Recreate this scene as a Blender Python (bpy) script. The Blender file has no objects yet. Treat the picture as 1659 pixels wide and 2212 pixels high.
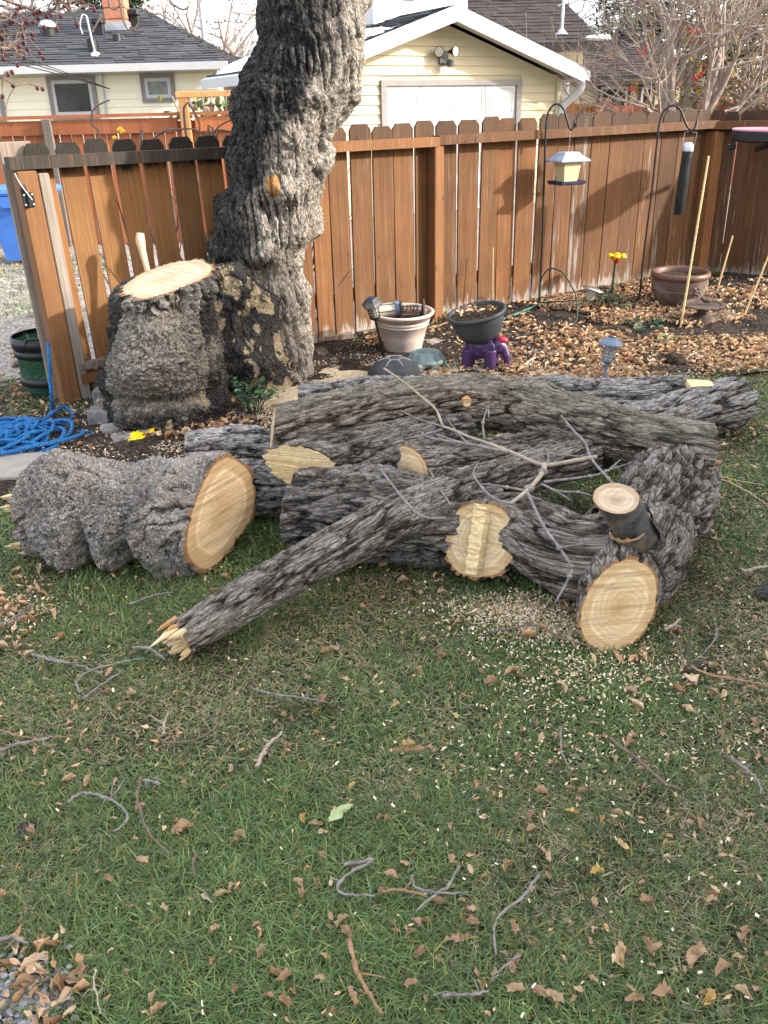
import bpy, math, random
import numpy as np
random.seed(7); RNG = np.random.default_rng(11)
SC = bpy.context.scene
COL = SC.collection
# ---------------------------------------------------------------- camera, world, sun, exposure
PITCH, ROLL, EYE, FPX = math.radians(25), .026, 1.45, 1850.
_F = np.array([0, math.cos(PITCH), -math.sin(PITCH)]); _R0 = np.array([1., 0, 0]); _U0 = np.array([0, math.sin(PITCH), math.cos(PITCH)])
_R = _R0*math.cos(ROLL) - _U0*math.sin(ROLL); _U = _R0*math.sin(ROLL) + _U0*math.cos(ROLL); _C = np.array([0, 0, EYE])
from mathutils import Matrix, Vector
cam = bpy.data.objects.new('camera', bpy.data.cameras.new('camera')); COL.objects.link(cam)
cam.matrix_world = Matrix(((_R[0], _U[0], -_F[0], 0), (_R[1], _U[1], -_F[1], 0), (_R[2], _U[2], -_F[2], EYE), (0, 0, 0, 1)))
cam.data.sensor_fit = 'VERTICAL'; cam.data.sensor_height = 24; cam.data.lens = 24*FPX/2212
cam.data.clip_start = .05; cam.data.clip_end = 800
SC.camera = cam
SUN_AZ, SUN_EL = math.radians(-10), math.radians(23)
sd = Vector((math.cos(SUN_AZ)*math.cos(SUN_EL), math.sin(SUN_AZ)*math.cos(SUN_EL), math.sin(SUN_EL)))
W = bpy.data.worlds.new('World'); SC.world = W; W.use_nodes = True
_nt = W.node_tree; _sky = _nt.nodes.new('ShaderNodeTexSky'); _sky.sky_type = 'NISHITA'; _sky.sun_disc = False
_sky.sun_elevation = SUN_EL; _sky.sun_rotation = math.atan2(sd.x, sd.y); _sky.air_density = .75; _sky.dust_density = 4.0; _sky.ozone_density = .4
_bg = _nt.nodes['Background']; _bg.inputs[1].default_value = .15; 
_tc = _nt.nodes.new('ShaderNodeTexCoord'); _cn = _nt.nodes.new('ShaderNodeTexNoise'); _cn.inputs[2].default_value = 2.4; _cn.inputs[3].default_value = 6; _cn.inputs[4].default_value = .6
_cm = _nt.nodes.new('ShaderNodeMapping'); _cm.inputs[3].default_value = (1, 1, 2.2); _nt.links.new(_tc.outputs['Generated'], _cm.inputs[0]); _nt.links.new(_cm.outputs[0], _cn.inputs[0])
_cr = _nt.nodes.new('ShaderNodeValToRGB'); _cr.color_ramp.elements[0].position = .4; _cr.color_ramp.elements[1].position = .62; _nt.links.new(_cn.outputs[0], _cr.inputs[0])
_cx = _nt.nodes.new('ShaderNodeMix'); _cx.data_type = 'RGBA'; _cx.inputs[7].default_value = (5.9, 6.05, 6.25, 1)      # thin white cloud over the sky
_nt.links.new(_cr.outputs[0], _cx.inputs[0]); _nt.links.new(_sky.outputs[0], _cx.inputs[6]); _nt.links.new(_cx.outputs[2], _bg.inputs[0])
sun = bpy.data.objects.new('sun', bpy.data.lights.new('sun', 'SUN')); COL.objects.link(sun)
sun.data.energy = 2.3; sun.data.angle = math.radians(1.5); sun.data.color = (1, .95, .87)
sun.rotation_euler = sd.to_track_quat('Z', 'Y').to_euler()
SC.view_settings.view_transform = 'Standard'; SC.view_settings.look = 'None'; SC.view_settings.gamma = 1
SC.view_settings.exposure = 1.9; SC.view_settings.use_curve_mapping = False
# ---------------------------------------------------------------- where things stand (measured from the photograph)
def ray(u, v): return _F + _R*(u-829.5)/FPX - _U*(v-1106)/FPX
def gz(x, y):
    t = np.clip((np.asarray(y, float)-4.9)/3.3, 0, 1); return .1*t*t*(3-2*t)
def Z(u, v, z): d = ray(u, v); return _C + d*(z-EYE)/d[2]
def Y(u, v, y): d = ray(u, v); return _C + d*y/d[1]
def G(u, v):
    p = Z(u, v, 0)
    for _ in range(25): p = Z(u, v, float(gz(p[0], p[1])))
    return p
def PL(u, v, p0, n):
    d = ray(u, v); return _C + d*(np.dot(np.array(p0)-_C, n)/np.dot(d, n))
def V3(*a): return np.array(a, float)
# ---------------------------------------------------------------- noise
def _hash(i, j, k, s):
    h = (i*374761393 + j*668265263 + k*2147483647 + s*1274126177) & 0xffffffff
    h = ((h ^ (h >> 13))*1274126177) & 0xffffffff
    h = ((h ^ (h >> 16))*2246822519) & 0xffffffff
    return ((h ^ (h >> 15)) & 0xffffff)/16777216.
def vn(p, s=0):
    i = np.floor(p).astype(np.int64); f = p-i; f = f*f*(3-2*f)
    o = 0
    for a in (0, 1):
        for b in (0, 1):
            for c in (0, 1):
                w = (f[:, 0] if a else 1-f[:, 0])*(f[:, 1] if b else 1-f[:, 1])*(f[:, 2] if c else 1-f[:, 2])
                o = o + w*_hash(i[:, 0]+a, i[:, 1]+b, i[:, 2]+c, s)
    return o*2-1
def fbm(p, oct=3, s=0):
    o = 0; a = 1; t = 0
    for k in range(oct): o = o+a*vn(p*(2.03**k)+k*17.3, s+k); t += a; a *= .5
    return o/t
def worley(p, s=0):
    i = np.floor(p).astype(np.int64); f = p-i
    d1 = np.full(len(p), 9.); d2 = d1.copy()
    for a in (-1, 0, 1):
        for b in (-1, 0, 1):
            for c in (-1, 0, 1):
                I, J, K = i[:, 0]+a, i[:, 1]+b, i[:, 2]+c
                d = (a+_hash(I, J, K, s)-f[:, 0])**2+(b+_hash(I, J, K, s+1)-f[:, 1])**2+(c+_hash(I, J, K, s+2)-f[:, 2])**2
                m = d < d1; d2 = np.where(m, d1, np.minimum(d2, d)); d1 = np.where(m, d, d1)
    return np.sqrt(d1), np.sqrt(d2)
def sstep(a, b, x): t = np.clip((x-a)/(b-a), 0, 1); return t*t*(3-2*t)
# ---------------------------------------------------------------- objects
ORG = {}
def thing(name, label, cat, loc=(0, 0, 0), group=None):
    o = bpy.data.objects.new(name, None); COL.objects.link(o); o.location = [float(c) for c in loc]
    o.empty_display_size = .05
    ORG[o] = V3(*loc); o['label'] = label; o['category'] = cat
    if group: o['group'] = group
    return o
def mdata(name, V, F, mat, smooth=False, attrs=None, uv=None):
    m = bpy.data.meshes.new(name)
    V = np.asarray(V, np.float32).reshape(-1, 3)
    if isinstance(F, np.ndarray):
        n, k = F.shape
        m.vertices.add(len(V)); m.vertices.foreach_set('co', V.ravel())
        m.loops.add(n*k); m.loops.foreach_set('vertex_index', F.astype(np.int32).ravel())
        m.polygons.add(n); m.polygons.foreach_set('loop_start', np.arange(0, n*k, k, dtype=np.int32))
        m.update(calc_edges=True)
    else:
        m.from_pydata(V.tolist(), [], [tuple(int(q) for q in f) for f in F]); m.update()
    if smooth: m.polygons.foreach_set('use_smooth', np.ones(len(m.polygons), bool))
    for k, a in (attrs or {}).items():
        a = np.asarray(a, np.float32)
        if a.ndim == 1: at = m.attributes.new(k, 'FLOAT', 'POINT'); at.data.foreach_set('value', a)
        else: at = m.attributes.new(k, 'FLOAT_COLOR', 'POINT'); at.data.foreach_set('color', np.c_[a, np.ones(len(a))].astype(np.float32).ravel())
    if uv is not None:
        u = m.uv_layers.new(name='UVMap'); li = np.zeros(len(m.loops), np.int32); m.loops.foreach_get('vertex_index', li)
        u.data.foreach_set('uv', np.asarray(uv, np.float32)[li].ravel())
    m.materials.append(mat); return m
def ob(name, V, F, mat, parent=None, smooth=False, attrs=None, uv=None, kind=None, label=None):
    V = np.asarray(V, float).reshape(-1, 3)
    base = ORG[parent] if parent is not None else np.zeros(3)
    o = bpy.data.objects.new(name, mdata(name, V-base, F, mat, smooth, attrs, uv)); COL.objects.link(o)
    if parent is not None: o.parent = parent
    ORG[o] = base
    if kind: o['kind'] = kind
    if label: o['label'] = label
    return o
def solo(name, V, F, mat, label, cat, group=None, **k):
    V = np.asarray(V, float).reshape(-1, 3); c = V.mean(0); c[2] = V[:, 2].min()
    o = ob(name, V-c, F, mat, **k); o.location = c; ORG[o] = c
    o['label'] = label; o['category'] = cat
    if group: o['group'] = group
    return o
def inst(name, mesh, loc, rot=(0, 0, 0), sc=(1, 1, 1), parent=None):
    o = bpy.data.objects.new(name, mesh); COL.objects.link(o)
    b = ORG[parent] if parent is not None else np.zeros(3)
    if parent is not None: o.parent = parent
    o.location = [float(q) for q in (np.array(loc)-b)]; o.rotation_euler = rot; o.scale = sc; ORG[o] = b
    return o
def cat(*ms):
    Vs, Fs, n = [], [], 0
    for V, F in ms:
        V = np.asarray(V, float).reshape(-1, 3); Vs.append(V); Fs += [tuple(int(q)+n for q in f) for f in F]; n += len(V)
    return np.concatenate(Vs), Fs
def rotz(V, a, c=(0, 0, 0)):
    V = np.asarray(V, float)-np.array(c); s, k = math.sin(a), math.cos(a)
    return np.c_[V[:, 0]*k-V[:, 1]*s, V[:, 0]*s+V[:, 1]*k, V[:, 2]]+np.array(c)
def rotm(V, ax, a, c=(0, 0, 0)):
    M = np.array(Matrix.Rotation(a, 3, Vector(ax))); return (np.asarray(V, float)-np.array(c)) @ M.T+np.array(c)
BF = [(0, 3, 2, 1), (4, 5, 6, 7), (0, 1, 5, 4), (1, 2, 6, 5), (2, 3, 7, 6), (3, 0, 4, 7)]
def box(c, s, rz=0):
    x, y, z = s[0]/2, s[1]/2, s[2]/2
    V = V3(-x, -y, -z, x, -y, -z, x, y, -z, -x, y, -z, -x, -y, z, x, -y, z, x, y, z, -x, y, z).reshape(8, 3)
    return rotz(V, rz)+np.array(c, float), BF
def bbox(c, s, rz=0, b=.006):           # box with chamfered edges
    x, y, z = s[0]/2, s[1]/2, s[2]/2; b = min(b, x*.45, y*.45, z*.45)
    V = []
    for zz, i in ((-z, b), (-z+b, 0), (z-b, 0), (z, b)):
        X, Yy = x-i, y-i
        V += [(-X+b, -Yy, zz), (X-b, -Yy, zz), (X, -Yy+b, zz), (X, Yy-b, zz), (X-b, Yy, zz), (-X+b, Yy, zz), (-X, Yy-b, zz), (-X, -Yy+b, zz)]
    F = [tuple(range(7, -1, -1)), tuple(range(24, 32))]
    for r in range(3):
        for k in range(8): F.append((r*8+k, r*8+(k+1) % 8, r*8+8+(k+1) % 8, r*8+8+k))
    return rotz(np.array(V), rz)+np.array(c, float), F
def beam(p, q, w, h, up=(0, 0, 1)):     # bar from p to q, w across, h along up
    p, q, up = np.array(p, float), np.array(q, float), np.array(up, float)
    d = q-p; d /= np.linalg.norm(d); s = np.cross(d, up); s /= np.linalg.norm(s); u = np.cross(s, d)
    V = [e+s*a*w/2+u*b*h/2 for e in (p, q) for a, b in ((-1, -1), (1, -1), (1, 1), (-1, 1))]
    return np.array(V), [(0, 1, 2, 3), (7, 6, 5, 4), (0, 4, 5, 1), (1, 5, 6, 2), (2, 6, 7, 3), (3, 7, 4, 0)]
def resample(P, R, step):
    P = np.asarray(P, float); R = np.asarray(R, float)
    Q = np.vstack([2*P[0]-P[1], P, 2*P[-1]-P[-2]]); pts, rr = [], []
    for i in range(len(P)-1):
        n = max(1, int(math.ceil(np.linalg.norm(P[i+1]-P[i])/step)))
        for k in range(n):
            t = k/n; a, b, c, d = Q[i:i+4]
            pts.append(.5*(2*b+(c-a)*t+(2*a-5*b+4*c-d)*t*t+(3*b-a-3*c+d)*t**3)); u = t*t*(3-2*t); rr.append(R[i]*(1-u)+R[i+1]*u)
    pts.append(P[-1]); rr.append(R[-1]); return np.array(pts), np.array(rr)
def frames(C):
    T = np.gradient(C, axis=0); T /= np.linalg.norm(T, axis=1)[:, None]
    n = np.cross(T[0], (0, 0, 1.)); n = n if np.linalg.norm(n) > .05 else np.cross(T[0], (0, 1., 0)); n /= np.linalg.norm(n)
    N = []
    for t in T: n = n-t*np.dot(n, t); n /= np.linalg.norm(n); N.append(n)
    N = np.array(N); return T, N, np.cross(T, N)
def gridF(n, m, off=0):
    i = np.arange(n-1)[:, None]*m; k = np.arange(m)[None]; k2 = (k+1) % m
    return (np.stack([i+k, i+k2, i+m+k2, i+m+k], -1).reshape(-1, 4)+off)
def tube(P, R, m=6, step=None, caps=True):
    P = np.asarray(P, float); R = np.full(len(P), R, float) if np.isscalar(R) else np.asarray(R, float)
    if step: P, R = resample(P, R, step)
    T, N, B = frames(P); a = np.arange(m)*2*math.pi/m
    V = (P[:, None]+R[:, None, None]*(np.cos(a)[None, :, None]*N[:, None]+np.sin(a)[None, :, None]*B[:, None])).reshape(-1, 3)
    F = [tuple(f) for f in gridF(len(P), m)]
    if caps: F += [tuple(range(m-1, -1, -1)), tuple(range((len(P)-1)*m, len(P)*m))]
    return V, F
def lathe(prof, c=(0, 0, 0), m=28, sx=1, sy=1):
    a = np.arange(m)*2*math.pi/m
    V = np.array([(r*math.cos(t)*sx, r*math.sin(t)*sy, z) for r, z in prof for t in a])+np.array(c, float)
    return V, [tuple(f) for f in gridF(len(prof), m)]
def disc(r, c, m=24, sx=1, sy=1):
    a = np.arange(m)*2*math.pi/m
    return np.array([(r*math.cos(t)*sx, r*math.sin(t)*sy, 0) for t in a])+np.array(c, float), [tuple(range(m))]
def prism(poly, o, ex, ey, en, d):      # polygon in (ex,ey) at o, thickness d along en
    o, ex, ey, en = (np.array(q, float) for q in (o, ex, ey, en)); n = len(poly)
    A = np.array([o+ex*a+ey*b for a, b in poly]); V = np.vstack([A, A+en*d])
    return V, [tuple(range(n-1, -1, -1)), tuple(range(n, 2*n))]+[(i, (i+1) % n, n+(i+1) % n, n+i) for i in range(n)]
# ---------------------------------------------------------------- materials
class S:
    def __init__(s, name, rough=.8, metal=0, spec=.35):
        s.m = bpy.data.materials.new(name); s.m.use_nodes = True; s.t = s.m.node_tree; s.n = s.t.nodes; s.b = s.n['Principled BSDF']
        s.b.inputs['Roughness'].default_value = rough; s.b.inputs['Metallic'].default_value = metal; s.b.inputs['Specular IOR Level'].default_value = spec
    def N(s, ty, ins=(), **k):
        n = s.n.new('ShaderNode'+ty)
        for a, v in k.items(): setattr(n, a, v)
        for i, v in (ins.items() if isinstance(ins, dict) else enumerate(ins)):
            if v is None: continue
            if hasattr(v, 'links'): s.t.links.new(v, n.inputs[i])
            else:
                if isinstance(v, tuple) and len(v) == 3 and n.inputs[i].type == 'RGBA': v = (*v, 1)
                n.inputs[i].default_value = v
        return n
    def co(s, kind='Object', scale=(1, 1, 1), rnd=True):
        c = s.N('TexCoord').outputs[kind]
        if rnd:
            r = s.N('ObjectInfo').outputs['Random']; q = s.N('Math', [r, 37.], operation='MULTIPLY').outputs[0]
            c = s.N('VectorMath', [c, q], operation='ADD').outputs[0]
        return s.N('Mapping', {0: c, 3: scale}).outputs[0]
    def noise(s, v, sc=5., det=4., rough=.6, dist=0.): return s.N('TexNoise', {0: v, 2: sc, 3: det, 4: rough, 8: dist}).outputs[0]
    def voro(s, v, sc=5., feature='F1'): return s.N('TexVoronoi', {0: v, 2: sc}, feature=feature)
    def ramp(s, f, st, ip='LINEAR'):
        r = s.N('ValToRGB', [f]); r.color_ramp.interpolation = ip; e = r.color_ramp.elements
        while len(e) < len(st): e.new(.5)
        for q, (p, c) in zip(e, st): q.position = p; q.color = (*c, 1) if isinstance(c, tuple) else (c, c, c, 1)
        return r.outputs[0]
    def mix(s, f, a, b, bt='MIX'):
        n = s.N('Mix', data_type='RGBA', blend_type=bt)
        for i, v in ((0, f), (6, a), (7, b)):
            if hasattr(v, 'links'): s.t.links.new(v, n.inputs[i])
            else: n.inputs[i].default_value = (*v, 1) if isinstance(v, tuple) else v
        return n.outputs[2]
    def math(s, op, a, b=None, c=None): return s.N('Math', [a, b, c], operation=op).outputs[0]
    def attr(s, n, o='Fac'): return s.N('Attribute', attribute_name=n).outputs[o]
    def bump(s, h, st=.5, d=.01):
        n = s.N('Bump', {0: st, 1: d}); s.t.links.new(h, n.inputs['Height']); s.t.links.new(n.outputs[0], s.b.inputs['Normal']); return s
    def col(s, c):
        if hasattr(c, 'links'): s.t.links.new(c, s.b.inputs['Base Color'])
        else: s.b.inputs['Base Color'].default_value = (*c, 1)
        return s
    def rough(s, c): s.t.links.new(c, s.b.inputs['Roughness']); return s
    def set(s, **k):
        for a, v in k.items(): s.b.inputs[a.replace('_', ' ')].default_value = v
        return s
def plain(name, c, rough=.7, var=.35, sc=12., bump=.15, metal=0, bd=.004, spec=.35, dirt=None):
    s = S(name, rough, metal, spec); v = s.co()
    n = s.noise(v, sc, 5); lo = tuple(q*(1-var) for q in c); hi = tuple(min(1, q*(1+var*.6)) for q in c)
    k = s.ramp(n, [(.3, lo), (.7, hi)])
    if dirt: k = s.mix(s.ramp(s.noise(v, sc*.35, 6, .7), [(.5, 0.), (.72, .8)]), k, dirt)
    s.col(k); s.bump(s.noise(v, sc*6, 3), bump, bd); return s.m
def cracks(s):
    # plates along the grain: edge distance in grain-stretched coordinates, ragged by noise
    q = s.attr('bq', 'Vector'); w = s.N('TexNoise', {0: q, 2: .9, 3: 4., 4: .65}).outputs[1]
    q2 = s.N('VectorMath', [q, s.N('VectorMath', {0: w, 3: 1.1}, operation='SCALE').outputs[0]], operation='ADD').outputs[0]
    d = s.voro(q2, 1.45, 'DISTANCE_TO_EDGE').outputs['Distance']; e = s.voro(q2, 3.2, 'DISTANCE_TO_EDGE').outputs['Distance']
    cr = s.math('ADD', s.math('MULTIPLY', s.ramp(d, [(.0, 0.), (.11, 1.)]), .65), s.math('MULTIPLY', s.ramp(e, [(.0, 0.), (.14, 1.)]), .35))
    return cr, s.noise(q2, 3.2, 4, .65)
def bark(name, st, lichen=0., bluish=False):
    s = S(name, .92, 0, .2); v = s.co('Object')
    h, n, n2 = s.attr('h'), s.noise(v, 110, 5, .7), s.noise(v, 6, 4); cr, fl = cracks(s)
    f = s.math('ADD', s.math('MULTIPLY', h, .38), s.math('MULTIPLY', cr, .38)); f = s.math('ADD', f, s.math('MULTIPLY', s.math('SUBTRACT', n, .5), .55))
    f = s.math('ADD', f, s.math('MULTIPLY', s.math('SUBTRACT', fl, .5), .5))
    f = s.math('ADD', f, s.math('MULTIPLY', s.math('SUBTRACT', n2, .5), .4)); f = s.math('ADD', f, .04)
    c = s.ramp(f, st)
    if lichen:
        m = s.ramp(s.math('MULTIPLY', s.attr('up'), s.noise(v, 14, 6, .7)), [(.4, 0.), (.6, 1.)])
        c = s.mix(s.math('MULTIPLY', m, lichen), c, s.ramp(s.noise(v, 40, 3), [(.4, (.13, .13, .085)), (.66, (.27, .28, .22)), (.78, (.42, .33, .1))]))
    if name == 'bark_burl': c = s.mix(s.ramp(s.math('MULTIPLY', s.noise(v, 9, 4), h), [(.32, 0.), (.45, .28)]), c, (.42, .27, .17)); c = s.mix(s.ramp(s.noise(v, 5, 5, .7), [(.52, 0.), (.66, .75)]), c, s.ramp(f, [(.1, (.012, .01, .009)), (.8, (.16, .15, .14))]))
    s.col(c); s.bump(s.math('ADD', s.math('MULTIPLY', cr, 1.), s.math('ADD', s.math('MULTIPLY', n, .7), s.math('MULTIPLY', fl, .6))), .9, .016); return s.m
M = {}
M['bark'] = bark('bark', [(.14, (.012, .01, .008)), (.35, (.06, .049, .04)), (.58, (.19, .165, .142)), (.9, (.4, .365, .33))])
M['bark_lichen'] = bark('bark_lichen', [(.14, (.014, .011, .008)), (.34, (.07, .054, .041)), (.57, (.2, .165, .13)), (.9, (.4, .35, .29))], .6)
M['bark_pale'] = bark('bark_pale', [(.16, (.01, .009, .008)), (.37, (.065, .058, .053)), (.58, (.24, .225, .213)), (.9, (.5, .48, .465))])
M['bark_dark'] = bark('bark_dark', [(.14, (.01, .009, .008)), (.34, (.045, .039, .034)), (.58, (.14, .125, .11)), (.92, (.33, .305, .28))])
M['bark_burl'] = bark('bark_burl', [(.06, (.02, .017, .014)), (.26, (.085, .075, .067)), (.46, (.29, .265, .24)), (.76, (.6, .56, .52))])
def stained_shaded_trunk():
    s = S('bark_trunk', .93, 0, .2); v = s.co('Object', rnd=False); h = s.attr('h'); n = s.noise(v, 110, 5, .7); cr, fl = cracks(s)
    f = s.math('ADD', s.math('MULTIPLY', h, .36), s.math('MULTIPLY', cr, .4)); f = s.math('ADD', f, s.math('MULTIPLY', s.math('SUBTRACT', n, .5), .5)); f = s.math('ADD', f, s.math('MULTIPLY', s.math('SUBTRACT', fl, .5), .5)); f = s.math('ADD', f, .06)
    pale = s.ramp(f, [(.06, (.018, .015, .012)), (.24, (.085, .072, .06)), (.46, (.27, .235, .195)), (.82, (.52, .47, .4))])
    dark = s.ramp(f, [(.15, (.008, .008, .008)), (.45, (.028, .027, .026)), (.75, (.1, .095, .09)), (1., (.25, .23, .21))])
    a = s.math('ADD', s.attr('stain_shade'), s.math('MULTIPLY', s.math('SUBTRACT', s.noise(v, 7, 5, .65), .5), .9))
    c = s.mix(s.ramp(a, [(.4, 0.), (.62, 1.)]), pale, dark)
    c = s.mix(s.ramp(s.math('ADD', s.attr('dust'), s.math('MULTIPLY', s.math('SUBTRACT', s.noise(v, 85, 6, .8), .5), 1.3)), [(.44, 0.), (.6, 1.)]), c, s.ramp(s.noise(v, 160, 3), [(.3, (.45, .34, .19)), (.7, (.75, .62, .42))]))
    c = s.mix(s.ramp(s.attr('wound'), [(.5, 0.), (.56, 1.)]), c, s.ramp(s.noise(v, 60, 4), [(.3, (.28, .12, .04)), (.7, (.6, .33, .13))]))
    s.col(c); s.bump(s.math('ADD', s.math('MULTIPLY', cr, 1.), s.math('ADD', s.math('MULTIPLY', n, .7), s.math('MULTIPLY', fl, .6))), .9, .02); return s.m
M['bark_trunk'] = stained_shaded_trunk()
def cutwood(name, pale, mid, heart, sawmarks=.5, ringy=.5, rings=28.):
    s = S(name, .75, 0, .3); uv = s.N('TexCoord').outputs['UV']; rr = s.attr('rr')
    w = s.N('TexNoise', {0: uv, 2: 9., 3: 3.}).outputs[1]
    uvw = s.N('VectorMath', [uv, s.N('VectorMath', {0: w, 3: .02}, operation='SCALE').outputs[0]], operation='ADD').outputs[0]
    ln = s.N('VectorMath', [uvw], operation='LENGTH').outputs['Value']
    ring = s.math('MULTIPLY', s.math('ADD', s.math('SINE', s.math('ADD', s.math('MULTIPLY', ln, rings*14.), s.math('MULTIPLY', s.noise(uv, 14, 3), 5.))), 1.), .5)
    base = s.ramp(s.math('ADD', rr, s.math('MULTIPLY', s.math('SUBTRACT', s.noise(uv, 8, 3), .5), .16)), [(.0, heart), (.22, mid), (.45, pale), (.62, pale), (.7, tuple(min(1, q*1.22) for q in pale)), (.76, mid), (.92, mid)])
    base = s.mix(s.math('MULTIPLY', ring, ringy*.35), base, tuple(q*.62 for q in mid))
    sm = s.N('Mapping', {0: uv, 2: (0, 0, .35), 3: (3, 90, 1)}).outputs[0]
    saw = s.noise(sm, 1., 5, .7, .6)
    base = s.mix(s.math('MULTIPLY', s.ramp(saw, [(.42, 0.), (.68, 1.)]), sawmarks*.85), base, tuple(q*.5 for q in mid))
    base = s.mix(s.ramp(s.noise(uv, 5, 5, .7), [(.6, 0.), (.8, .45)]), base, (.3, .15, .06))
    ga = s.N('TexGradient', {0: uv}, gradient_type='RADIAL').outputs['Fac']; rc = s.noise(s.N('CombineXYZ', [s.math('MULTIPLY', ga, 60.), s.math('MULTIPLY', ln, 4.)]).outputs[0], 1., 3, .6)
    base = s.mix(s.math('MULTIPLY', s.ramp(rc, [(.62, 0.), (.7, 1.)]), ringy*.5), base, tuple(q*.5 for q in mid))
    bk = s.ramp(s.noise(uv, 120, 4), [(.3, (.1, .05, .022)), (.7, (.38, .2, .085))])
    s.col(s.mix(s.ramp(rr, [(.945, 0.), (.958, 1.)]), base, bk))
    s.bump(s.math('ADD', saw, s.math('MULTIPLY', s.noise(uv, 200, 3), .5)), .6, .004); return s.m
M['cut_gold'] = cutwood('cut_gold', (.66, .49, .3), (.55, .38, .2), (.5, .34, .18), 1., .3)
M['cut_ring'] = cutwood('cut_ring', (.64, .49, .3), (.56, .39, .21), (.26, .13, .06), .8, .9)
M['cut_fresh'] = cutwood('cut_fresh', (.62, .47, .28), (.56, .38, .19), (.4, .24, .12), 1., .8)
M['cut_old'] = cutwood('cut_old', (.5, .4, .29), (.42, .31, .2), (.33, .22, .14), .4, .7)
M['cut_dull'] = cutwood('cut_dull', (.5, .36, .19), (.38, .24, .11), (.3, .19, .08), .4, .9)
M['cut_stump'] = cutwood('cut_stump', (.56, .46, .32), (.5, .385, .25), (.45, .34, .22), 1., .25)
def split(name, a, b, c):
    s = S(name, .7, 0, .3); v = s.co('Object', (1, 1, 1)); g = s.attr('g'); n = s.noise(v, 70, 4, .7, .3)
    q = s.N('CombineXYZ', [s.math('MULTIPLY', g, 1.)]).outputs[0]; m = s.noise(q, 60, 3)
    s.col(s.ramp(s.math('ADD', s.math('MULTIPLY', n, .5), s.math('MULTIPLY', m, .5)), [(.33, a), (.5, b), (.66, c)])); s.bump(m, .8, .01); return s.m
M['split'] = split('split_wood', (.5, .32, .13), (.76, .58, .32), (.85, .72, .48))
M['split_red'] = split('split_red', (.2, .09, .03), (.42, .22, .08), (.6, .38, .16))
def wood(name, a, b, c, weather=0., black=0., zdark=None, grain=60., foot=False):
    s = S(name, .78, 0, .3); v = s.co('Object', (grain, grain, 1.6)); g = s.noise(v, 1., 6, .65, 1.2); v2 = s.co('Object'); big = s.noise(v2, 3, 3)
    rnd = s.N('ObjectInfo').outputs['Random']
    k = s.ramp(s.math('ADD', s.math('MULTIPLY', g, .7), s.math('MULTIPLY', big, .3)), [(.3, a), (.5, b), (.7, c)])
    k = s.mix(1., k, s.ramp(rnd, [(0., (.68, .67, .67)), (.5, (1., 1., 1.)), (1., (1.22, 1.14, 1.03))]), 'MULTIPLY')
    kn = s.voro(s.co('Object', (5.5, 5.5, 2.2)), 1.2).outputs['Distance']
    k = s.mix(s.ramp(kn, [(.04, .75), (.085, 0.)]), k, tuple(q*.3 for q in a))
    obj = s.N('SeparateXYZ', [s.N('TexCoord').outputs['Object']]).outputs
    if weather:
        m = s.ramp(s.noise(s.co('Object', (16, 16, 1.3)), 1., 6, .7), [(.56, 0.), (.66, 1.)])
        k = s.mix(s.math('MULTIPLY', m, weather), k, s.ramp(g, [(.35, (.14, .11, .09)), (.65, (.33, .3, .28))]))
        k = s.mix(s.math('MULTIPLY', s.ramp(s.noise(s.co('Object', (30, 30, 1.1)), 1., 5, .7), [(.6, 0.), (.7, 1.)]), .55), k, (.03, .02, .015))
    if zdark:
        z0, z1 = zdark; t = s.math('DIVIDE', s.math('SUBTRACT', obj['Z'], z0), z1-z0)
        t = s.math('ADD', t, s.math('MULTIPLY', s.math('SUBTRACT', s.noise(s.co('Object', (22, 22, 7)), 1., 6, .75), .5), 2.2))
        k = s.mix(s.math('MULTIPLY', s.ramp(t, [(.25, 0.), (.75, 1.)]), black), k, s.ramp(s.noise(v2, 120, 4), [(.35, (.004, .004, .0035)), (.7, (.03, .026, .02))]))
    if foot:
        t = s.math('SUBTRACT', .17, obj['Z']); t = s.math('ADD', s.math('MULTIPLY', t, 8.), s.math('MULTIPLY', s.math('SUBTRACT', s.noise(s.co('Object', (30, 30, 5)), 1., 5, .7), .62), 4.))
        k = s.mix(s.ramp(t, [(.0, 0.), (.5, .9)]), k, s.ramp(g, [(.35, (.16, .13, .1)), (.65, (.4, .36, .32))]))
    s.col(k); s.bump(g, .45, .006); return s.m
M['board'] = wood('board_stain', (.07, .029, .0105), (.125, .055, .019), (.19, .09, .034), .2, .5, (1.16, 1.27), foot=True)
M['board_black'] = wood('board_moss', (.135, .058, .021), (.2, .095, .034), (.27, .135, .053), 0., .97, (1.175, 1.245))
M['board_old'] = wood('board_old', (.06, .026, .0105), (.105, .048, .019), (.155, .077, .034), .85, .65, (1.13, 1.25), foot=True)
M['rail'] = wood('rail_stain', (.085, .036, .014), (.14, .064, .025), (.2, .096, .042), .35, 0, None)
M['rail_black'] = wood('rail_moss', (.02, .017, .013), (.045, .036, .028), (.13, .07, .035), .1, 0, None)
M['post'] = wood('post_stain', (.115, .048, .018), (.175, .08, .03), (.24, .118, .048), 0., 0, None)
M['greywood'] = wood('grey_wood', (.12, .1, .085), (.2, .17, .145), (.28, .245, .21), .1, 0, None)
M['redfence'] = wood('red_fence', (.2, .062, .024), (.31, .105, .042), (.4, .16, .07), 0., 0, None)
M['pinkfence'] = wood('pink_fence', (.28, .1, .07), (.36, .14, .1), (.42, .18, .13), 0., 0, None)
M['cedar'] = wood('cedar', (.42, .19, .065), (.55, .27, .105), (.62, .36, .17), 0., 0, None)
M['rotwood'] = wood('rot_wood', (.06, .045, .035), (.14, .11, .09), (.3, .26, .22), .3, 0, None)
M['siding_pale'] = plain('siding_pale', (.8, .75, .58), .6, .05, 3, .05)
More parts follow.
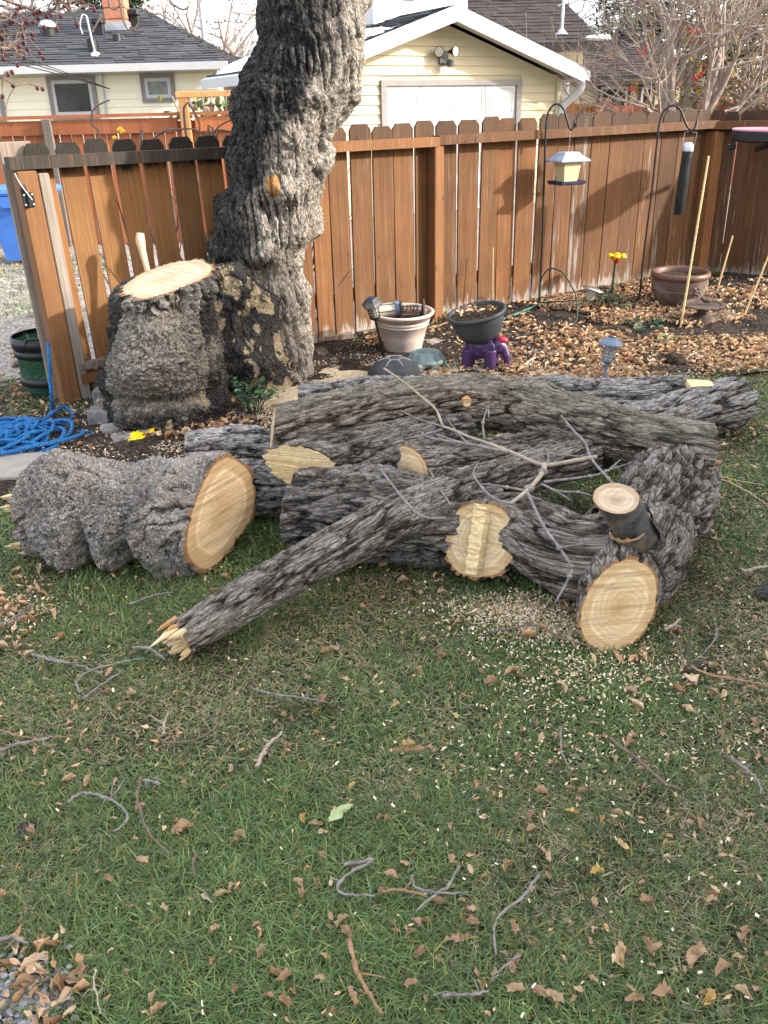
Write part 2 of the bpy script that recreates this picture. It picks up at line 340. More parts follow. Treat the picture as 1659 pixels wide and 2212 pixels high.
M['siding'] = plain('siding', (.46, .41, .275), .6, .05, 3, .05)
M['white'] = plain('white_paint', (.45, .45, .45), .5, .05, 4, .05)
M['greytrim'] = plain('grey_trim', (.2, .19, .18), .6, .12, 6, .05)
M['browntrim'] = plain('brown_trim', (.035, .024, .022), .6, .12, 6, .05)
M['soffit'] = plain('soffit', (.5, .48, .4), .7, .05, 6, .05)
def shingle(name, a, b, c):
    s = S(name, .95, 0, .15); v = s.co('Object', rnd=False); t = s.attr('g')
    k = s.ramp(s.noise(s.N('CombineXYZ', [s.math('MULTIPLY', t, 97.)]).outputs[0], 3, 1), [(.3, a), (.5, b), (.7, c)])
    s.col(s.mix(.35, k, s.ramp(s.noise(v, 60, 3), [(.3, a), (.7, c)]))); return s.m
M['shingle'] = shingle('shingle_charcoal', (.03, .032, .037), (.052, .055, .062), (.085, .088, .096))
M['shinglebrown'] = shingle('shingle_brown', (.026, .02, .02), (.045, .036, .036), (.075, .06, .06))
def glass(name, c=(.02, .022, .02)):
    s = S(name, .08, 0, .6); v = s.co('Object', rnd=False); s.col(s.ramp(s.noise(v, 1.8, 4), [(.35, c), (.75, tuple(q*3+.01 for q in c))])); return s.m
M['glass'] = glass('window_glass'); M['glass_dark'] = glass('dark_glass', (.006, .007, .01))
M['frost'] = plain('frosted_glass', (.2, .22, .2), .25, .4, 10, .1)
def bricky(name):
    s = S(name, .9); b = s.N('TexBrick', {0: s.co('Object', rnd=False), 1: (.42, .17, .1, 1), 2: (.52, .24, .15, 1), 3: (.5, .45, .4, 1), 4: 3.2}).outputs[0]
    s.col(b); return s.m
M['brick'] = plain('chimney_brick', (.4, .17, .1), .9, .25, 20, .2)
M['snow'] = plain('snow', (.86, .88, .92), .6, .05, 10, .4)
M['galv'] = plain('galvanised', (.45, .47, .5), .4, .2, 10, .05, .7)
M['black'] = plain('black_plastic', (.012, .012, .013), .5, .3, 20, .1)
M['blackmetal'] = plain('black_metal', (.015, .015, .016), .45, .3, 30, .2, .2)
M['bluebin'] = plain('blue_bin_plastic', (.05, .16, .5), .5, .15, 4, .08)
M['greenbag'] = plain('green_fabric', (.012, .06, .03), .75, .4, 9, .7, bd=.03)
M['rope'] = plain('blue_rope', (.02, .2, .55), .7, .75, 110, .9, bd=.01)
M['yellow'] = plain('yellow_plastic', (.85, .62, .02), .45, .1, 8, .1)
M['beige'] = plain('beige_pot', (.52, .42, .36), .55, .15, 7, .15, dirt=(.22, .17, .14))
M['darkpot'] = plain('charcoal_pot', (.035, .042, .047), .5, .2, 9, .1)
M['terra'] = plain('terracotta', (.095, .06, .047), .7, .35, 9, .3, dirt=(.25, .22, .19))
M['terrarim'] = plain('terracotta_rim', (.115, .058, .04), .45, .25, 9, .15)
M['purple'] = plain('purple_glaze', (.05, .022, .085), .38, .15, 9, .12, spec=.5)
M['red'] = plain('red_glaze', (.35, .02, .04), .3, .2, 9, .1)
M['turtledark'] = plain('turtle_dark', (.05, .055, .06), .75, .4, 14, .4)
M['turtleline'] = plain('turtle_line', (.42, .42, .4), .8, .3, 14, .2)
M['turtlegrey'] = plain('turtle_grey', (.2, .26, .25), .7, .25, 16, .4)
M['lampblack'] = plain('lamp_black', (.05, .053, .056), .55, .4, 14, .2, dirt=(.17, .16, .15))
M['lampblue'] = plain('lamp_blue', (.13, .17, .25), .5, .15, 10, .1)
M['lens'] = plain('lamp_lens', (.46, .42, .34), .3, .15, 10, .1)
M['steel'] = plain('steel', (.45, .42, .38), .3, .15, 10, .05, .9)
M['feedglass'] = plain('feeder_glass', (.52, .46, .27), .25, .12, 8, .05, spec=.6)
M['feedroof'] = plain('feeder_roof', (.24, .29, .38), .6, .2, 12, .1)
M['navy'] = plain('navy_plastic', (.02, .028, .07), .5, .2, 9, .1)
M['pink'] = plain('pink_plastic', (.48, .18, .22), .5, .12, 9, .1)
M['greensteel'] = plain('green_steel', (.01, .05, .035), .45, .3, 30, .1)
M['greenstake'] = plain('green_stake', (.03, .2, .17), .5, .2, 30, .1)
M['bamboo'] = plain('bamboo', (.55, .4, .2), .6, .25, 40, .1)
M['iron'] = plain('rusty_iron', (.1, .075, .06), .75, .45, 24, .5, .3)
M['stone'] = plain('grey_paver', (.17, .165, .165), .9, .4, 22, .6, dirt=(.55, .45, .3))
M['slab'] = plain('concrete_slab', (.25, .23, .205), .9, .2, 14, .4)
M['axe'] = plain('axe_handle', (.62, .46, .28), .5, .15, 7, .05)
M['glassyellow'] = plain('yellow_glass', (.85, .55, .01), .15, .1, 10, .05, spec=.6)
M['glassred'] = plain('red_glass', (.5, .02, .005), .12, .1, 10, .05, spec=.6)
M['whitewall'] = plain('white_wall', (.72, .76, .84), .7, .04, 3, .05)
M['twig'] = plain('twig_grey', (.2, .18, .17), .8, .5, 45, .5)
M['twigbrown'] = plain('twig_brown', (.27, .16, .085), .8, .4, 45, .4)
M['twigpale'] = plain('twig_pale', (.32, .265, .2), .75, .3, 45, .4)
M['twigred'] = plain('twig_red', (.14, .1, .078), .8, .35, 25, .3)
M['treewood'] = plain('tree_wood', (.25, .2, .165), .85, .4, 16, .4)
M['berry'] = plain('berry', (.06, .008, .01), .4, .4, 20, .1)
M['redberry'] = plain('red_berry', (.5, .03, .02), .4, .3, 20, .1)
M['darkwood'] = plain('dead_bare_wood', (.075, .072, .07), .75, .75, 26, .9, dirt=(.28, .17, .07))
M['yellowleaf'] = plain('yellow_flower', (.8, .45, .02), .7, .2, 20, .1)
def vcol(name, rough=.75, trans=0., spec=.25):
    s = S(name, rough, 0, spec); c = s.attr('col', 'Color'); s.col(c)
    if trans:
        t = s.N('BsdfTranslucent', [c]); mx = s.N('MixShader', [trans, s.b.outputs[0], t.outputs[0]])
        s.t.links.new(mx.outputs[0], s.n['Material Output'].inputs[0])
    return s.m
M['grass'] = vcol('grass_blades', .6, .3); M['litter'] = vcol('leaf_litter', .8, .15); M['chips'] = vcol('wood_chips', .85); M['foliage'] = vcol('foliage', .7, .2)
M['pebble'] = vcol('pebbles', .85)
def leafm(name, st):
    s = S(name, .75, 0, .25); v = s.co(); r = s.N('ObjectInfo').outputs['Random']; k = s.ramp(r, st)
    k = s.mix(s.ramp(s.noise(v, 50, 4), [(.45, 0.), (.7, .6)]), k, (.16, .085, .04)); s.col(k)
    t = s.N('BsdfTranslucent', [k]); mx = s.N('MixShader', [.15, s.b.outputs[0], t.outputs[0]]); s.t.links.new(mx.outputs[0], s.n['Material Output'].inputs[0]); return s.m
M['leaf'] = leafm('dry_leaf', [(0., (.4, .25, .15)), (.35, (.5, .35, .22)), (.7, (.33, .19, .11)), (.94, (.55, .41, .26)), (1., (.55, .38, .12))])
M['leafgreen'] = plain('pale_green_leaf', (.3, .36, .17), .6, .15, 30, .2)
def groundm(name, st, sc, fine, bd=.02, dark=None):
    s = S(name, .95, 0, .15); v = s.co('Object', rnd=False); n = s.noise(v, sc, 8, .7); f = s.voro(v, fine).outputs['Color']
    f = s.N('SeparateColor', [f]).outputs[0]; k = s.ramp(s.math('ADD', s.math('MULTIPLY', n, .5), s.math('MULTIPLY', f, .5)), st)
    s.col(k); s.bump(s.math('ADD', n, s.math('MULTIPLY', f, .4)), .8, bd); return s.m
M['gravel'] = groundm('gravel', [(.25, (.13, .115, .1)), (.5, (.26, .235, .21)), (.75, (.42, .39, .35))], 9, 90)
M['thatch'] = groundm('lawn_thatch', [(.3, (.014, .018, .008)), (.5, (.035, .038, .017)), (.72, (.1, .082, .042))], 12, 130)
M['soil'] = groundm('garden_soil', [(.3, (.012, .009, .007)), (.55, (.032, .024, .019)), (.75, (.075, .056, .043))], 14, 80, .03)
M['potsoil'] = groundm('pot_soil', [(.3, (.012, .009, .007)), (.55, (.03, .022, .016)), (.75, (.12, .08, .05))], 40, 120, .01)
M['sawdust'] = groundm('sawdust_drift', [(.3, (.3, .22, .13)), (.5, (.52, .41, .27)), (.72, (.68, .57, .41))], 40, 220, .01)
# ================================================================ ground
def sheet(name, x0, x1, y0, y1, nx, ny, mat, dz, lump=0., mask=None, kind='structure'):
    X, Yy = np.meshgrid(np.linspace(x0, x1, nx), np.linspace(y0, y1, ny)); P = np.c_[X.ravel(), Yy.ravel(), np.zeros(X.size)]
    P[:, 2] = gz(P[:, 0], P[:, 1])+dz
    if lump: P[:, 2] += lump*(fbm(P*6, 4, 3)+.35)
    F = np.array([(j*nx+i, j*nx+i+1, (j+1)*nx+i+1, (j+1)*nx+i) for j in range(ny-1) for i in range(nx-1)])
    if mask is not None:
        c = P[F].mean(1); F = F[mask(c[:, 0], c[:, 1])]
        u, inv = np.unique(F, return_inverse=True); P = P[u]; F = inv.reshape(-1, 4)
    return ob(name, P, F, mat, smooth=True, kind=kind)
_bx = [-6, -1.8, -1.2, -.6, 0, .5, 1.2, 2.4, 5, 9]; _by = [3.3, 3.35, 3.5, 3.75, 4.25, 4.55, 4.75, 5.1, 5.8, 6.4]
def lawn_edge(x): return np.interp(x, _bx, _by)
def in_lawn(x, y): return y < lawn_edge(x)+.06*np.sin(x*9)+.04*np.sin(x*23)
FN0, FNA, FNB, FNC = V3(-1.80, 4.76, 0), V3(.385, 6.4, 0), V3(2.8, 7.79, 0), V3(4.6, 7.15, 0)
def fence_y(x): return np.interp(x, [-1.80, .385, 2.8, 4.6], [4.76, 6.4, 7.79, 7.15])
sheet('ground', -90, 90, -12, 150, 60, 90, M['gravel'], -.012)
sheet('lawn', -6, 7, -1, 6.4, 130, 74, M['thatch'], 0, .008, in_lawn)
sheet('garden_soil', -1.9, 4.6, 3.2, 7.9, 200, 150, M['soil'], .0, .035, lambda x, y: (y >= lawn_edge(x)-.18) & (y < fence_y(x)+.02) & (x > -1.75))
sheet('dirt_verge', -6, -1.6, 3.2, 5.6, 60, 40, M['soil'], -.004, .012, lambda x, y: y >= lawn_edge(x)-.1)
V, F = bbox(np.array(G(20, 1022))+V3(-.32, .02, .012), (.9, .3, .03), .06, .006); ob('concrete_path', V, F, M['slab'], kind='structure')
# ================================================================ houses behind
def shingles(parent, name, p00, p10, p01, p11, rows, cw, mat):
    # roof plane: eave p00-p10, ridge p01-p11; courses of separate tabs
    p00, p10, p01, p11 = (np.array(p, float) for p in (p00, p10, p01, p11)); Vs, Fs, g = [], [], []; n = 0
    nrm = np.cross(p10-p00, p01-p00); nrm /= np.linalg.norm(nrm); nrm *= np.sign(nrm[2])
    for r in range(rows):
        a0, b0 = p00+(p01-p00)*r/rows, p10+(p11-p10)*r/rows; a1, b1 = p00+(p01-p00)*(r+1.15)/rows, p10+(p11-p10)*(r+1.15)/rows
        L = np.linalg.norm(b0-a0); t = -random.random()*cw; 
        while t < L:
            w = cw*random.uniform(.55, 1.3); s0, s1 = max(0, t)/L, min(L, t+w-.004)/L; t += w
            if s1 <= s0: continue
            h = random.choice((.012, .02, .026)); lo = .0
            A = [a0+(b0-a0)*s0+nrm*h, a0+(b0-a0)*s1+nrm*h, a1+(b1-a1)*s1+nrm*.004, a1+(b1-a1)*s0+nrm*.004, a0+(b0-a0)*s0, a0+(b0-a0)*s1]
            Vs += A; Fs += [(n, n+1, n+2, n+3), (n+4, n+5, n+1, n)]; g += [random.random()]*6; n += 6
    o = ob(name, Vs, Fs, mat, parent, attrs={'g': g}, kind='stuff'); return o
def wallbox(parent, name, a, b, z0, z1, th, mat, n): # slab from a to b (xy), thickness th going back along -n
    a, b, n = np.array(a, float), np.array(b, float), np.array(n, float); L = np.linalg.norm(b-a)
    return ob(name, *prism([(0, z0), (L, z0), (L, z1), (0, z1)], a, (b-a)/L, (0, 0, 1), -n, th), mat, parent)
def sidings(parent, o, ex, en, spans, z0, z1, step, mat, proud=.012):
    # lap boards: spans(z) -> list of (a0,a1); each board one part
    k = 0; z = z0
    while z < z1-1e-6:
        zt = min(z+step, z1)
        A_, B_ = spans(z+1e-4), spans(zt-1e-4); B_ = B_ if len(A_) == len(B_) else A_
        for (a0, a1), (b0, b1) in zip(A_, B_):
            if a1-a0 < .03: continue
            if b1 <= b0: b0 = b1 = (a0+a1)/2
            Vv = []
            for a, b in ((a0, b0), (a1, b1)): Vv += [o+ex*a+V3(0, 0, z)+en*.004, o+ex*a+V3(0, 0, z)+en*(proud+.012), o+ex*b+V3(0, 0, zt+.003)+en*.006, o+ex*b+V3(0, 0, zt+.003)+en*.004]
            ob('siding_board', Vv, [(0, 1, 2, 3), (7, 6, 5, 4), (0, 4, 5, 1), (1, 5, 6, 2), (2, 6, 7, 3), (3, 7, 4, 0)], mat, parent)
        z = zt
def window(parent, p0, ex, en, w, h, gmat, trim='greytrim', tw=.07, name='window'):
    # p0 lower-left corner on the wall, outer trim size w x h
    up = V3(0, 0, 1)
    def bar(a0, b0, a1, b1, d0, d1): return prism([(a0, b0), (a1, b0), (a1, b1), (a0, b1)], p0+en*d0, ex, up, en, d1-d0)
    f = ob(name, *cat(bar(0, 0, w, tw, .02, .06), bar(0, h-tw, w, h, .02, .06), bar(0, tw, tw, h-tw, .02, .06), bar(w-tw, tw, w, h-tw, .02, .06)), M[trim], parent)
    q = tw; s = .055
    ob('sash', *cat(bar(q, q, w-q, q+s, .022, .05), bar(q, h-q-s, w-q, h-q, .022, .05), bar(q, q+s, q+s, h-q-s, .022, .05), bar(w-q-s, q+s, w-q, h-q-s, .022, .05)), M['white'], f)
    ob('pane', *bar(q+s, q+s, w-q-s, h-q-s, .021, .03), gmat, f); return f
# ---- left bungalow
HY = 17.; lh = thing('bungalow', 'cream sided bungalow with charcoal shingle roof and brick chimney behind the left fence', 'house', (-4.5, HY, .1))
ex, en, up = V3(1, 0, 0), V3(0, -1, 0), V3(0, 0, 1)
xl, xr = Y(-260, 200, HY)[0], Y(474, 200, HY)[0]; ze = float(Y(240, 158, HY)[2])
LO = V3(xl, HY, 0)
ob('wall', *box(((xl+xr)/2, HY+3.5, (ze+.1)/2), (xr-xl, 7, ze-.1)), M['siding_pale'], lh)
wins = [(100, 165, 217, 250), (302, 160, 382, 220), (-40, 212, 17, 262)]
wr = []
for u0, v0, u1, v1 in wins:
    a, b = Y(u0, v0, HY), Y(u1, v1, HY); wr.append((a[0]-xl, b[0]-xl, b[2], a[2]))
wr[0] = (wr[0][0], wr[0][1], wr[0][2]-.05, wr[0][3])
def lspan(z):
    cuts = sorted([(w[0], w[1]) for w in wr if w[2] < z < w[3]]); a = 0; out = []
    for c0, c1 in cuts: out.append((a, c0)); a = c1
    out.append((a, xr-xl)); return out
sidings(lh, LO, ex, en, lspan, .9, ze-.02, .125, M['siding_pale'])
for k, w in enumerate(wr): window(lh, LO+ex*w[0]+up*w[2], ex, en, w[1]-w[0], w[3]-w[2], M['frost'] if k == 1 else M['glass'])
E0, E1 = Y(-300, 146, HY-.45), Y(492, 141, HY-.45); zE = float((E0[2]+E1[2])/2); RY = 21.5
R0_, R1_ = Y(-300, 27, RY), Y(306, 29, RY); zR = float((R0_[2]+R1_[2])/2)
e0, e1, r0, r1 = V3(E0[0], HY-.45, zE), V3(E1[0], HY-.45, zE), V3(R0_[0], RY, zR), V3(R1_[0], RY, zR)
e2 = V3(E1[0], 2*RY-HY+.45, zE)
ob('roof', [e0, e1, r1, r0, e2], [(0, 1, 2, 3), (1, 4, 2)], M['browntrim'], lh)
shingles(lh, 'shingles', e0+up*.01, e1+up*.01, r0+up*.01, r1+up*.01, 26, .3, M['shingle'])
shingles(lh, 'shingles', e1+up*.01, e2+up*.01, r1+up*.01, r1+up*.01+V3(.001, .001, 0), 26, .3, M['shingle'])
ob('gutter', *box(((e0[0]+e1[0])/2, HY-.5, zE-.05), (e1[0]-e0[0], .1, .12)), M['white'], lh)
ob('soffit', *box(((e0[0]+e1[0])/2, HY-.22, zE-.1), (e1[0]-e0[0], .42, .02)), M['soffit'], lh)
def on_roof(u, v): return PL(u, v, e0, np.cross(e1-e0, r0-e0))
sl = (r0-e0)/np.linalg.norm(r0-e0)
c = on_roof(252, 66)
ch = ob('chimney', *cat(*[bbox((c[0]+random.uniform(-.004, .004), c[1]+.2, c[2]+.1+.19*i), (.42, .42, .18), 0, .012) for i in range(9)]), M['brick'], lh)
ob('flashing', *cat(box((c[0], c[1]+.2, c[2]-.02), (.48, .48, .34)), box((c[0], c[1]-.05, c[2]-.08), (.62, .12, .04))), M['galv'], ch)
def roof_vent(u, v, w, h, mat='black'):
    c = on_roof(u, v); ob('roof_vent', *cat(bbox((c[0], c[1], c[2]+h*.35), (w*.8, .16, h*.7), 0, .01), bbox((c[0], c[1]-.03, c[2]+h*.8), (w, .26, h*.35), 0, .02)), M[mat], lh)
roof_vent(293, 58, .22, .3); roof_vent(217, 77, .22, .3); roof_vent(34, 33, .36, .16, 'galv'); roof_vent(123, 33, .36, .16, 'galv')
c = on_roof(106, 78); d = ob('turbine_vent', *lathe([(.15, -.05), (.15, .12), (.165, .13), (.165, .15)], c, 18), M['black'], lh)
ob('dome', *lathe([(.168, .15), (.15, .22), (.09, .265), (.001, .28)], c, 18), M['galv'], d, smooth=True)
c = on_roof(207, 122); ob('service_mast', *cat(tube([c, c+V3(-.03, 0, .3), c+V3(-.06, 0, .62)], .018, 8), lathe([(.1, 0), (.07, .06), (.03, .08)], c, 12), tube([c+V3(-.06, 0, .62), c+V3(-.11, -.05, .64), c+V3(-.17, -.08, .48), c+V3(-.15, -.08, .34)], .013, 6, .05)), M['galv'], lh)
c = on_roof(203, 112); ob('roof_vent', *bbox((c[0], c[1], c[2]+.1), (.16, .2, .24), 0, .02), M['black'], lh)
c = on_roof(254, 90); ob('plumbing_stack', *lathe([(.09, -.05), (.085, .12), (.001, .13)], c, 12), M['black'], lh)
a = Y(217, 157, HY-.05); b = Y(230, 255, HY-.05); ob('conduit', *tube([a, (a[0]+.0, a[1], a[2]-.2), b], .02, 6), M['galv'], lh)
# ---- garage, turned 30 degrees
GA = math.radians(30); gx = V3(math.cos(GA), math.sin(GA), 0); gn = V3(math.sin(GA), -math.cos(GA), 0); W0 = Y(965, 260, 13.4); W0[2] = 0
gar = thing('garage', 'cream garage with white panelled door, floodlight and snow on the roof', 'garage', (W0[0], W0[1], .1))
def gp(u, v, off=0.): q = PL(u, v, W0+gn*off, gn); return float(np.dot(q-W0, gx)), float(q[2])
aR = gp(1203, 220)[0]; aL = gp(708, 220)[0]; OV = .42
aRe, zRe = gp(1262, 150, OV); apx, zpx = gp(985, 14, OV)
aLe = -2.3; slope = (zpx-zRe)/(aRe-apx)
dL, dT = gp(832, 186); dR, _ = gp(1113, 186); dB = .1
def roofz(a, lower=.0): return zpx-abs(a-apx)*slope-lower
aL = -2.05
GO = V3(W0[0], W0[1], 0)
DEP = 3.3
poly = [(aL, .1), (aR, .1), (aR, roofz(aR, .12)), (apx, roofz(apx, .12)), (aL, roofz(aL, .12))]
ob('wall', *prism(poly, GO, gx, up, -gn, DEP), M['siding'], gar)
def gspan(z):
    h = (zpx-.12-z)/slope if z > min(roofz(aR, .12), roofz(aL, .12)) else 99
    a0, a1 = max(aL, apx-h+.03), min(aR, apx+h-.03)
    return [(a0, dL-.09), (dR+.09, a1)] if z < dT+.06 else [(a0, a1)]
sidings(gar, GO, gx, gn, gspan, .25, zpx-.2, .118, M['siding'], .016)
ob('corner_trim', *prism([(aR-.05, .1), (aR+.02, .1), (aR+.02, roofz(aR, .14)), (aR-.05, roofz(aR, .14))], GO+gn*.03, gx, up, gn, .012), M['siding'], gar)
def gbox(a0, z0, a1, z1, d0, d1): return prism([(a0, z0), (a1, z0), (a1, z1), (a0, z1)], GO+gn*d0, gx, up, gn, d1-d0)
ob('door_trim', *cat(gbox(dL-.09, .1, dL, dT, .004, .05), gbox(dR, .1, dR+.09, dT, .004, .05), gbox(dL-.09, dT, dR+.09, dT+.07, .004, .055)), M['greytrim'], gar)
gd = ob('garage_door', *gbox(dL, .1, dR, dT, .003, .012), M['white'], gar)
rows = 4; rh = (dT-.1)/rows
for r in range(rows):
    for c_ in range(4):
        w = (dR-dL)/4; a0 = dL+w*c_; z0 = .1+rh*r
        ob('door_panel', *cat(gbox(a0+.01, z0+.01, a0+w-.01, z0+.05, .013, .019), gbox(a0+.01, z0+rh-.05, a0+w-.01, z0+rh-.01, .013, .019), gbox(a0+.01, z0+.05, a0+.06, z0+rh-.05, .013, .019), gbox(a0+w-.06, z0+.05, a0+w-.01, z0+rh-.05, .013, .019), gbox(a0+.085, z0+.075, a0+w-.085, z0+rh-.075, .013, .017)), M['white'], gd)
def rp(a, lower, d): return GO+gx*a+up*roofz(a, lower)+gn*d
for s_ in (0, 1):
    ae = aRe if s_ else aLe
    A = [rp(ae, 0, OV), rp(apx, 0, OV), rp(apx, 0, -DEP), rp(ae, 0, -DEP)]; B = [q-up*.05 for q in A]
    ob('roof', A+B, BF, M['browntrim'], gar)
    shingles(gar, 'shingles', A[0]+up*.01, A[3]+up*.01, A[1]+up*.01, A[2]+up*.01, 18, .3, M['shingle'])
    fs = [(0, .02), (0, -.17), (1, -.17), (1, .02)]
    ob('barge_board', [rp(ae, -z, OV+d) if k == 0 else rp(apx, -z, OV+d) for d in (.005, .035) for k, z in fs], BF, M['white'], gar)
    ob('soffit', [rp(q, l, d) for l in (.06, .08) for q, d in ((ae, OV), (apx, OV), (apx, 0.02), (ae, .02))], BF, M['soffit'], gar)
    ob('gutter', [rp(ae+(q if s_ else -q), l, d) for l in (-.01, .12) for q, d in ((0, OV+.02), (.11, OV+.02), (.11, -DEP), (0, -DEP))], BF, M['white'], gar)
# snow lying on the left slope
def snow_patch(parent, a0, a1, d0, d1, seed, thin=.05):
    n, m = 26, 30; A, D = np.meshgrid(np.linspace(0, 1, n), np.linspace(0, 1, m)); A, D = A.ravel(), D.ravel()
    nz = fbm(np.c_[A*4, D*5, A*0+seed], 3, seed); e = np.minimum(np.minimum(A, 1-A), np.minimum(D, 1-D)*1.2)
    h = thin*sstep(.02, .22, e+nz*.08)-.012
    P = np.array([rp(a0+(a1-a0)*x, 0, d0+(d1-d0)*y)+up*(.03+hh) for x, y, hh in zip(A, D, h)])
    ob('snow_patch', P, np.array([(j*n+i, j*n+i+1, (j+1)*n+i+1, (j+1)*n+i) for j in range(m-1) for i in range(n-1)]), M['snow'], parent, True)
snow_patch(gar, aLe+.1, apx-.75, .2, -1.5, 3, .08); snow_patch(gar, aLe+.02, apx-1.0, -1.6, -DEP+.05, 9, .09)
# downspout
q = GO+gx*(aRe+.06)+gn*.3+up*(roofz(aRe, .12)); w = GO+gx*(aR+.05)+gn*.07
ob('downspout', *tube([q, q-up*.14, w+up*(q[2]-.38), w+up*(q[2]-.6), w+up*.15], .055, 10, .06), M['white'], gar)
# floodlight
fa, fz = gp(957, 117); fo = GO+gx*fa+gn*.06+up*fz
fl = ob('floodlight', *cat(gbox(fa-.09, fz-.13, fa+.05, fz+.04, .03, .06), lathe([(.05, -.06), (.055, 0), (.02, .03)], fo+V3(.06, -.06, -.1), 12)), M['lampblack'], gar)
for dx, rot in ((-.09, -.5), (.1, .55)):
    P = [(.024, -.07), (.034, -.03), (.064, .014), (.068, .04)]; V, F = lathe(P, (0, 0, 0), 16); V = rotm(V, (1, 0, 0), math.radians(90)); V = rotz(V, rot+GA*.5)+fo+V3(dx, -.12, .02)
    b_ = ob('lamp_head', V, F, M['blackmetal'], fl, True)
    V, F = disc(.061, (0, 0, .037), 16); V = rotm(V, (1, 0, 0), math.radians(90)); ob('lamp_glass', rotz(V, rot+GA*.5)+fo+V3(dx, -.12, .02), F, M['lens'], b_)
# cupola on the ridge
cp = GO+gx*(apx-.1)-gn*1.35+up*(zpx-.1)
cu = ob('cupola', *cat(bbox(cp+up*.16, (.72, .72, .34), GA, .02), bbox(cp+up*.36, (.8, .8, .07), GA, .02), bbox(cp+up*.75, (.56, .56, .74), GA, .02)), M['white'], gar)
for i in range(7): ob('louvre', *bbox(cp+up*(.46+.085*i)+gn*.29-V3(0, 0, 0), (.44, .03, .05), GA, .008), M['soffit'], cu)
# garage side window and door seen under the left eave
side = GO+gx*(aL-.02)
for d0, d1, z0, z1 in ((-2.5, -3.1, 1.0, 1.75),):
    A = [side-gn*(-d0)+up*z0, side-gn*(-d1)+up*z0, side-gn*(-d1)+up*z1, side-gn*(-d0)+up*z1]
    f = ob('window', A+[q-gx*.05 for q in A], BF, M['browntrim'], gar)
    c = sum(A)/4; ob('pane', [c+(q-c)*.85-gx*k for k in (.052, .06) for q in A], BF, M['glass_dark'], f)
# ---- brown roofed house on the right
BY = 21.; bh = thing('split_level_house', 'pale house with brown shingle roofs on two levels and a dark patio window', 'house', (6.5, BY, .1))
def bx_(u0, v0, u1, v1, y, d, mat, nm, par=bh):
    a, b = Y(u0, v1, y), Y(u1, v0, y); return ob(nm, *box(((a[0]+b[0])/2, y+d/2, (a[2]+b[2])/2), (abs(b[0]-a[0]), d, abs(b[2]-a[2]))), mat, par)
bx_(1160, 178, 1470, 300, BY, 5, M['siding'], 'wall')
a = Y(1160, 178, BY); bo = V3(a[0], BY, 0); bw = Y(1470, 178, BY)[0]-a[0]; bz = float(Y(1300, 182, BY)[2])
W1 = [Y(1288, 240, BY), Y(1362, 181, BY)]; W2 = [Y(1375, 242, BY), Y(1416, 181, BY)]
def bspan(z): return [(0, W1[0][0]-a[0]), (W1[1][0]-a[0], W2[0][0]-a[0]), (W2[1][0]-a[0], bw)]
sidings(bh, bo, ex, en, bspan, .6, bz, .2, M['siding'])
window(bh, V3(W1[0][0], BY, W1[0][2]-.5), ex, en, W1[1][0]-W1[0][0], bz-W1[0][2]+.5, M['glass_dark'], 'browntrim', .05)
bd = window(bh, V3(W2[0][0], BY, .3), ex, en, W2[1][0]-W2[0][0], bz-.32, M['glass_dark'], 'browntrim', .05, 'patio_door')
for i in range(12):
    ob('blind_slat', *box((W1[0][0]/2+W1[1][0]/2, BY-.052, bz-.12-.055*i), (W1[1][0]-W1[0][0]-.24, .01, .02)), M['browntrim'], bh)
p0, p1, p2, p3 = Y(1238, 170, BY-.5), Y(1470, 172, BY-.5), Y(1190, 85, BY+3.6), Y(1425, 85, BY+3.6)
p1[2] = p0[2]; p3[2] = p2[2]
ob('lower_roof', [p0, p1, p3, p2], [(0, 1, 2, 3)], M['browntrim'], bh); shingles(bh, 'shingles', p0+up*.01, p1+up*.01, p2+up*.01, p3+up*.01, 16, .34, M['shinglebrown'])
ob('fascia', *beam(p0-up*.07, p1-up*.07, .06, .16), M['browntrim'], bh)
bx_(1150, 85, 1262, 190, BY+.6, 5, M['siding'], 'upper_wall'); 
p0, p1, p2, p3 = Y(1010, 100, BY), Y(1306, 97, BY), Y(1010, -60, BY+5), Y(1150, -60, BY+5); p1[2] = p0[2]; p3[2] = p2[2]
ob('upper_roof', [p0, p1, p3, p2], [(0, 1, 2, 3)], M['browntrim'], bh); shingles(bh, 'shingles', p0+up*.01, p1+up*.01, p2+up*.01, p3+up*.01, 24, .34, M['shinglebrown'])
ob('fascia', *beam(p0-up*.07, p1-up*.07, .06, .16), M['browntrim'], bh)
q = PL(1213, 75, p0, np.cross(p1-p0, p2-p0)); ob('vent_pipe', *cat(tube([q, q+up*.85], .035, 8), lathe([(.15, 0), (.08, .08), (.04, .12)], q, 12), tube([q+up*.55-ex*.12, q+up*.6+ex*.1], .02, 6)), M['galv'], bh)
q = p1+V3(-.12, .2, .1); ob('snow_patch', *bbox(q, (.5, .5, .1), 0, .03), M['snow'], bh)
# house added out of view on the right so its roof shades the near lawn
nh = thing('added_shade_house', 'cream house added unseen on the right beyond the frame to shade the near lawn', 'house', (8.5, -1.5, 0))
ob('wall', *box((8.5, -1.7, 1.35), (8.4, 9.4, 2.7)), M['siding'], nh)
_g = [(3.9, -6.7), (3.9, 3.35)]
ob('roof', [(3.9, -6.8, 2.6), (8.5, -6.8, 4.7), (13.1, -6.8, 2.6), (3.9, 3.4, 2.6), (8.5, 3.4, 4.7), (13.1, 3.4, 2.6)], [(0, 3, 4, 1), (1, 4, 5, 2), (0, 1, 2), (5, 4, 3), (0, 2, 5, 3)], M['browntrim'], nh)
for i in range(3): window(nh, V3(4.3, -5.2+2.6*i, .95), V3(0, 1, 0), V3(-1, 0, 0), 1.1, 1.1, M['glass'])
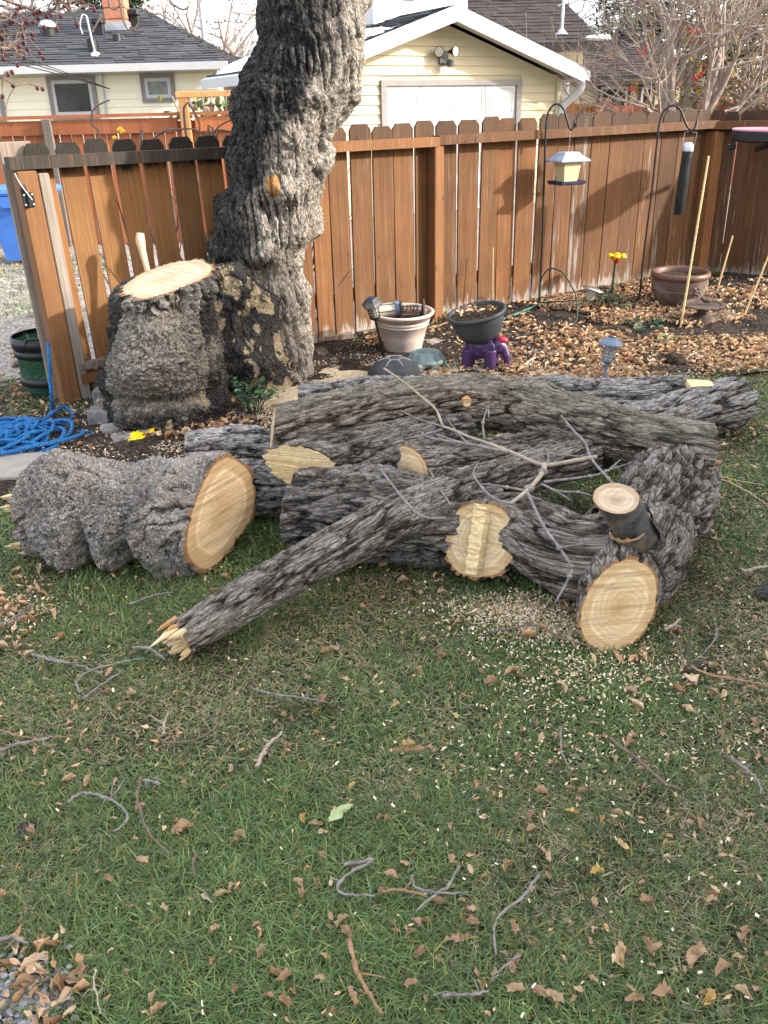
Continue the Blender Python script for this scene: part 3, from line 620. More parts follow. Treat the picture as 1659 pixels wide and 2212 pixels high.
# white building far right
wb = thing('white_building', 'white rendered building half hidden behind the bare tree at far right', 'building', (11, 25, .1))
a, b = Y(1560, 300, 25), Y(1700, 165, 25); ob('wall', *box(((a[0]+b[0])/2, 27, b[2]/2), (b[0]-a[0], 4, b[2])), M['whitewall'], wb)
ob('roof', *box(((a[0]+b[0])/2, 27, b[2]+.06), (b[0]-a[0]+.3, 4.3, .12)), M['shinglebrown'], wb)
# mast
q = Y(447, 130, 24); solo('metal_mast', *tube([V3(q[0], 24, .1), V3(q[0]-.02, 24, 6)], .07, 8), M['galv'], 'thin grey metal pole standing between the bungalow and the tree trunk', 'pole')
# lattice panel beside garage
lat = thing('lattice_panel', 'white lattice panel beside the garage corner', 'lattice', Y(1218, 240, 18))
a, b = Y(1207, 226, 18), Y(1228, 168, 18); ms = []
w_, h_ = b[0]-a[0], b[2]-a[2]
for i in range(-6, 6):
    for s_ in (1, -1):
        x0 = i*.11
        pts = [(x, (x-x0)*s_*1. if s_ > 0 else h_-(x-x0)) for x in np.linspace(0, w_, 24)]; pts = [p for p in pts if 0 <= p[1] <= h_]
        if len(pts) > 2: ms.append(beam(V3(a[0]+pts[0][0], 18+.02*s_, a[2]+pts[0][1]), V3(a[0]+pts[-1][0], 18+.02*s_, a[2]+pts[-1][1]), .01, .03, (0, 1, 0)))
ob('lattice_strips', *cat(*ms), M['white'], lat, kind='stuff')
ob('frame', *cat(beam((a[0], 18, a[2]-.6), (a[0], 18, b[2]), .04, .04, (0, 1, 0)), beam((b[0], 18, a[2]-.6), (b[0], 18, b[2]), .04, .04, (0, 1, 0))), M['white'], lat)
# ================================================================ fences
def board_mesh(name, w, z0, z1, mat, ear=.035, th=.018):
    P = [(-w/2, z0), (w/2, z0), (w/2, z1-ear), (w/2-ear*.9, z1), (-w/2+ear*.9, z1), (-w/2, z1-ear)]
    V, F = prism(P, (0, -th/2, 0), (1, 0, 0), (0, 0, 1), (0, 1, 0), th); return mdata(name, V, F, M[mat])
fen = thing('wooden_fence', 'weathered brown board fence with dog-eared boards behind the trunk and garden bed', 'fence', FNA)
def fence_u(us, v, A, B):
    d = (B-A)/np.linalg.norm(B-A); n = V3(-d[1], d[0], 0); return [float(np.dot(PL(u, v, A, n)-A, d)) for u in us]
BMS = {k: [board_mesh('board', .178, z0, z1, k) for z0, z1 in ((.03, 1.352), (.035, 1.36), (.025, 1.345))] for k in ('board', 'board_old', 'board_black')}
def put_boards(A, B, ss, kinds, lean=0., zo=0., off=0.):
    d = (B-A)/np.linalg.norm(B-A); ang = math.atan2(d[1], d[0])
    for i, (s0, s1) in enumerate(zip(ss[:-1], ss[1:])):
        p = A+d*((s0+s1)/2); w = (s1-s0)-(random.uniform(.003, .009) if A is not FNB else .001)-(off(i) if callable(off) else off); k = kinds(i); z = float(gz(p[0], p[1]))
        o = inst('board', random.choice(BMS[k]), (p[0]+random.uniform(-.002, .002), p[1], z*.7+zo+random.uniform(-.008, .008)), (random.uniform(-.006, .006), lean+random.uniform(-.006, .006), ang), (w/.178, 1, 1), fen)
S0 = fence_u([68, 132, 196, 257, 318, 377, 436, 495, 553, 610], 345, FN0, FNA)
_d = (FNA-FN0)/np.linalg.norm(FNA-FN0); S0 = [s+.0 for s in S0]
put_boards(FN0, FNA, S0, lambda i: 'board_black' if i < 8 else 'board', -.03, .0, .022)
S1 = fence_u([610, 662, 704, 751, 801, 848, 895, 940], 312, FN0, FNA)
put_boards(FN0, FNA, S1, lambda i: 'board', 0, 0, .012)
S2 = fence_u([940, 989, 1037, 1077, 1117, 1160, 1203, 1240, 1276, 1315, 1352, 1391, 1427, 1464, 1498, 1530], 300, FNA, FNB)
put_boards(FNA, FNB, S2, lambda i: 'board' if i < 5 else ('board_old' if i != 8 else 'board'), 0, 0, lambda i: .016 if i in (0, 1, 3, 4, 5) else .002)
S3 = fence_u([1531, 1563, 1594, 1624, 1654, 1684, 1714, 1745, 1776], 290, FNB, FNC)
S3 += list(np.arange(S3[-1]+.106, 2.2, .106))
put_boards(FNB, FNC, S3, lambda i: 'board_old' if i % 3 else 'board', 0, -.02)
def perp(A, B): d = (B-A)/np.linalg.norm(B-A); return V3(d[1], -d[0], 0), d
for A, B, mat, s0, s1, zr in ((FN0, FNA, 'rail_black', -.1, 1.35, 1.262), (FN0, FNA, 'rail', 1.35, np.linalg.norm(FNA-FN0)-.0, 1.262), (FNA, FNB, 'rail', .006, np.linalg.norm(FNB-FNA)-.02, 1.268), (FNB, FNC, 'rail', .0, 2.3, 1.29)):
    n, d = perp(A, B); p, q = A+d*s0+n*.06, A+d*s1+n*.06
    p = p+up*(zr if A is not FNA else 1.27); q = q+up*(zr+(.03 if A is FNA else 0))
    ob('rail', *beam(p, q, .085, .06), M[mat], fen)
    p, q = A+d*max(s0, .12)+n*.035+up*.16, A+d*s1+n*.035+up*.19
    if mat != 'rail_black': ob('rail', *beam(A+d*s0-n*.03+up*.3, A+d*s1-n*.03+up*.33, .04, .085), M['rail'], fen)
def fpost(P, n, d, w=.1, h=1.23, mat='post', name='post', zb=0., lean=0.):
    a = math.atan2(d[1], d[0]); V, F = bbox((0, 0, h/2), (w, w, h), a, .006); V[:, 2] += zb
    V = V+np.array([P[0], P[1], 0])
    if lean: V[:, :2] += np.outer(h-V[:, 2], d[:2])*lean
    return ob(name, V, F, M[mat], fen)
n, d = perp(FN0, FNA); fpost(FNA+n*.055+d*.0, n, d, .085, 1.235)
q = V3(*Y(52, 375, 4.69)[:2], 0); qb = G(141, 868)+V3(0, .04, 0); _l = float(np.dot((qb-q)[:2], d[:2]))/1.225; fpost(q, n, d, .1, 1.225, lean=_l)
Vp, Fp = bbox((q[0]+d[0]*.082, q[1]+d[1]*.082, .61), (.055, .095, 1.2), math.atan2(d[1], d[0]), .005); Vp[:, :2] += np.outer(1.22-Vp[:, 2], d[:2])*_l; ob('post_side_board', Vp, Fp, M['greywood'], fen)
n2, d2 = perp(FNA, FNB); fpost(FNB+n2*.06, n2, d2, .11, 1.245)
# grey board standing behind the end post
q = V3(*Y(34, 330, 4.79)[:2], 0); Vp, Fp = bbox((q[0], q[1], .68), (.16, .03, 1.36), math.atan2(d[1], d[0])-.1, .004); Vp[:, :2] += np.outer(1.3-Vp[:, 2], d[:2])*_l; ob('gate_jamb', Vp, Fp, M['greywood'], fen)
# latch with cord on the end post
q = V3(*Y(47, 400, 4.69)[:2], 0)+n*.066; lt = thing('gate_latch', 'black gate latch with a white cord screwed to the fence end post', 'latch', q+up*1.08)
ang = math.atan2(d[1], d[0]); ob('plate', *bbox(q+up*1.09, (.058, .016, .07), ang, .006), M['black'], lt); ob('latch_body', *cat(bbox(q+up*1.09+n*.012, (.016, .02, .07), ang, .004), lathe([(.015, -.02), (.017, 0), (.01, .02)], q+up*1.145-d*.015, 10)), M['black'], lt)
for a_, b_ in ((-1, -1), (1, -1), (1, 1), (-1, 1)): ob('screw', *lathe([(.006, 0), (.006, .004), (.001, .005)], (0, 0, 0), 8)[:1], lathe([(.006, 0), (.006, .004), (.001, .005)], (0, 0, 0), 8)[1], M['galv'], lt) if False else ob('screw', rotz(rotm(lathe([(.006, 0), (.006, .004), (.001, .005)], (0, 0, 0), 8)[0], (1, 0, 0), 1.571), ang)+q+up*(1.09+.024*b_)+d*.02*a_+n*.008, lathe([(.006, 0), (.006, .004), (.001, .005)], (0, 0, 0), 8)[1], M['steel'], lt)
ob('cord', *tube([q+up*1.22-d*.045+n*.01, q+up*1.17-d*.03+n*.016, q+up*1.09+d*.012+n*.025], .003, 5, .02), M['white'], lt)
# kick boards between the post and the stump
kb = [Z(150, 812, .2), Z(262, 806, .2)]
pn, _ = perp(FN0, FNA); A_, B_ = FN0+d*.06+n*.10, FN0+d*.72+n*.08
ob('kick_board', *beam(A_+up*.2, B_+up*.21, .06, .035), M['rotwood'], fen); ob('kick_board', *beam(A_+up*.13+n*.01, B_+up*.16, .035, .055), M['rail'], fen)
q = G(700, 742); solo('grey_plank', *bbox(q+V3(.02, .03, .035), (.36, .09, .035), .3, .004), M['rotwood'], 'short weathered grey plank lying at the foot of the fence right of the trunk', 'plank')
ms = []
for o in [c for c in fen.children if c.name.startswith('board')]:    # nail heads along the rails
    a = o.rotation_euler.z
    for zz in (1.235, .3):
        for k in (-.04, .04): ms.append(bbox(np.array(o.location)+ORG[fen]+V3(k*math.cos(a)+.0105*math.sin(a), k*math.sin(a)-.0105*math.cos(a), zz), (.007, .004, .007), a, .001))
ob('nail_heads', *cat(*ms), M['iron'], fen, kind='stuff')
# ---- alley fence on the left
AY = 10.7; af = thing('alley_fence', 'reddish board fence with a top rail across the alley on the left', 'fence', (-2.6, AY, .1))
zt = float(Y(200, 255, AY)[2]); x0, x1 = Y(-130, 260, AY)[0], Y(640, 260, AY)[0]
bm = [mdata('board', *box((0, 0, (zt-.15)/2), (.122, .018, zt-.15)), M['redfence'])]
x = x0
while x < x1: inst('board', bm[0], (x+.064, AY+random.uniform(-.003, .003), .1), (0, random.uniform(-.004, .004), 0), (1, 1, 1), af); x += .131 if random.random() > .4 else .137
ob('cap_rail', *box(((x0+x1)/2, AY-.02, zt+.02), (x1-x0, .12, .035)), M['redfence'], af)
xp = Y(404, 260, AY)[0]; xq = Y(104, 260, AY)[0]
ob('top_rail', *box(((x0+xp)/2-.05, AY-.035, zt-.09), (xp-x0-.1, .04, .15)), M['redfence'], af); ob('top_rail', *box(((x1+xp)/2+.05, AY-.035, zt-.09), (x1-xp-.1, .04, .15)), M['redfence'], af)
zq = float(Y(404, 211, AY)[2])
ob('post', *bbox((xq, AY-.07, zt/2), (.1, .06, zt), 0, .004), M['greywood'], af); ob('post', *bbox((xp, AY-.075, zq/2), (.1, .09, zq), 0, .004), M['cedar'], af)
ob('arch_beam', *bbox((xp+.6, AY-.075, zq+.03), (1.35, .1, .06), 0, .004), M['cedar'], af)
ob('post', *bbox((xp+1.2, AY-.075, zq/2), (.1, .09, zq), 0, .004), M['cedar'], af)
# ---- cedar enclosure by the garage, pink fence on the right
ce = thing('cedar_screen', 'new orange cedar board screen right of the garage corner', 'fence', Y(1245, 250, 15.5))
a, b = Y(1200, 290, 15.8), Y(1296, 226, 15.8); ztc = float(b[2]); nb = 9
for i in range(nb):
    w = (b[0]-a[0])/nb; ob('board', *bbox((a[0]+w*(i+.5), 15.8+random.uniform(-.003, .003), ztc/2), (w-.008, .02, ztc-.06), 0, .003), M['cedar'], ce)
ob('cap_rail', *bbox(((a[0]+b[0])/2, 15.76, ztc), (b[0]-a[0]+.06, .12, .05), 0, .004), M['cedar'], ce); ob('post', *bbox((b[0]-.03, 15.72, ztc/2), (.12, .09, ztc-.06), 0, .004), M['cedar'], ce)
c0 = Y(1240, 228, 15.2); ob('side_wing', *beam((a[0], 15.74, ztc-.02), (c0[0], 15.2, ztc-.03), .03, .2), M['cedar'], ce)
pf = thing('pink_fence', 'faded pink board fence behind the shepherd hooks on the right', 'fence', Y(1470, 250, 16.5))
x0, x1 = Y(1297, 250, 16.5)[0], Y(1790, 250, 16.5)[0]; zt = float(Y(1400, 226, 16.5)[2]); pm = mdata('board', *box((0, 0, zt/2), (.17, .02, zt)), M['pinkfence']); x = x0; i = 0
while x < x1:
    inst('board', pm, (x+.09, 16.5, -.0+(.12 if i < 1 else 0)+.00), (0, 0, 0), (1, 1, 1), pf); x += .187; i += 1
xa = Y(1505, 240, 16.4)[0]; za = float(Y(1560, 220, 16.4)[2]); ob('cap_rail', *box(((xa+x1)/2, 16.38, za), (x1-xa, .12, .09)), M['pinkfence'], pf)
# ================================================================ standing trunk with its cut side stem
def furrow(q, s, la=.11, w=.034, warp=.5):
    # q: points whose z runs along the grain
    p = q/np.array([w, w, la]); p = p+warp*np.c_[vn(p*.9, s+50), vn(p*.9+9, s+51), vn(p*.9+19, s+52)*.7]
    n1 = np.abs(vn(p*.8, s)+.25*vn(p*2.1, s+1)); p2 = p*V3(1.9, 1.9, 2.6)+.4*vn(p, s+3)[:, None]; n2 = np.abs(vn(p2, s+7))
    a, b = worley(p*V3(1.5, 1.5, 2.2)+.3*vn(p*3, s+4)[:, None], s+9)
    e = sstep(.0, .3, n1); return np.clip(e*(.55+.25*sstep(0, .22, n2)+.2*sstep(.0, .16, b-a))+.16*vn(p*V3(3, 3, 3.5), s+12), 0, 1)
def nodule(q, s, c=.03):
    p = q/c; p = p+.6*np.c_[vn(p*.7, s), vn(p*.7+7, s+1), vn(p*.7+13, s+2)]; a, b = worley(p, s+5); a2, b2 = worley(p*2.1, s+8)
    return np.clip(.25+.3*(1-a)*sstep(0, .18, b-a)+.4*sstep(.0, .22, b2-a2)*(1-.6*a2)+.3*fbm(p*1.3, 3, s+11), 0, 1)
tree = thing('tree', 'leaning burled old tree trunk with a sawn-off side stem and sawdust in its crevices', 'tree', (-.75, 4.9, 0))
def column(name, rows, yc, seed, mat, kind, step, ylean=0., flat=None, extra=None, ysq=1.):
    P, R = [], []
    for v, l, r in rows:
        y = yc+ylean*(rows[-1][0]-v); p = Y((l+r)/2, v, y); zd = np.dot(p-_C, _F); P.append(p); R.append((r-l)/2/FPX*zd)
    P, R = resample(P, R, step); T = np.arange(len(P)); m = int(2*math.pi*R.max()/step); a = np.arange(m)*2*math.pi/m
    dirs = np.c_[np.cos(a), np.sin(a)*ysq, a*0]; n, = R.shape; k = 45; e = np.pad(R, k, mode='edge'); RS = np.convolve(e, np.ones(2*k+1)/(2*k+1), 'valid')
    D = np.tile(dirs, (n, 1)); C_ = np.repeat(P, m, 0); c2_ = np.tile(np.cos(a)**2, n); RR = np.repeat(R, m)*c2_+np.repeat(RS, m)*(1-c2_); Q = C_+D*RR[:, None]
    qz = Q.copy(); tw = Q[:, 2]*.5; qz[:, 0] += tw*.1
    return P, R, m, D, C_, RR, Q, qz
TR = [(-60, 580, 800), (-20, 572, 795), (20, 570, 790), (73, 567, 787), (145, 540, 780), (200, 502, 777), (238, 502, 749), (281, 508, 724), (337, 494, 707), (400, 500, 695), (440, 468, 685), (475, 463, 688), (505, 470, 684), (545, 478, 653), (590, 482, 650), (640, 482, 664), (700, 474, 656), (756, 468, 672), (800, 455, 680), (840, 440, 692)]
P, R, m, D, C_, RR, Q, qz = column('trunk', TR, 5.16, 1, 'bark', 'f', .0078)
f1 = furrow(qz, 3, .17, .034); nd = nodule(Q, 21, .034); mk = sstep(-.1, .35, fbm(Q*3.1, 2, 31))
lump = fbm(Q*V3(4, 4, 3), 3, 41)*.06+.09*np.maximum(0, fbm(Q*6.5, 2, 43)-.08)
h = f1*(1-mk*.6)+nd*mk*.6
fine = fbm(Q*70, 2, 5)
disp = lump+(h-.55)*.036+fine*.006
zz = Q[:, 2]
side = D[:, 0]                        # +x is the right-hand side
stain_shade = .45+.3*sstep(1.2, 1.7, zz)-.5*side+.12*(zz < .3)  # black stain towards the top; left-to-right darkening is shade painted into the bark
wp = Y(592, 398, 4.88); wd = np.linalg.norm((Q-wp)*V3(1, .6, .75), axis=1); wound = sstep(.05, .02, wd+.05*fbm(Q*22, 2, 61))
dust = sstep(.15, .55, fbm(Q*13, 3, 71)-.1)*sstep(1.35, .9, zz)*sstep(.4, -.2, np.abs(side-.25)-.5)*.5+ .62*sstep(.12, .4, fbm(Q*11, 3, 73))*sstep(.55, .25, zz)*(side < .3)
V = Q+D*disp[:, None]
ob('trunk', V, gridF(len(P), m), M['bark_trunk'], tree, True, {'h': h*.85+.25*fine, 'stain_shade': stain_shade, 'wound': wound, 'dust': dust, 'bq': qz/V3(.024, .024, .1)})
# root mass between the two stems
RM = [(560, 438, 520), (600, 440, 560), (660, 430, 590), (720, 430, 600), (780, 425, 610), (840, 420, 625), (880, 415, 640), (905, 410, 650)]
P, R, m, D, C_, RR, Q, qz = column('root', RM, 4.86, 2, 'b', 'n', .0085, 0.0)
f1 = furrow(qz, 13, .07, .04); nd = nodule(Q, 23, .04); h = f1*.4+nd*.6; fine = fbm(Q*60, 2, 6)
disp = fbm(Q*4.5, 3, 44)*.09+.03*fbm(Q*14, 3, 45)+(h-.5)*.024+fine*.006
V = Q+D*disp[:, None]
nz_ = fbm(Q*10, 3, 74); dust = .64*sstep(-.12, .22, nz_-.5*(h-.5))*sstep(.95, .6, Q[:, 2])
ob('root_mass', V, gridF(len(P), m), M['bark_trunk'], tree, True, {'h': h, 'stain_shade': .8+0*h, 'wound': 0*h, 'dust': dust, 'bq': Q/.026})
# cut side stem
SR = [(600, 262, 452), (625, 260, 452), (650, 258, 452), (690, 254, 458), (730, 250, 464), (770, 242, 472), (810, 236, 480), (850, 238, 490), (890, 244, 498), (925, 262, 506), (950, 272, 510)]
P, R, m, D, C_, RR, Q, qz = column('stump', SR, 4.42, 4, 'b', 'n', .0068, 0.)
nd = nodule(Q, 25, .027); f1 = furrow(qz, 15, .05, .03); topm = sstep(.53, .62, Q[:, 2])
h = nd*(1-topm)+f1*topm; fine = fbm(Q*80, 2, 8)
big = .05*np.cos((Q[:, 2]-.32)*13+1.5*D[:, 0])*sstep(.6, .45, Q[:, 2])
cre = np.exp(-((Q[:, 0]+.92-.25*(Q[:, 2]-.2))/.025)**2)*sstep(.3, .22, Q[:, 2])*.06
an = np.arctan2(D[:, 1], D[:, 0]); ga = lambda a0, z0, sa, sz: np.exp(-(np.angle(np.exp(1j*(an-a0)))/sa)**2-((Q[:, 2]-z0)/sz)**2)
burl = .1*ga(-1.75, .36, .7, .14)-.065*ga(-1.6, .165, 1.1, .03)+.05*ga(-1.15, .07, .4, .07)+.05*ga(-2.05, .06, .4, .07)-.04*ga(-1.6, .08, .09, .1)+.05*ga(-2.8, .2, .5, .15)+.04*ga(-.5, .3, .5, .16)-.02*ga(-1.6, .58, 1.2, .05)+.05*ga(-.35, .66, .4, .12)-.045*ga(-.95, .66, .22, .12)+.05*ga(2.9, .62, .4, .12)
disp = burl+fbm(Q*4.2, 3, 47)*.045+.02*fbm(Q*13, 3, 48)+(h-.5)*.034+fine*.007-cre*.5
ct = Y(355, 604, 4.42); slope_ = .19   # cut plane: rises to the right, level front to back
plane = lambda x, y: ct[2]+slope_*(x-ct[0])+.2*(y-ct[1])
V = Q+D*disp[:, None]; top = np.repeat(np.arange(len(P)), m)
lim = plane(V[:, 0], V[:, 1]); first = top == 0
V[:, 2] = np.minimum(V[:, 2], lim); V[first, 2] = lim[first]
stain_shade = .4+.2*sstep(.2, .06, Q[:, 2])-.25*ga(-1.65, .38, .8, .17)+.3*(D[:, 0] < -.75)+.2*(D[:, 0] > .8)
ob('side_stem', V, gridF(len(P), m), M['bark_trunk'], tree, True, {'h': h*.9+.25*fine, 'stain_shade': stain_shade, 'wound': 0*h, 'dust': .58*sstep(.1, .42, fbm(Q*14, 3, 75))*sstep(.3, .1, Q[:, 2])+.3*(D[:, 0] > .5)*sstep(.1, .4, fbm(Q*12, 3, 77)), 'bq': Q*V3(1, 1, .75)/.019})
def smooth_ring(r, k):
    n = len(r); w = np.exp(-.5*(np.arange(-3*k, 3*k+1)/k)**2); w /= w.sum(); o = np.zeros_like(r)
    for i, a in zip(range(-3*k, 3*k+1), w): o += a*np.roll(r, i, 0)
    return o
def cap(name, ring, n, mat, parent, rim=.955, dish=0., seed=0, flip=False, fr=(0, .12, .25, .4, .55, .7, .8, .9, 1)):
    ring = np.asarray(ring, float); c = ring.mean(0); n = np.array(n, float)/np.linalg.norm(n); sm = c+(smooth_ring(ring, max(2, len(ring)//28))-c)*rim
    rows, rr = [], []
    for q in fr: rows.append(c+(sm-c)*max(q, .01)); rr += [q*.945]*len(ring)
    rows.append(ring); rr += [1.]*len(ring)
    V = np.vstack(rows); e1 = np.cross(n, (0, 0, 1.)); e1 = e1/np.linalg.norm(e1) if np.linalg.norm(e1) > .1 else V3(1, 0, 0); e2 = np.cross(n, e1)
    uv = np.c_[(V-c)@e1, (V-c)@e2]; rr = np.array(rr)
    V = V+np.outer(.0018*fbm(np.c_[uv*[20, 140], uv[:, 0]*0+seed], 2, seed)+dish*(1-rr**2)+.002*(rr < .99), n)
    F = gridF(len(rows), len(ring))
    return ob(name, V, F if not flip else F[:, ::-1], M[mat], parent, True, {'rr': rr}, uv+np.array([.02, -.015])*min(1, np.abs(uv).max()*4))
cf = cap('cut_face', V[:m], (-slope_, -.2, 1), 'cut_stump', tree, .97, seed=4)
# ================================================================ the felled logs
def log(name, label, pts, rad, mat, seed, kind='furrow', amp=.017, la=.12, w=.034, step=.0062, cut0=None, cut1=None, cap0='cut_ring', cap1='cut_ring', lump=.03, parent=None, bumps=(), catg='log', nod=.03, group='sawn logs heaped on the lawn', squash=1., blend=2.5):
    P, R = resample(pts, rad, step); T, N, B = frames(P); m = max(24, int(2*math.pi*R.max()/step)); a = np.arange(m)*2*math.pi/m; n = len(P)
    s = np.r_[0, np.cumsum(np.linalg.norm(np.diff(P, axis=0), axis=1))]; L = s[-1]
    th = np.tile(a, n); S_ = np.repeat(s, m); RR = np.repeat(R, m)
    off = np.cos(th)[:, None]*np.repeat(N, m, 0)+np.sin(th)[:, None]*np.repeat(B, m, 0)
    q = np.c_[np.cos(th)*RR, np.sin(th)*RR, S_+.12*np.cos(th)*RR]+seed*3.1
    twist = S_*.5; q[:, :2] = np.c_[np.cos(th+twist)*RR, np.sin(th+twist)*RR]+seed*1.7
    if kind == 'furrow': h = furrow(q, seed, la*1.4, w*1.15)
    elif kind == 'burl':
        nd = nodule(q, seed, nod); f = furrow(q, seed+2, .06, w); mk = sstep(-.25, .2, fbm(q*5, 2, seed+9)); h = nd*mk+f*(1-mk)
    fine = fbm(q*80, 2, seed+4)
    d = lump*fbm(np.c_[q[:, :2]*4, q[:, 2:]*3], 2, seed+6)+amp*(h-.6)*1.05+fine*amp*.3
    for (bs, bt, bl, bw, ba) in bumps:     # along (0..1), angle, length, width in radians, height
        dt = np.angle(np.exp(1j*(th-bt))); d = d+ba*np.exp(-((S_/L-bs)/bl)**2-(dt/bw)**2)
    if kind == 'burl': d = d+.028*fbm(q*11, 3, seed+21)
    d = d-d.mean()+.004
    V = np.repeat(P, m, 0)+off*(RR*1.+d)[:, None]
    for end, cn in ((0, cut0), (1, cut1)):
        if cn is None: continue
        cn = np.array(cn, float); cn /= np.linalg.norm(cn); t = T[0] if end == 0 else T[-1]; cn = cn if abs(np.dot(t, cn)) > .45 else cn+t*np.sign(np.dot(t, cn))*(.5-abs(np.dot(t, cn))); cn /= np.linalg.norm(cn); P0 = P[0] if end == 0 else P[-1]
        dist = S_ if end == 0 else L-S_; wgt = sstep(1, 0, dist/(blend*R.max())); o = V-np.repeat(P, m, 0)
        V = V+np.outer(-(o@cn)/np.dot(t, cn)*wgt, t)
    g = V.reshape(n, m, 3)
    if parent is None:
        mn = V[:, 2].min(); parent = thing(name, label, catg, (P[:, 0].mean(), P[:, 1].mean(), mn), group); bn = 'bark'
    else: bn = name
    nzz = off[:, 2]; bq = q/(V3(w*1.05, w*1.05, la*1.8) if kind == 'furrow' else V3(nod, nod, nod)*.8)
    ob(bn, V, gridF(n, m)[:, ::-1], M[mat], parent, True, {'h': h+.2*fine, 'up': np.clip(nzz*.75+.35, 0, 1), 'bq': bq})
    if cap0: cap('cut_face', g[0], cut0 if cut0 is not None else -T[0], cap0, parent, seed=seed, flip=False)
    if cap1: cap('cut_face', g[-1], cut1 if cut1 is not None else T[-1], cap1, parent, seed=seed+1, flip=True)
    return parent, g
def splinter_set(parent, name, c, d, side, r, specs, mat='split'):
    # thin broken wedges of wood standing out of a torn end: specs = (offset across, offset up, length, width, thickness, twist)
    d = np.array(d, float)/np.linalg.norm(d); side = np.array(side, float); side = side-d*np.dot(side, d); side /= np.linalg.norm(side); u_ = np.cross(side, d); ms = []; g = []
    for (a, b, ln, w, th, tw) in specs:
        o = np.array(c, float)+side*a+u_*b; e = d+side*tw+u_*random.uniform(-.1, .1); e /= np.linalg.norm(e)
        V = []
        for k, (t, f) in enumerate(((-.35, 1.1), (.25, 1.), (.6, .8), (1., .22))):
            jit = random.uniform(-.2, .2)*w
            for x, z in ((-1, -1), (1, -1), (1, 1), (-1, 1)): V.append(o+e*(t*ln+random.uniform(0, .08)*ln)+side*(x*w/2*f+jit)+u_*(z*th/2*f))
        ms.append((V, [(3, 2, 1, 0), (12, 13, 14, 15)]+[(k*4+i, k*4+(i+1) % 4, k*4+4+(i+1) % 4, k*4+4+i) for k in range(3) for i in range(4)])); g += list(np.random.rand(16)*.3+a*6)
    V, F = cat(*ms); return ob(name, V, F, M[mat], parent, attrs={'g': g}, kind='stuff')
# burled log on the left
p0, p1 = Z(92, 1092, .19), Z(474, 1102, .205)
p0[1] += .0
t, g = log('burled_log', 'short fat burled log at far left with a pale sawn face turned right', [p0, p0*.66+p1*.34+V3(0, .0, .0), p0*.33+p1*.67, p1], [.168, .18, .183, .192], 'bark_burl', 2, 'burl', .024, .08, .034, .0058,
    cut0=(-1, .35, .0), cut1=(.885, -.465, .02), cap0='cut_old', cap1='cut_gold', lump=.05, nod=.022, blend=1.2,
    bumps=((.2, .8, .1, .5, .07), (.24, .0, .1, .4, .05), (.44, .85, .07, .5, .06), (.5, .1, .07, .35, .03), (.68, .5, .085, .55, .065), (.78, 1.25, .12, .4, .09), (.33, .6, .022, .9, -.03), (.56, .7, .022, .8, -.03), (.34, .7, .03, .7, -.025), (.6, .3, .03, .8, -.03), (.15, -1.4, .12, .6, .06), (.5, -1.3, .1, .6, -.025), (.85, -1.2, .1, .5, .02), (1., .8, .2, .6, .035), (1., -.75, .25, .6, -.065), (1., 2.6, .2, .5, .015)))
splinter_set(t, 'torn_wood', p0+V3(-.02, -.05, -.03), (-1, -.1, .05), (0, -.5, .85), .1, [(random.uniform(.0, .12), random.uniform(-.03, .03), random.uniform(.03, .08), random.uniform(.012, .03), random.uniform(.006, .014), random.uniform(-.3, .3)) for _ in range(16)]+[(random.uniform(-.13, -.08), random.uniform(.02, .07), random.uniform(.06, .12), random.uniform(.015, .035), random.uniform(.008, .016), random.uniform(-.2, .2)) for _ in range(9)])
# long grey log behind it
log('grey_log', 'thick grey log lying behind the burled log with its left end beside the yellow wedge', [Z(405, 1022, .17), Z(560, 1022, .165), Z(760, 1030, .15), Z(860, 1035, .15)], [.158, .16, .155, .15], 'bark_pale', 5, 'furrow', .022, .1, .027, .0056, cut0=(-1, -.1, .1), cap0='cut_old', cap1='cut_dull')
# dark log under the pile
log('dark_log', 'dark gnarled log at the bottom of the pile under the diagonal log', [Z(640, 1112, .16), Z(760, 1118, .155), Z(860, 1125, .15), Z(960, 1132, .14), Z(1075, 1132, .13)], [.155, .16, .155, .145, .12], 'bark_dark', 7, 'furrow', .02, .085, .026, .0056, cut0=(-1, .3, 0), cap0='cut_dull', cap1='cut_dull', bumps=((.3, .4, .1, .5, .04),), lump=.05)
# back logs
t, g = log('split_end_log', 'rear log behind the arched log with pale torn wood at its right end', [Z(650, 868, .13), Z(900, 866, .13), Z(1200, 872, .13), Z(1478, 868, .13)], [.1, .11, .12, .12], 'bark_pale', 9, 'furrow', .02, .11, .027, .0064, cap0='cut_old', cap1='cut_dull')
e = Z(1478, 868, .13); V, F = bbox((0, 0, 0), (.14, .1, .1), 0, .004)
splinter_set(t, 'torn_wood', e+V3(.01, -.06, .045), (1, -.1, .03), (.05, -.25, 1), .1, [(q, .03-.02*(i % 3), .085+.02*(i % 2), .028, .05, 0) for i, q in enumerate(np.linspace(-.06, .07, 6))]+[(q, -.04, .075+.02*(i % 2), .03, .04, 0) for i, q in enumerate(np.linspace(-.03, .08, 4))])
log('striped_log', 'striped grey log reaching furthest right on the lawn behind the arched log', [Z(1250, 965, .13), Z(1380, 925, .125), Z(1500, 892, .125), Z(1588, 872, .125)], [.1, .108, .112, .112], 'bark_pale', 11, 'furrow', .018, .12, .026, .006, cut1=(.75, .62, -.15), cap0='cut_dull', cap1='cut_old')
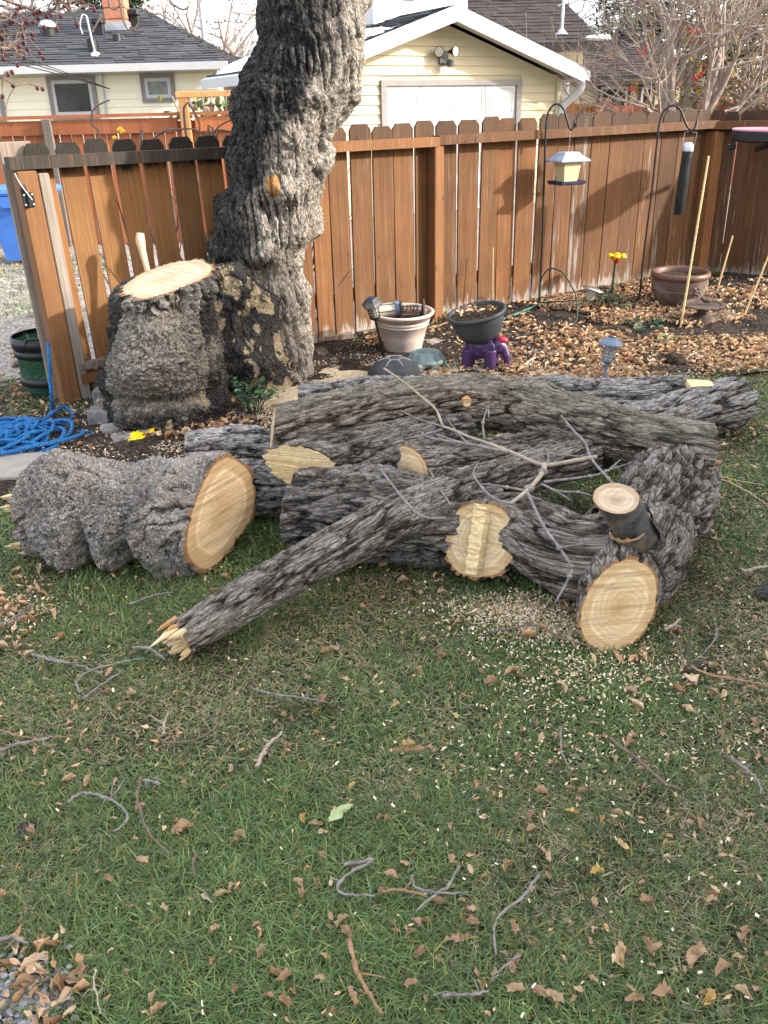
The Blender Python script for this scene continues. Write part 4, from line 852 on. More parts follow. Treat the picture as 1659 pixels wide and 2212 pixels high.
# log with the slanted split end
fl0, fl1 = Y(655, 1012, 2.87), Y(1010, 932, 3.1)
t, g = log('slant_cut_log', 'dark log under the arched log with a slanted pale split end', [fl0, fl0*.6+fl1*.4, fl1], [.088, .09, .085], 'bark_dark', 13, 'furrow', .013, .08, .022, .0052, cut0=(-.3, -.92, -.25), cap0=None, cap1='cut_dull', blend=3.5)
rg = g[0]; c = rg.mean(0); sm = c+(smooth_ring(rg, 7)-c)
rows_ = [c+(sm-c)*k for k in (.01, .2, .4, .6, .8, .96)]+[rg]; Vc = np.vstack(rows_); nn = V3(-.3, -.92, -.25); nn /= np.linalg.norm(nn); e1 = np.cross(nn, (0, 0, 1.)); e1 /= np.linalg.norm(e1); gg = Vc@np.cross(nn, e1)
Vc = Vc+np.outer(.006*fbm(np.c_[(Vc@e1)*9, gg*90, gg*0], 2, 3)+.004, nn)
ob('split_face', Vc, gridF(len(rows_), rg.shape[0]), M['split'], t, True, {'g': gg*3})
splinter_set(t, 'torn_bark', (fl0*.45+fl1*.55)+V3(0, -.085, .02), (.1, -.1, -1), (1, .2, 0), .1, [(0, .01, .1, .022, .012, .1), (.03, 0, .06, .03, .01, .2), (.05, .01, .05, .02, .01, .4)], 'split_red')
# log with the small oval face, long thin diagonal log
log('oval_face_log', 'grey log in the middle of the pile with a small oval ringed face turned left', [Y(880, 1014, 2.86), Y(1000, 1002, 2.95), Y(1150, 990, 3.07), Y(1300, 962, 3.2)], [.078, .086, .092, .088], 'bark', 15, 'furrow', .013, .08, .021, .005, cut0=(-.66, -.74, .1), cap0='cut_ring', cap1='cut_dull', blend=1.6, bumps=((.4, 0, .08, .5, .015),))
t, g = log('diagonal_log', 'long thin log lying diagonally down to the lawn with a splintered yellow lower end', [Z(392, 1378, .07), Z(560, 1276, .13), Z(705, 1196, .2), Y(850, 1120, 2.52), Y(1000, 1062, 2.72), Y(1150, 1018, 2.9), Y(1275, 985, 3.02)], [.056, .06, .063, .065, .07, .074, .075], 'bark', 17, 'furrow', .011, .08, .02, .0047, cap0='cut_dull', cap1='cut_dull', lump=.018)
e = Z(392, 1378, .07); dd = Z(392, 1378, .07)-Z(560, 1272, .135)
splinter_set(t, 'splinters', e, dd, (.7, -.75, .2), .06, [(random.uniform(-.045, .045), random.uniform(-.04, .04), random.uniform(.012, .05), random.uniform(.008, .022), random.uniform(.006, .016), random.uniform(-.5, .5)) for _ in range(46)]+[(-.02, -.03, .07, .022, .01, .4), (.0, -.04, .1, .02, .008, .35), (.015, -.04, .06, .014, .008, .2)])
splinter_set(t, 'torn_bark', e+V3(-.01, .0, .05), dd, (.7, -.75, .2), .06, [(-.03, .0, .05, .02, .008, .05), (.0, .006, .04, .02, .008, 0)], 'split_red')
# arched log on top
t, g = log('arched_log', 'long arched log on top of the pile with lichen and a cut knot', [Y(588, 936, 3.08), Y(700, 911, 3.12), Y(850, 884, 3.2), Y(1000, 872, 3.25), Y(1110, 876, 3.24), Y(1250, 911, 3.12), Y(1400, 951, 2.98), Y(1518, 976, 2.88)], [.1, .102, .102, .1, .1, .1, .098, .093], 'bark_lichen', 19, 'furrow', .015, .085, .023, .005, cut0=(-.96, -.12, .2), cut1=(.97, -.05, -.25), cap0='cut_old', cap1='cut_old', lump=.03, bumps=((.63, -1.7, .03, .5, .02),))
kc = Y(1008, 869, 3.135); V, F = tube([kc+V3(0, .06, -.005), kc+V3(0, -.006, 0), kc+V3(0, -.012, .001)], [.022, .019, .017], 14); kn = ob('branch_knot', V, F, M['split_red'], t, True)
a = np.arange(20)*2*math.pi/20; rg = kc+V3(0, -.0125, .001)+np.c_[np.cos(a), a*0, np.sin(a)]*.0175; cap('cut_face', rg, (0, -1, .1), 'cut_fresh', kn, 1.)
# forked log at the front right: main stem, two sawn limbs, a dead limb stub
K = Z(1335, 1313, .118); J = Z(1033, 1166, .168)
t, g = log('forked_log', 'big forked log at the front right with two sawn limbs and a dead stub', [J, J+V3(.055, .085, -.015), J+V3(.15, .1, -.015), Z(1240, 1205, .165), Z(1330, 1200, .17), Z(1390, 1170, .18)], [.13, .126, .122, .125, .13, .12], 'bark', 23, 'furrow', .014, .08, .026, .0055, cut0=(-.4, -.84, .36), cap0='cut_ring', cap1=None, blend=1., lump=.03)
log('limb', '', [K, Z(1345, 1258, .145), Z(1385, 1200, .165), Z(1420, 1115, .19)], [.108, .12, .145, .12], 'bark', 25, 'furrow', .01, .07, .024, .0055, cut0=(.1, -.92, .42), cap0='cut_fresh', cap1=None, parent=t, blend=1.2, lump=.03)
log('crotch', '', [Z(1325, 1172, .15), Z(1385, 1128, .17), Z(1428, 1078, .18), Z(1448, 1030, .19), Z(1456, 990, .2)], [.13, .165, .17, .16, .15], 'bark', 27, 'furrow', .024, .07, .03, .0066, cap0=None, cap1='cut_dull', parent=t, lump=.07, nod=.03)
s0, s1 = Y(1404, 1205, 2.31), Y(1331, 1076, 2.25)
Pst = [s0+(s1-s0)*-.2, s0, s0*.5+s1*.5, s1]; Rs, Rr = resample(Pst, [.064, .06, .056, .059], .006); Tt, Nn, Bb = frames(Rs); mm = 64; aa = np.arange(mm)*2*math.pi/mm
Vs = []
for i, c in enumerate(Rs): Vs.append(c+(Rr[i]+.003*fbm(np.c_[np.cos(aa)*2.5, np.sin(aa)*2.5, aa*0+i*.04], 2, 5)[:, None])*(np.cos(aa)[:, None]*Nn[i]+np.sin(aa)[:, None]*Bb[i]))
cn = V3(-.1, -.42, .9); cn /= np.linalg.norm(cn); o = np.array(Vs)-Rs[:, None]; wq = sstep(1, 0, (len(Rs)-1-np.arange(len(Rs)))*.006/.1)
Vs = np.array(Vs)+(-(o@cn)/np.dot(Tt[-1], cn)*wq[:, None])[..., None]*Tt[-1]
st = ob('dead_stub', Vs.reshape(-1, 3), gridF(len(Rs), mm), M['darkwood'], t, True); cap('cut_face', Vs[-1], cn, 'cut_old', st, .99, dish=-.012)
for ang, ht, w in ((3.6, .25, .45), (4.3, .45, .5), (2.3, .2, .35)):  # scraps of bark still clinging to the stub
    i0 = int(len(Rs)*(.25)); rowsB = []
    n_ = 14
    for i in range(i0, min(len(Rs), i0+int(len(Rs)*ht))):
        ph = ang+np.linspace(-w, w, n_); rowsB.append(Rs[i]+(Rr[i]+.011+.004*fbm(np.c_[ph*5, ph*0+i*.3, ph*0], 2, 9)[:, None])*(np.cos(ph)[:, None]*Nn[i]+np.sin(ph)[:, None]*Bb[i]))
    rb = np.array(rowsB); nr = len(rb); F = [(i*n_+k, i*n_+k+1, (i+1)*n_+k+1, (i+1)*n_+k) for i in range(nr-1) for k in range(n_-1)]
    hh = np.random.rand(nr*n_); ob('bark_scrap', rb.reshape(-1, 3), F, M['bark_dark'], st, True, {'h': hh, 'up': hh*0, 'bq': rb.reshape(-1, 3)/.02})
ms = []; cc = s0*.42+s1*.58
for k in range(14):
    ph = 1.0+k*.16; c0 = cc+(.066)*(math.cos(ph)*Nn[len(Rs)//2]+math.sin(ph)*Bb[len(Rs)//2]); ms.append(c0+V3(0, 0, random.uniform(-.004, .004)))
ob('bark_collar', *tube(ms, [.002]+[random.uniform(.003, .008) for _ in range(12)]+[.002], 7), M['twigbrown'], st)
# torn hinge wood across the left limb face
n0 = V3(-.4, -.84, .36); n0 /= np.linalg.norm(n0); ex_ = np.cross(n0, (0, 0, 1.)); ex_ /= np.linalg.norm(ex_); uy = np.cross(ex_, n0); uy *= np.sign(uy[2]); ex_ *= np.sign(ex_[0])
c = J+n0*.012; ng, nk = 34, 9; Vh, gh = [], []
for i in range(ng):
    t_ = -.112+.232*i/(ng-1)
    for k in range(nk):
        x = -.03+.06*k/(nk-1)+.02*(-t_)*.6+.004*vn(np.array([[i*.6, k*.1, 1.]]), 3)[0]
        z = .012+.016*k/(nk-1)+.006*vn(np.array([[i*1.1, k*.3, 5.]]), 4)[0]+(.007 if (i // 3) % 2 and t_ < -.05 else 0)
        if k in (0, nk-1): z = -.004
        Vh.append(c+ex_*x+uy*t_+n0*z); gh.append(k*.006+i*.03)
ob('torn_hinge', Vh, [(i*nk+k, i*nk+k+1, (i+1)*nk+k+1, (i+1)*nk+k) for i in range(ng-1) for k in range(nk-1)], M['split'], t, False, {'g': gh})
# ---- bare branch dropped on the pile and loose twigs
def yv(v): return float(np.interp(v, [780, 880, 950, 1000, 1080, 1200, 1310], [3.13, 3.06, 2.93, 2.75, 2.42, 2.17, 2.1]))
def c2(L): return [(548.6+x*.3637, 768+y*.3637) for x, y in L]
def c3(L): return [(1055.5+x*.3637, 877.8+y*.3637) for x, y in L]
def twig3(L, r0, r1, dy=0.):
    P = [Y(u, v, yv(v)+dy) for u, v in L]; n = len(P); return tube(P, list(np.linspace(r0*.75, r1*.7, n)), 7, .02)
def nodes_(L, r):
    ms = []
    for u, v in L[1:-1]:
        p = Y(u, v, yv(v)); ms.append(lathe([(.001, -r), (r*1.0, -r*.5), (r*1.15, 0), (r, r*.5), (.001, r)], p, 7))
    return ms
br = thing('bare_branch', 'bare forked grey branch with long twigs lying across the front of the pile', 'branch', Y(1165, 1003, 2.75))
st1 = c3([(640, 300), (500, 325), (400, 343), (310, 345), (130, 270), (0, 220)]); st2 = c2([(1659, 648), (1510, 575), (1400, 525), (1270, 480), (1190, 445), (1120, 420)])
V, F = twig3(st1+st2[1:], .0112, .0065); ob('stem', V, F, M['twigpale'], br, True)
for L, r in ((c3([(330, 345), (322, 390), (240, 490), (130, 577)]), .0125), (c2([(1510, 575), (1270, 525), (1100, 500), (1000, 475), (770, 405)]), .0065), (c2([(1120, 440), (1000, 465), (800, 450), (600, 425)]), .006), (c2([(1120, 422), (970, 375), (870, 325)]), .005), (c2([(1250, 522), (1100, 475), (1020, 440)]), .0045), (c2([(1270, 525), (1190, 435), (1145, 370)]), .0045), (c2([(1370, 500), (1360, 400), (1390, 310), (1394, 372)]), .0055), (c3([(230, 512), (320, 700), (420, 840), (490, 950), (480, 1010), (395, 1170)]), .0065), (c3([(420, 840), (560, 815), (640, 775)]), .0045), (c3([(210, 500), (110, 480), (0, 465), (-60, 462)]), .0055), (c3([(320, 350), (352, 330), (352, 262)]), .0045), (c3([(300, 340), (560, 300), (430, 285), (355, 282)])[1:], .004), (c3([(130, 577), (30, 545), (-40, 480), (-90, 400), (-60, 330)]), .005), (c3([(330, 450), (600, 415), (700, 385), (780, 320)]), .006), (c3([(700, 385), (760, 362), (850, 335)]), .0045), (c3([(310, 460), (420, 505), (530, 508), (610, 530)]), .005), (c3([(330, 470), (430, 520), (490, 560)]), .004)):
    ob('twig', *twig3(L, r*1.1, r*.65), M['twig'] if r < .012 else M['twigpale'], br, True)
    if r > .004: ob('buds', *cat(*nodes_(L, r*1.25)) if len(L) > 2 else box(Y(*L[0], yv(L[0][1])), (.001, .001, .001)), M['twig'], br, kind='stuff')
def loose(lab, L, r0, r1, mat, dy=0.):
    V, F = twig3(L, r0, r1, dy); return solo('twig', V, F, M[mat], lab, 'twig', smooth=True)
loose('long thin twig rising from the bare branch over the arched log', c2([(1120, 415), (1080, 320), (1000, 250), (900, 165), (770, 75)]), .007, .0055, 'twigpale')
loose('thin twig hanging from the arched log down to the dead stub', c3([(430, 55), (500, 140), (575, 220), (610, 310), (740, 462)]), .0065, .007, 'twig')
loose('curved twig across the diagonal log left of the torn limb face', c2([(750, 675), (870, 830), (960, 930), (1040, 965), (1140, 965)]), .0055, .007, 'twig', .05)
loose('short straight twig on the diagonal log just above the torn limb face', c2([(1045, 680), (1090, 770), (1170, 890)]), .005, .005, 'twig', .08)
loose('dark stick stub poking out from under the right end of the arched log', c3([(1180, 350), (1260, 343), (1378, 335)]), .017, .014, 'bark_dark' if False else 'twigbrown', .1)
# ================================================================ things in the garden bed
def orient(V, base, d, roll=0.):
    q = Vector([float(x) for x in d]).to_track_quat('Z', 'Y'); Mx = np.array((q @ Matrix.Rotation(roll, 3, 'Z').to_quaternion()).to_matrix()); return np.asarray(V, float)@Mx.T+np.array(base, float)
def put(name, VF, base, d, mat, par, smooth=False, roll=0., kind=None): return ob(name, orient(VF[0], base, d, roll), VF[1], M[mat], par, smooth, kind=kind)
def up_to(p, u, v, y=None): q = Y(u, v, p[1] if y is None else y); return q-p
# cream pot with odds and ends
pc = V3(.155, 5.6, float(gz(0, 5.6))); rt = float(Y(868, 670, 5.6)[2])-pc[2]
pot = thing('flower_pot', 'large cream plastic flower pot filled with odds and ends beside the fence post', 'flower pot', pc)
R_, r_ = .2, .115
pr = lambda z: r_+(R_-.02-r_)*(z/rt)**.9
prof = [(0.001, 0), (r_, 0), (r_+.004, .02), (r_+.01, .024), (r_+.01, .04), (pr(.045), .046), (pr(rt*.4), rt*.4), (pr(rt*.66), rt*.66), (pr(rt*.67)+.008, rt*.675), (pr(rt*.72)+.008, rt*.72), (pr(rt*.73), rt*.735), (pr(rt*.75)+.009, rt*.75), (pr(rt*.8)+.009, rt*.8), (pr(rt*.82), rt*.815), (pr(rt*.84)+.01, rt*.83), (R_-.004, rt*.93), (R_+.004, rt*.94), (R_+.006, rt*.985), (R_, rt), (R_-.014, rt), (R_-.02, rt*.97), (R_-.03, rt*.85)]
tl = (-.0, -.05, 1)
put('pot_body', lathe(prof, (0, 0, 0), 40), pc, tl, 'beige', pot, True)
put('soil', disc(R_-.026, (0, 0, rt*.88), 30), pc, tl, 'potsoil', pot)
top = pc+V3(0, 0, rt)
lamp2 = thing('solar_lamp', 'clear solar lamp with a blue collar lying across the cream pot', 'garden lamp', top+V3(-.11, -.05, -.02))
d_ = V3(1, .25, .05); b_ = top+V3(-.17, -.06, .01)
put('lamp_glass', lathe([(.04, 0), (.043, .02), (.043, .1), (.045, .12)], (0, 0, 0), 18), b_, d_, 'lens', lamp2, True)
put('collar', lathe([(.046, .115), (.05, .12), (.05, .15), (.03, .152)], (0, 0, 0), 18), b_, d_, 'lampblue', lamp2)
for k in range(6):
    a = k*math.pi/3; put('cage_bar', tube([(.046*math.cos(a), .046*math.sin(a), 0), (.046*math.cos(a), .046*math.sin(a), .12)], .003, 5), b_, d_, 'lampblack', lamp2)
brk = thing('plastic_grate', 'dark brown plastic grate with pointed ends lying in the cream pot', 'plastic part', top+V3(.04, -.06, -.02))
gb = top+V3(.035, -.09, .005)
ms = [bbox(gb+V3(-.03+.022*k, 0, .01), (.008, .012, .075), .1, .002) for k in range(5)]+[bbox(gb+V3(.014, 0, z), (.11, .014, .008), .1, .002) for z in (-.015, .012, .038)]
ob('grate', *cat(*ms), M['iron'], brk)
for sx, hh in ((-.055, .1), (.09, .1)): ob('end_plate', *prism([(-.03, -.03), (.03, -.03), (.012, hh*.75), (-.0, hh*.75)], gb+V3(sx, .02, 0), (.35, -.94, 0), (0, 0, 1), (.94, .35, 0), .012), M['iron'], brk)
solo('blue_tube', *tube([top+V3(.06, -.02, -.01), top+V3(.15, -.015, .0)], .016, 10), M['lampblue'], 'short blue plastic tube lying in the cream pot', 'plastic tube', smooth=True)
# cage lantern leaning by the pot
def lantern(name, label, base, axis, sc, roofm, bodym, hex_=False, roll=0.):
    t = thing(name, label, 'garden lamp', base); L = np.linalg.norm(axis); d = np.array(axis)/L; p = lambda VF, **k: VF
    hb = L-.2*sc
    put('stake', tube([(0, 0, -.03), (0, 0, hb)], .014*sc, 10), base, d, bodym, t)
    m = 6 if hex_ else 20
    put('base_cup', lathe([(.015, hb-.02*sc), (.038*sc, hb-.005*sc), (.05*sc, hb+.005*sc), (.05*sc, hb+.02*sc), (.02, hb+.021*sc)], (0, 0, 0), 20), base, d, bodym, t)
    put('lamp_glass', lathe([(.036*sc, hb+.02*sc), (.046*sc, hb+.14*sc)], (0, 0, 0), 18), base, d, 'lens', t, True)
    for k in range(8):
        a = k*math.pi/4+.2; put('cage_bar', tube([(.046*sc*math.cos(a), .046*sc*math.sin(a), hb+.015*sc), (.06*sc*math.cos(a), .06*sc*math.sin(a), hb+.145*sc)], .0032*sc, 5), base, d, bodym, t)
    for q in (.045, .075, .105):
        r = (.046+.014*q/.14)*sc; put('cage_ring', tube([(r*math.cos(a), r*math.sin(a), hb+q*sc) for a in np.linspace(0, 2*math.pi, 21)], .0032*sc, 5), base, d, bodym, t)
    rf = put('cap', lathe([(.06*sc, hb+.135*sc), (.098*sc, hb+.138*sc), (.1*sc, hb+.148*sc), (.082*sc, hb+.168*sc), (.055*sc, hb+.19*sc), (.05*sc, hb+.2*sc), (.001, hb+.202*sc)], (0, 0, 0), m), base, d, roofm, t, roll=roll)
    put('solar_cell', box((0, 0, hb+.204*sc), (.05*sc, .05*sc, .003)), base, d, 'navy', t, roll=roll); return t
b_ = V3(.035, 5.33, .0); lantern('cage_lantern', 'leaning black cage lantern on a stake in front of the cream pot', b_, Y(801, 645, 5.2)-b_, .66, 'lampblack', 'blackmetal', True, .3)
b_ = G(1301, 835); lantern('blue_lantern', 'slate blue garden lantern standing behind the pile of logs', b_, Y(1322, 729, b_[1]+.01)-b_, .68, 'lampblue', 'lampblue', False)
# steel mushroom light
b_ = G(1263, 674); ax = Y(1283, 621, b_[1])-b_; L = np.linalg.norm(ax); t = thing('mushroom_lamp', 'small tilted steel mushroom lamp near the wire hoop', 'garden lamp', b_)
put('stake', tube([(0, 0, -.02), (0, 0, L*.55)], .012, 10), b_, ax, 'steel', t); put('lamp_glass', lathe([(.026, L*.5), (.045, L*.85), (.05, L*.92)], (0, 0, 0), 18), b_, ax, 'lens', t, True)
put('cap', lathe([(.05, L*.9), (.085, L*.91), (.087, L*.94), (.05, L*1.0), (.015, L*1.03), (.001, L*1.04)], (0, 0, 0), 24), b_, ax, 'steel', t, True)
# elephant and black pot
def blob(name, parts, mat, parent, vox=.006, sm=6):
    V, F = cat(*parts); o = ob(name, V, F, M[mat], parent, True)
    r = o.modifiers.new('remesh', 'REMESH'); r.mode = 'VOXEL'; r.voxel_size = vox; r.use_smooth_shade = True
    s = o.modifiers.new('smooth', 'SMOOTH'); s.factor = .5; s.iterations = sm; return o
def ell(c, r, m=16, d=(0, 0, 1)):
    V, F = lathe([(max(.001, math.sin(t)), -math.cos(t)) for t in np.linspace(0, math.pi, 11)], (0, 0, 0), m); V = V*np.array(r); F = F+[tuple(range(m-1, -1, -1)), tuple(range(10*m, 11*m))]; return V+np.array(c, float), F
eb = V3(.635, 5.16, .0); el = thing('elephant_stand', 'purple glazed elephant plant stand under the charcoal pot', 'elephant figurine', eb); ea = -.3
def E_(VF): return rotz(VF[0], ea)+eb, VF[1]
blob('body', [E_(ell((-.0, 0, .145), (.1, .068, .062))), E_(ell((-.06, 0, .15), (.06, .065, .058))), E_(ell((-.02, 0, .115), (.095, .062, .05))), E_(ell((.085, 0, .15), (.052, .05, .055)))]+[E_(tube([(x, y, .13), (x*1.08, y*1.1, .07), (x*1.12, y*1.1, .0)], [.042, .036, .037], 12)) for x, y in ((-.085, .035), (-.085, -.038), (.05, .035), (.045, -.04))]+[E_(tube([(.11, 0, .15), (.138, -.006, .1), (.148, -.008, .05), (.155, -.01, .022), (.175, -.012, .02)], [.035, .026, .02, .016, .013], 10, .01)), E_(tube([(-.115, 0, .15), (-.128, 0, .08)], [.01, .006], 6))], 'purple', el, .0055, 5)
for s_ in (-1, 1): blob('ear', [E_(ell((.045, s_*.055, .145), (.036, .01, .042))), E_(ell((.038, s_*.06, .12), (.022, .008, .03)))], 'purple', el, .004, 4)
for s_ in (-1, 1): ob('tusk', *E_(tube([(.115, s_*.022, .118), (.142, s_*.028, .1), (.16, s_*.028, .103)], [.007, .006, .002], 7)), M['purple'], el, True)
for s_ in (-1, 1): ob('eye', *E_(ell((.112, s_*.042, .162), (.006, .005, .006), 8)), M['navy'], el, True)
ob('head_patch', *E_(ell((.11, 0, .188), (.04, .036, .02), 14)), M['red'], el, True)
bpc = eb+V3(-.02, 0, .197); bt = thing('flower_pot', 'charcoal plastic pot of soil and dry leaves balanced on the purple elephant', 'flower pot', bpc); d_ = V3(-.2, -.1, 1)
hgt = float(Y(1036, 669, 5.16)[2])-bpc[2]+.0; prof = [(.001, 0), (.1, 0), (.118, .015), (.14, hgt*.3), (.155, hgt*.6), (.162, hgt*.8), (.162, hgt*.86), (.178, hgt*.87), (.182, hgt*.97), (.178, hgt), (.163, hgt), (.16, hgt*.9), (.15, hgt*.75)]
put('pot_body', lathe(prof, (0, 0, 0), 44), bpc, d_, 'darkpot', bt, True); put('soil', disc(.16, (0, 0, hgt*.9), 30), bpc, d_, 'potsoil', bt)
bt_top = orient([(0, 0, hgt*.92)], bpc, d_)[0]
# turtles
tc = V3(.085, 5.04, .0); tu = thing('turtle_shell', 'dark grey turtle ornament with pale shell lines in front of the leaning lantern', 'turtle ornament', tc)
def dome(x, y, a=.155, b=.13, h=.115): r2 = np.clip((x/a)**2+(y/b)**2, 0, 1.2); return h*np.sqrt(np.clip(1-r2, 0, 1))+.012
n_, mr = 36, 14; Vd = []
for i in range(mr+1):
    r = i/mr
    for k in range(n_):
        a = 2*math.pi*k/n_; x, y = .155*r*math.cos(a), .13*r*math.sin(a); z = .118*math.sqrt(max(0, 1-r**2.4))+.008; fl = 1+.1*sstep(.85, 1, np.array([r]))[0]*(1+.12*math.cos(9*a)); Vd.append((x*fl, y*fl, z))
ob('shell', np.array(Vd)+tc, gridF(mr+1, n_), M['turtledark'], tu, True)
def sh(x, y): r = math.hypot(x/.155, y/.13); return tc+V3(x, y, .118*math.sqrt(max(0, 1-r**2.4))+.0095)
hx = [(.045*math.cos(k*math.pi/3), .04*math.sin(k*math.pi/3)-.02) for k in range(6)]
ls = [[hx[k], hx[(k+1) % 6]] for k in range(6)]+[[hx[k], (hx[k][0]*2.2, (hx[k][1]+.02)*2.0-.02)] for k in range(6)]
for A_, B_ in ls: ob('shell_line', *tube([sh(A_[0]+(B_[0]-A_[0])*q, A_[1]+(B_[1]-A_[1])*q) for q in np.linspace(0, 1, 7)], .0022, 5), M['turtleline'], tu)
blob('head', [(lambda VF: (VF[0]+tc, VF[1]))(ell((.06, -.13, .035), (.024, .035, .026))), (lambda VF: (VF[0]+tc, VF[1]))(ell((.06, -.16, .04), (.02, .02, .02)))], 'turtledark', tu, .004, 3)
for x, y in ((-.11, -.08), (.12, -.08)): ob('flipper', *(lambda VF: (VF[0]+tc, VF[1]))(ell((x, y, .014), (.04, .028, .013))), M['turtledark'], tu, True)
tc = V3(.285, 5.2, .004); tu = thing('turtle_planter', 'pale grey-green turtle planter with an open bowl back beside the dark turtle', 'turtle ornament', tc)
prof = [(.03, .0), (.09, .02), (.115, .045), (.118, .055), (.105, .07), (.085, .1), (.078, .108), (.07, .106), (.066, .09), (.06, .06), (.001, .055)]
V, F = lathe(prof, (0, 0, 0), 36); a = np.arctan2(V[:, 1], V[:, 0]); r = np.hypot(V[:, 0], V[:, 1]); w = 1+.035*np.cos(10*a)*(r > .075); V[:, :2] *= w[:, None]
ob('shell', V+tc, F, M['turtlegrey'], tu, True)
for k in range(10):
    a = 2*math.pi*k/10+.3; ob('scute', *tube([tc+V3(r*math.cos(a), r*math.sin(a), z) for r, z in ((.118, .054), (.106, .074), (.087, .102))], .004, 5), M['turtlegrey'], tu)
blob('head', [(lambda VF: (VF[0]+tc, VF[1]))(ell((-.05, -.12, .03), (.03, .04, .028))), (lambda VF: (VF[0]+tc, VF[1]))(ell((-.055, -.155, .035), (.026, .026, .024)))], 'turtlegrey', tu, .004, 3)
for s_ in (-1, 1): ob('eye', *ell(tc+V3(-.055+s_*.018, -.17, .045), (.005, .005, .005), 8), M['turtledark'], tu)
for x, y in ((.05, -.105), (-.105, -.06), (.11, .0)): ob('foot', *ell(tc+V3(x, y, .018), (.028, .03, .018)), M['turtlegrey'], tu, True)
# terracotta pot
pc = V3(2.285, 6.6, float(gz(2.3, 6.6))-.005); hgt = float(Y(1480, 584, 6.6)[2])-pc[2]; tp = thing('terracotta_pot', 'big weathered terracotta bowl pot full of soil near the right fence post', 'flower pot', pc)
k_ = hgt/.32; prof = [(.001, 0), (.12, 0), (.135, .01), (.17, .08*k_), (.2, .16*k_), (.208, .22*k_), (.203, .265*k_)]
put('pot_body', lathe(prof, (0, 0, 0), 44), pc, (0, -.03, 1), 'terra', tp, True)
put('rim', lathe([(.203, .262*k_), (.214, .27*k_), (.218, .29*k_), (.214, .315*k_), (.205, .32*k_), (.185, .318*k_), (.178, .29*k_), (.172, .22*k_)], (0, 0, 0), 44), pc, (0, -.03, 1), 'terrarim', tp, True)
put('soil', disc(.178, (0, 0, .272*k_), 30), pc, (0, -.03, 1), 'potsoil', tp)
for (dx, dz) in ((.05, .2), (.08, .2), (.065, .175), (.055, .155), (.09, .165), (.075, .145)): q = pc+V3(dx, -math.sqrt(max(0, .2**2-dx**2))-.006, dz*k_); ob('flower_relief', *ell(q, (.015, .012, .014), 10), M['terra'], tp, True)
for k in range(30):
    x = -.17+.012*k; 
    if abs(x-.07) < .045: continue
    q = V3(x, -math.sqrt(max(.0, .205**2-x**2)), 0); ob('rib', *tube([pc+q*1.0+V3(0, -.002, .25*k_), pc+q*.985+V3(0, -.002, .16*k_)], .0028, 5), M['slab'], tp)
q = G(1600, 662); solo('stepping_slab', *bbox(G(1545, 690)+V3(-.05, .08, .005), (.5, .3, .03), .3, .006), M['slab'], 'grey stepping slab half buried under the iron bird dish', 'slab')
# iron bird dish
b_ = G(1520, 700)+V3(0, .05, .012); bd_ = thing('bird_dish', 'small rusty iron pedestal dish with a little bird on its rim', 'bird bath', b_)
put('foot', lathe([(.11, 0), (.105, .02), (.05, .05), (.035, .06), (.03, .09), (.04, .1)], (0, 0, 0), 24), b_, (0, -.03, 1), 'iron', bd_, True)
V, F = lathe([(.03, .1), (.1, .105), (.145, .112), (.15, .122), (.12, .124), (.115, .118), (.001, .112)], (0, 0, 0), 48); a = np.arctan2(V[:, 1], V[:, 0]); r = np.hypot(V[:, 0], V[:, 1]); V[:, :2] *= (1+.05*np.cos(14*a)*(r > .13))[:, None]
put('dish', (V, F), b_, (0, -.06, 1), 'iron', bd_); blob('bird', [ell(b_+V3(.02, 0, .145), (.035, .02, .02)), ell(b_+V3(-.015, -.005, .16), (.016, .014, .014)), tube([b_+V3(.04, .0, .148), b_+V3(.085, .02, .2), b_+V3(.1, .03, .235)], [.012, .008, .004], 7), tube([b_+V3(-.026, -.006, .16), b_+V3(-.045, -.01, .158)], [.005, .001], 6)], 'iron', bd_, .004, 2)
# shepherd hooks and feeders
def hook(label, base, L, r=.0075):
    b = G(*base); P = [b-V3(0, 0, .05)]+[Y(u, v, b[1]) for u, v in L]; V, F = tube(P, r, 8, .03); return solo('shepherd_hook', V, F, M['blackmetal'], label, 'garden hook', 'shepherd hooks in the garden bed', smooth=True), b[1]
z3 = lambda L: [((1950+x*.6474)/1.8228, y*.6474/1.8228) for x, y in L]
_, y1 = hook('black shepherd hook holding the lantern shaped seed feeder', (1165, 660), z3([(285, 1500), (297, 1100), (310, 760), (335, 660), (375, 632), (415, 660), (440, 740), (452, 780), (462, 792), (476, 775), (485, 722)]))
_, y2 = hook('black shepherd hook holding the black mesh tube feeder', (1380, 655), z3([(905, 1540), (950, 1180), (985, 860), (1000, 740), (1030, 670), (1080, 640), (1125, 665), (1150, 730), (1175, 780), (1195, 793), (1212, 780), (1230, 723)]))
hp = Y(1232, 283, y1); ft = Y(1228, 328, y1); px = np.dot(ft-_C, _F)/FPX
fd = thing('lantern_feeder', 'lantern shaped seed feeder with a slate roof hanging from the left hook', 'bird feeder', ft-V3(0, 0, 68*px))
ob('hanger_wire', *tube([hp, (hp+ft)/2+V3(.003, 0, 0), ft], .0015, 5), M['galv'], fd)
def sq(rows, c, tilt=None):   # square-section loft: rows = (half width, half depth, z)
    V = [(x*w, y*d, z) for w, d, z in rows for x, y in ((-1, -1), (1, -1), (1, 1), (-1, 1))]; F = [tuple(f) for f in gridF(len(rows), 4)]+[(3, 2, 1, 0), tuple(range(len(V)-4, len(V)))]; V = rotz(np.array(V), .45)
    return V+np.array(c, float), F
ob('roof', *sq([(38*px, 30*px, -19*px), (38*px, 30*px, -16*px), (24*px, 19*px, -7*px), (19*px, 15*px, -1*px), (17*px, 13*px, 0)], ft), M['feedroof'], fd)
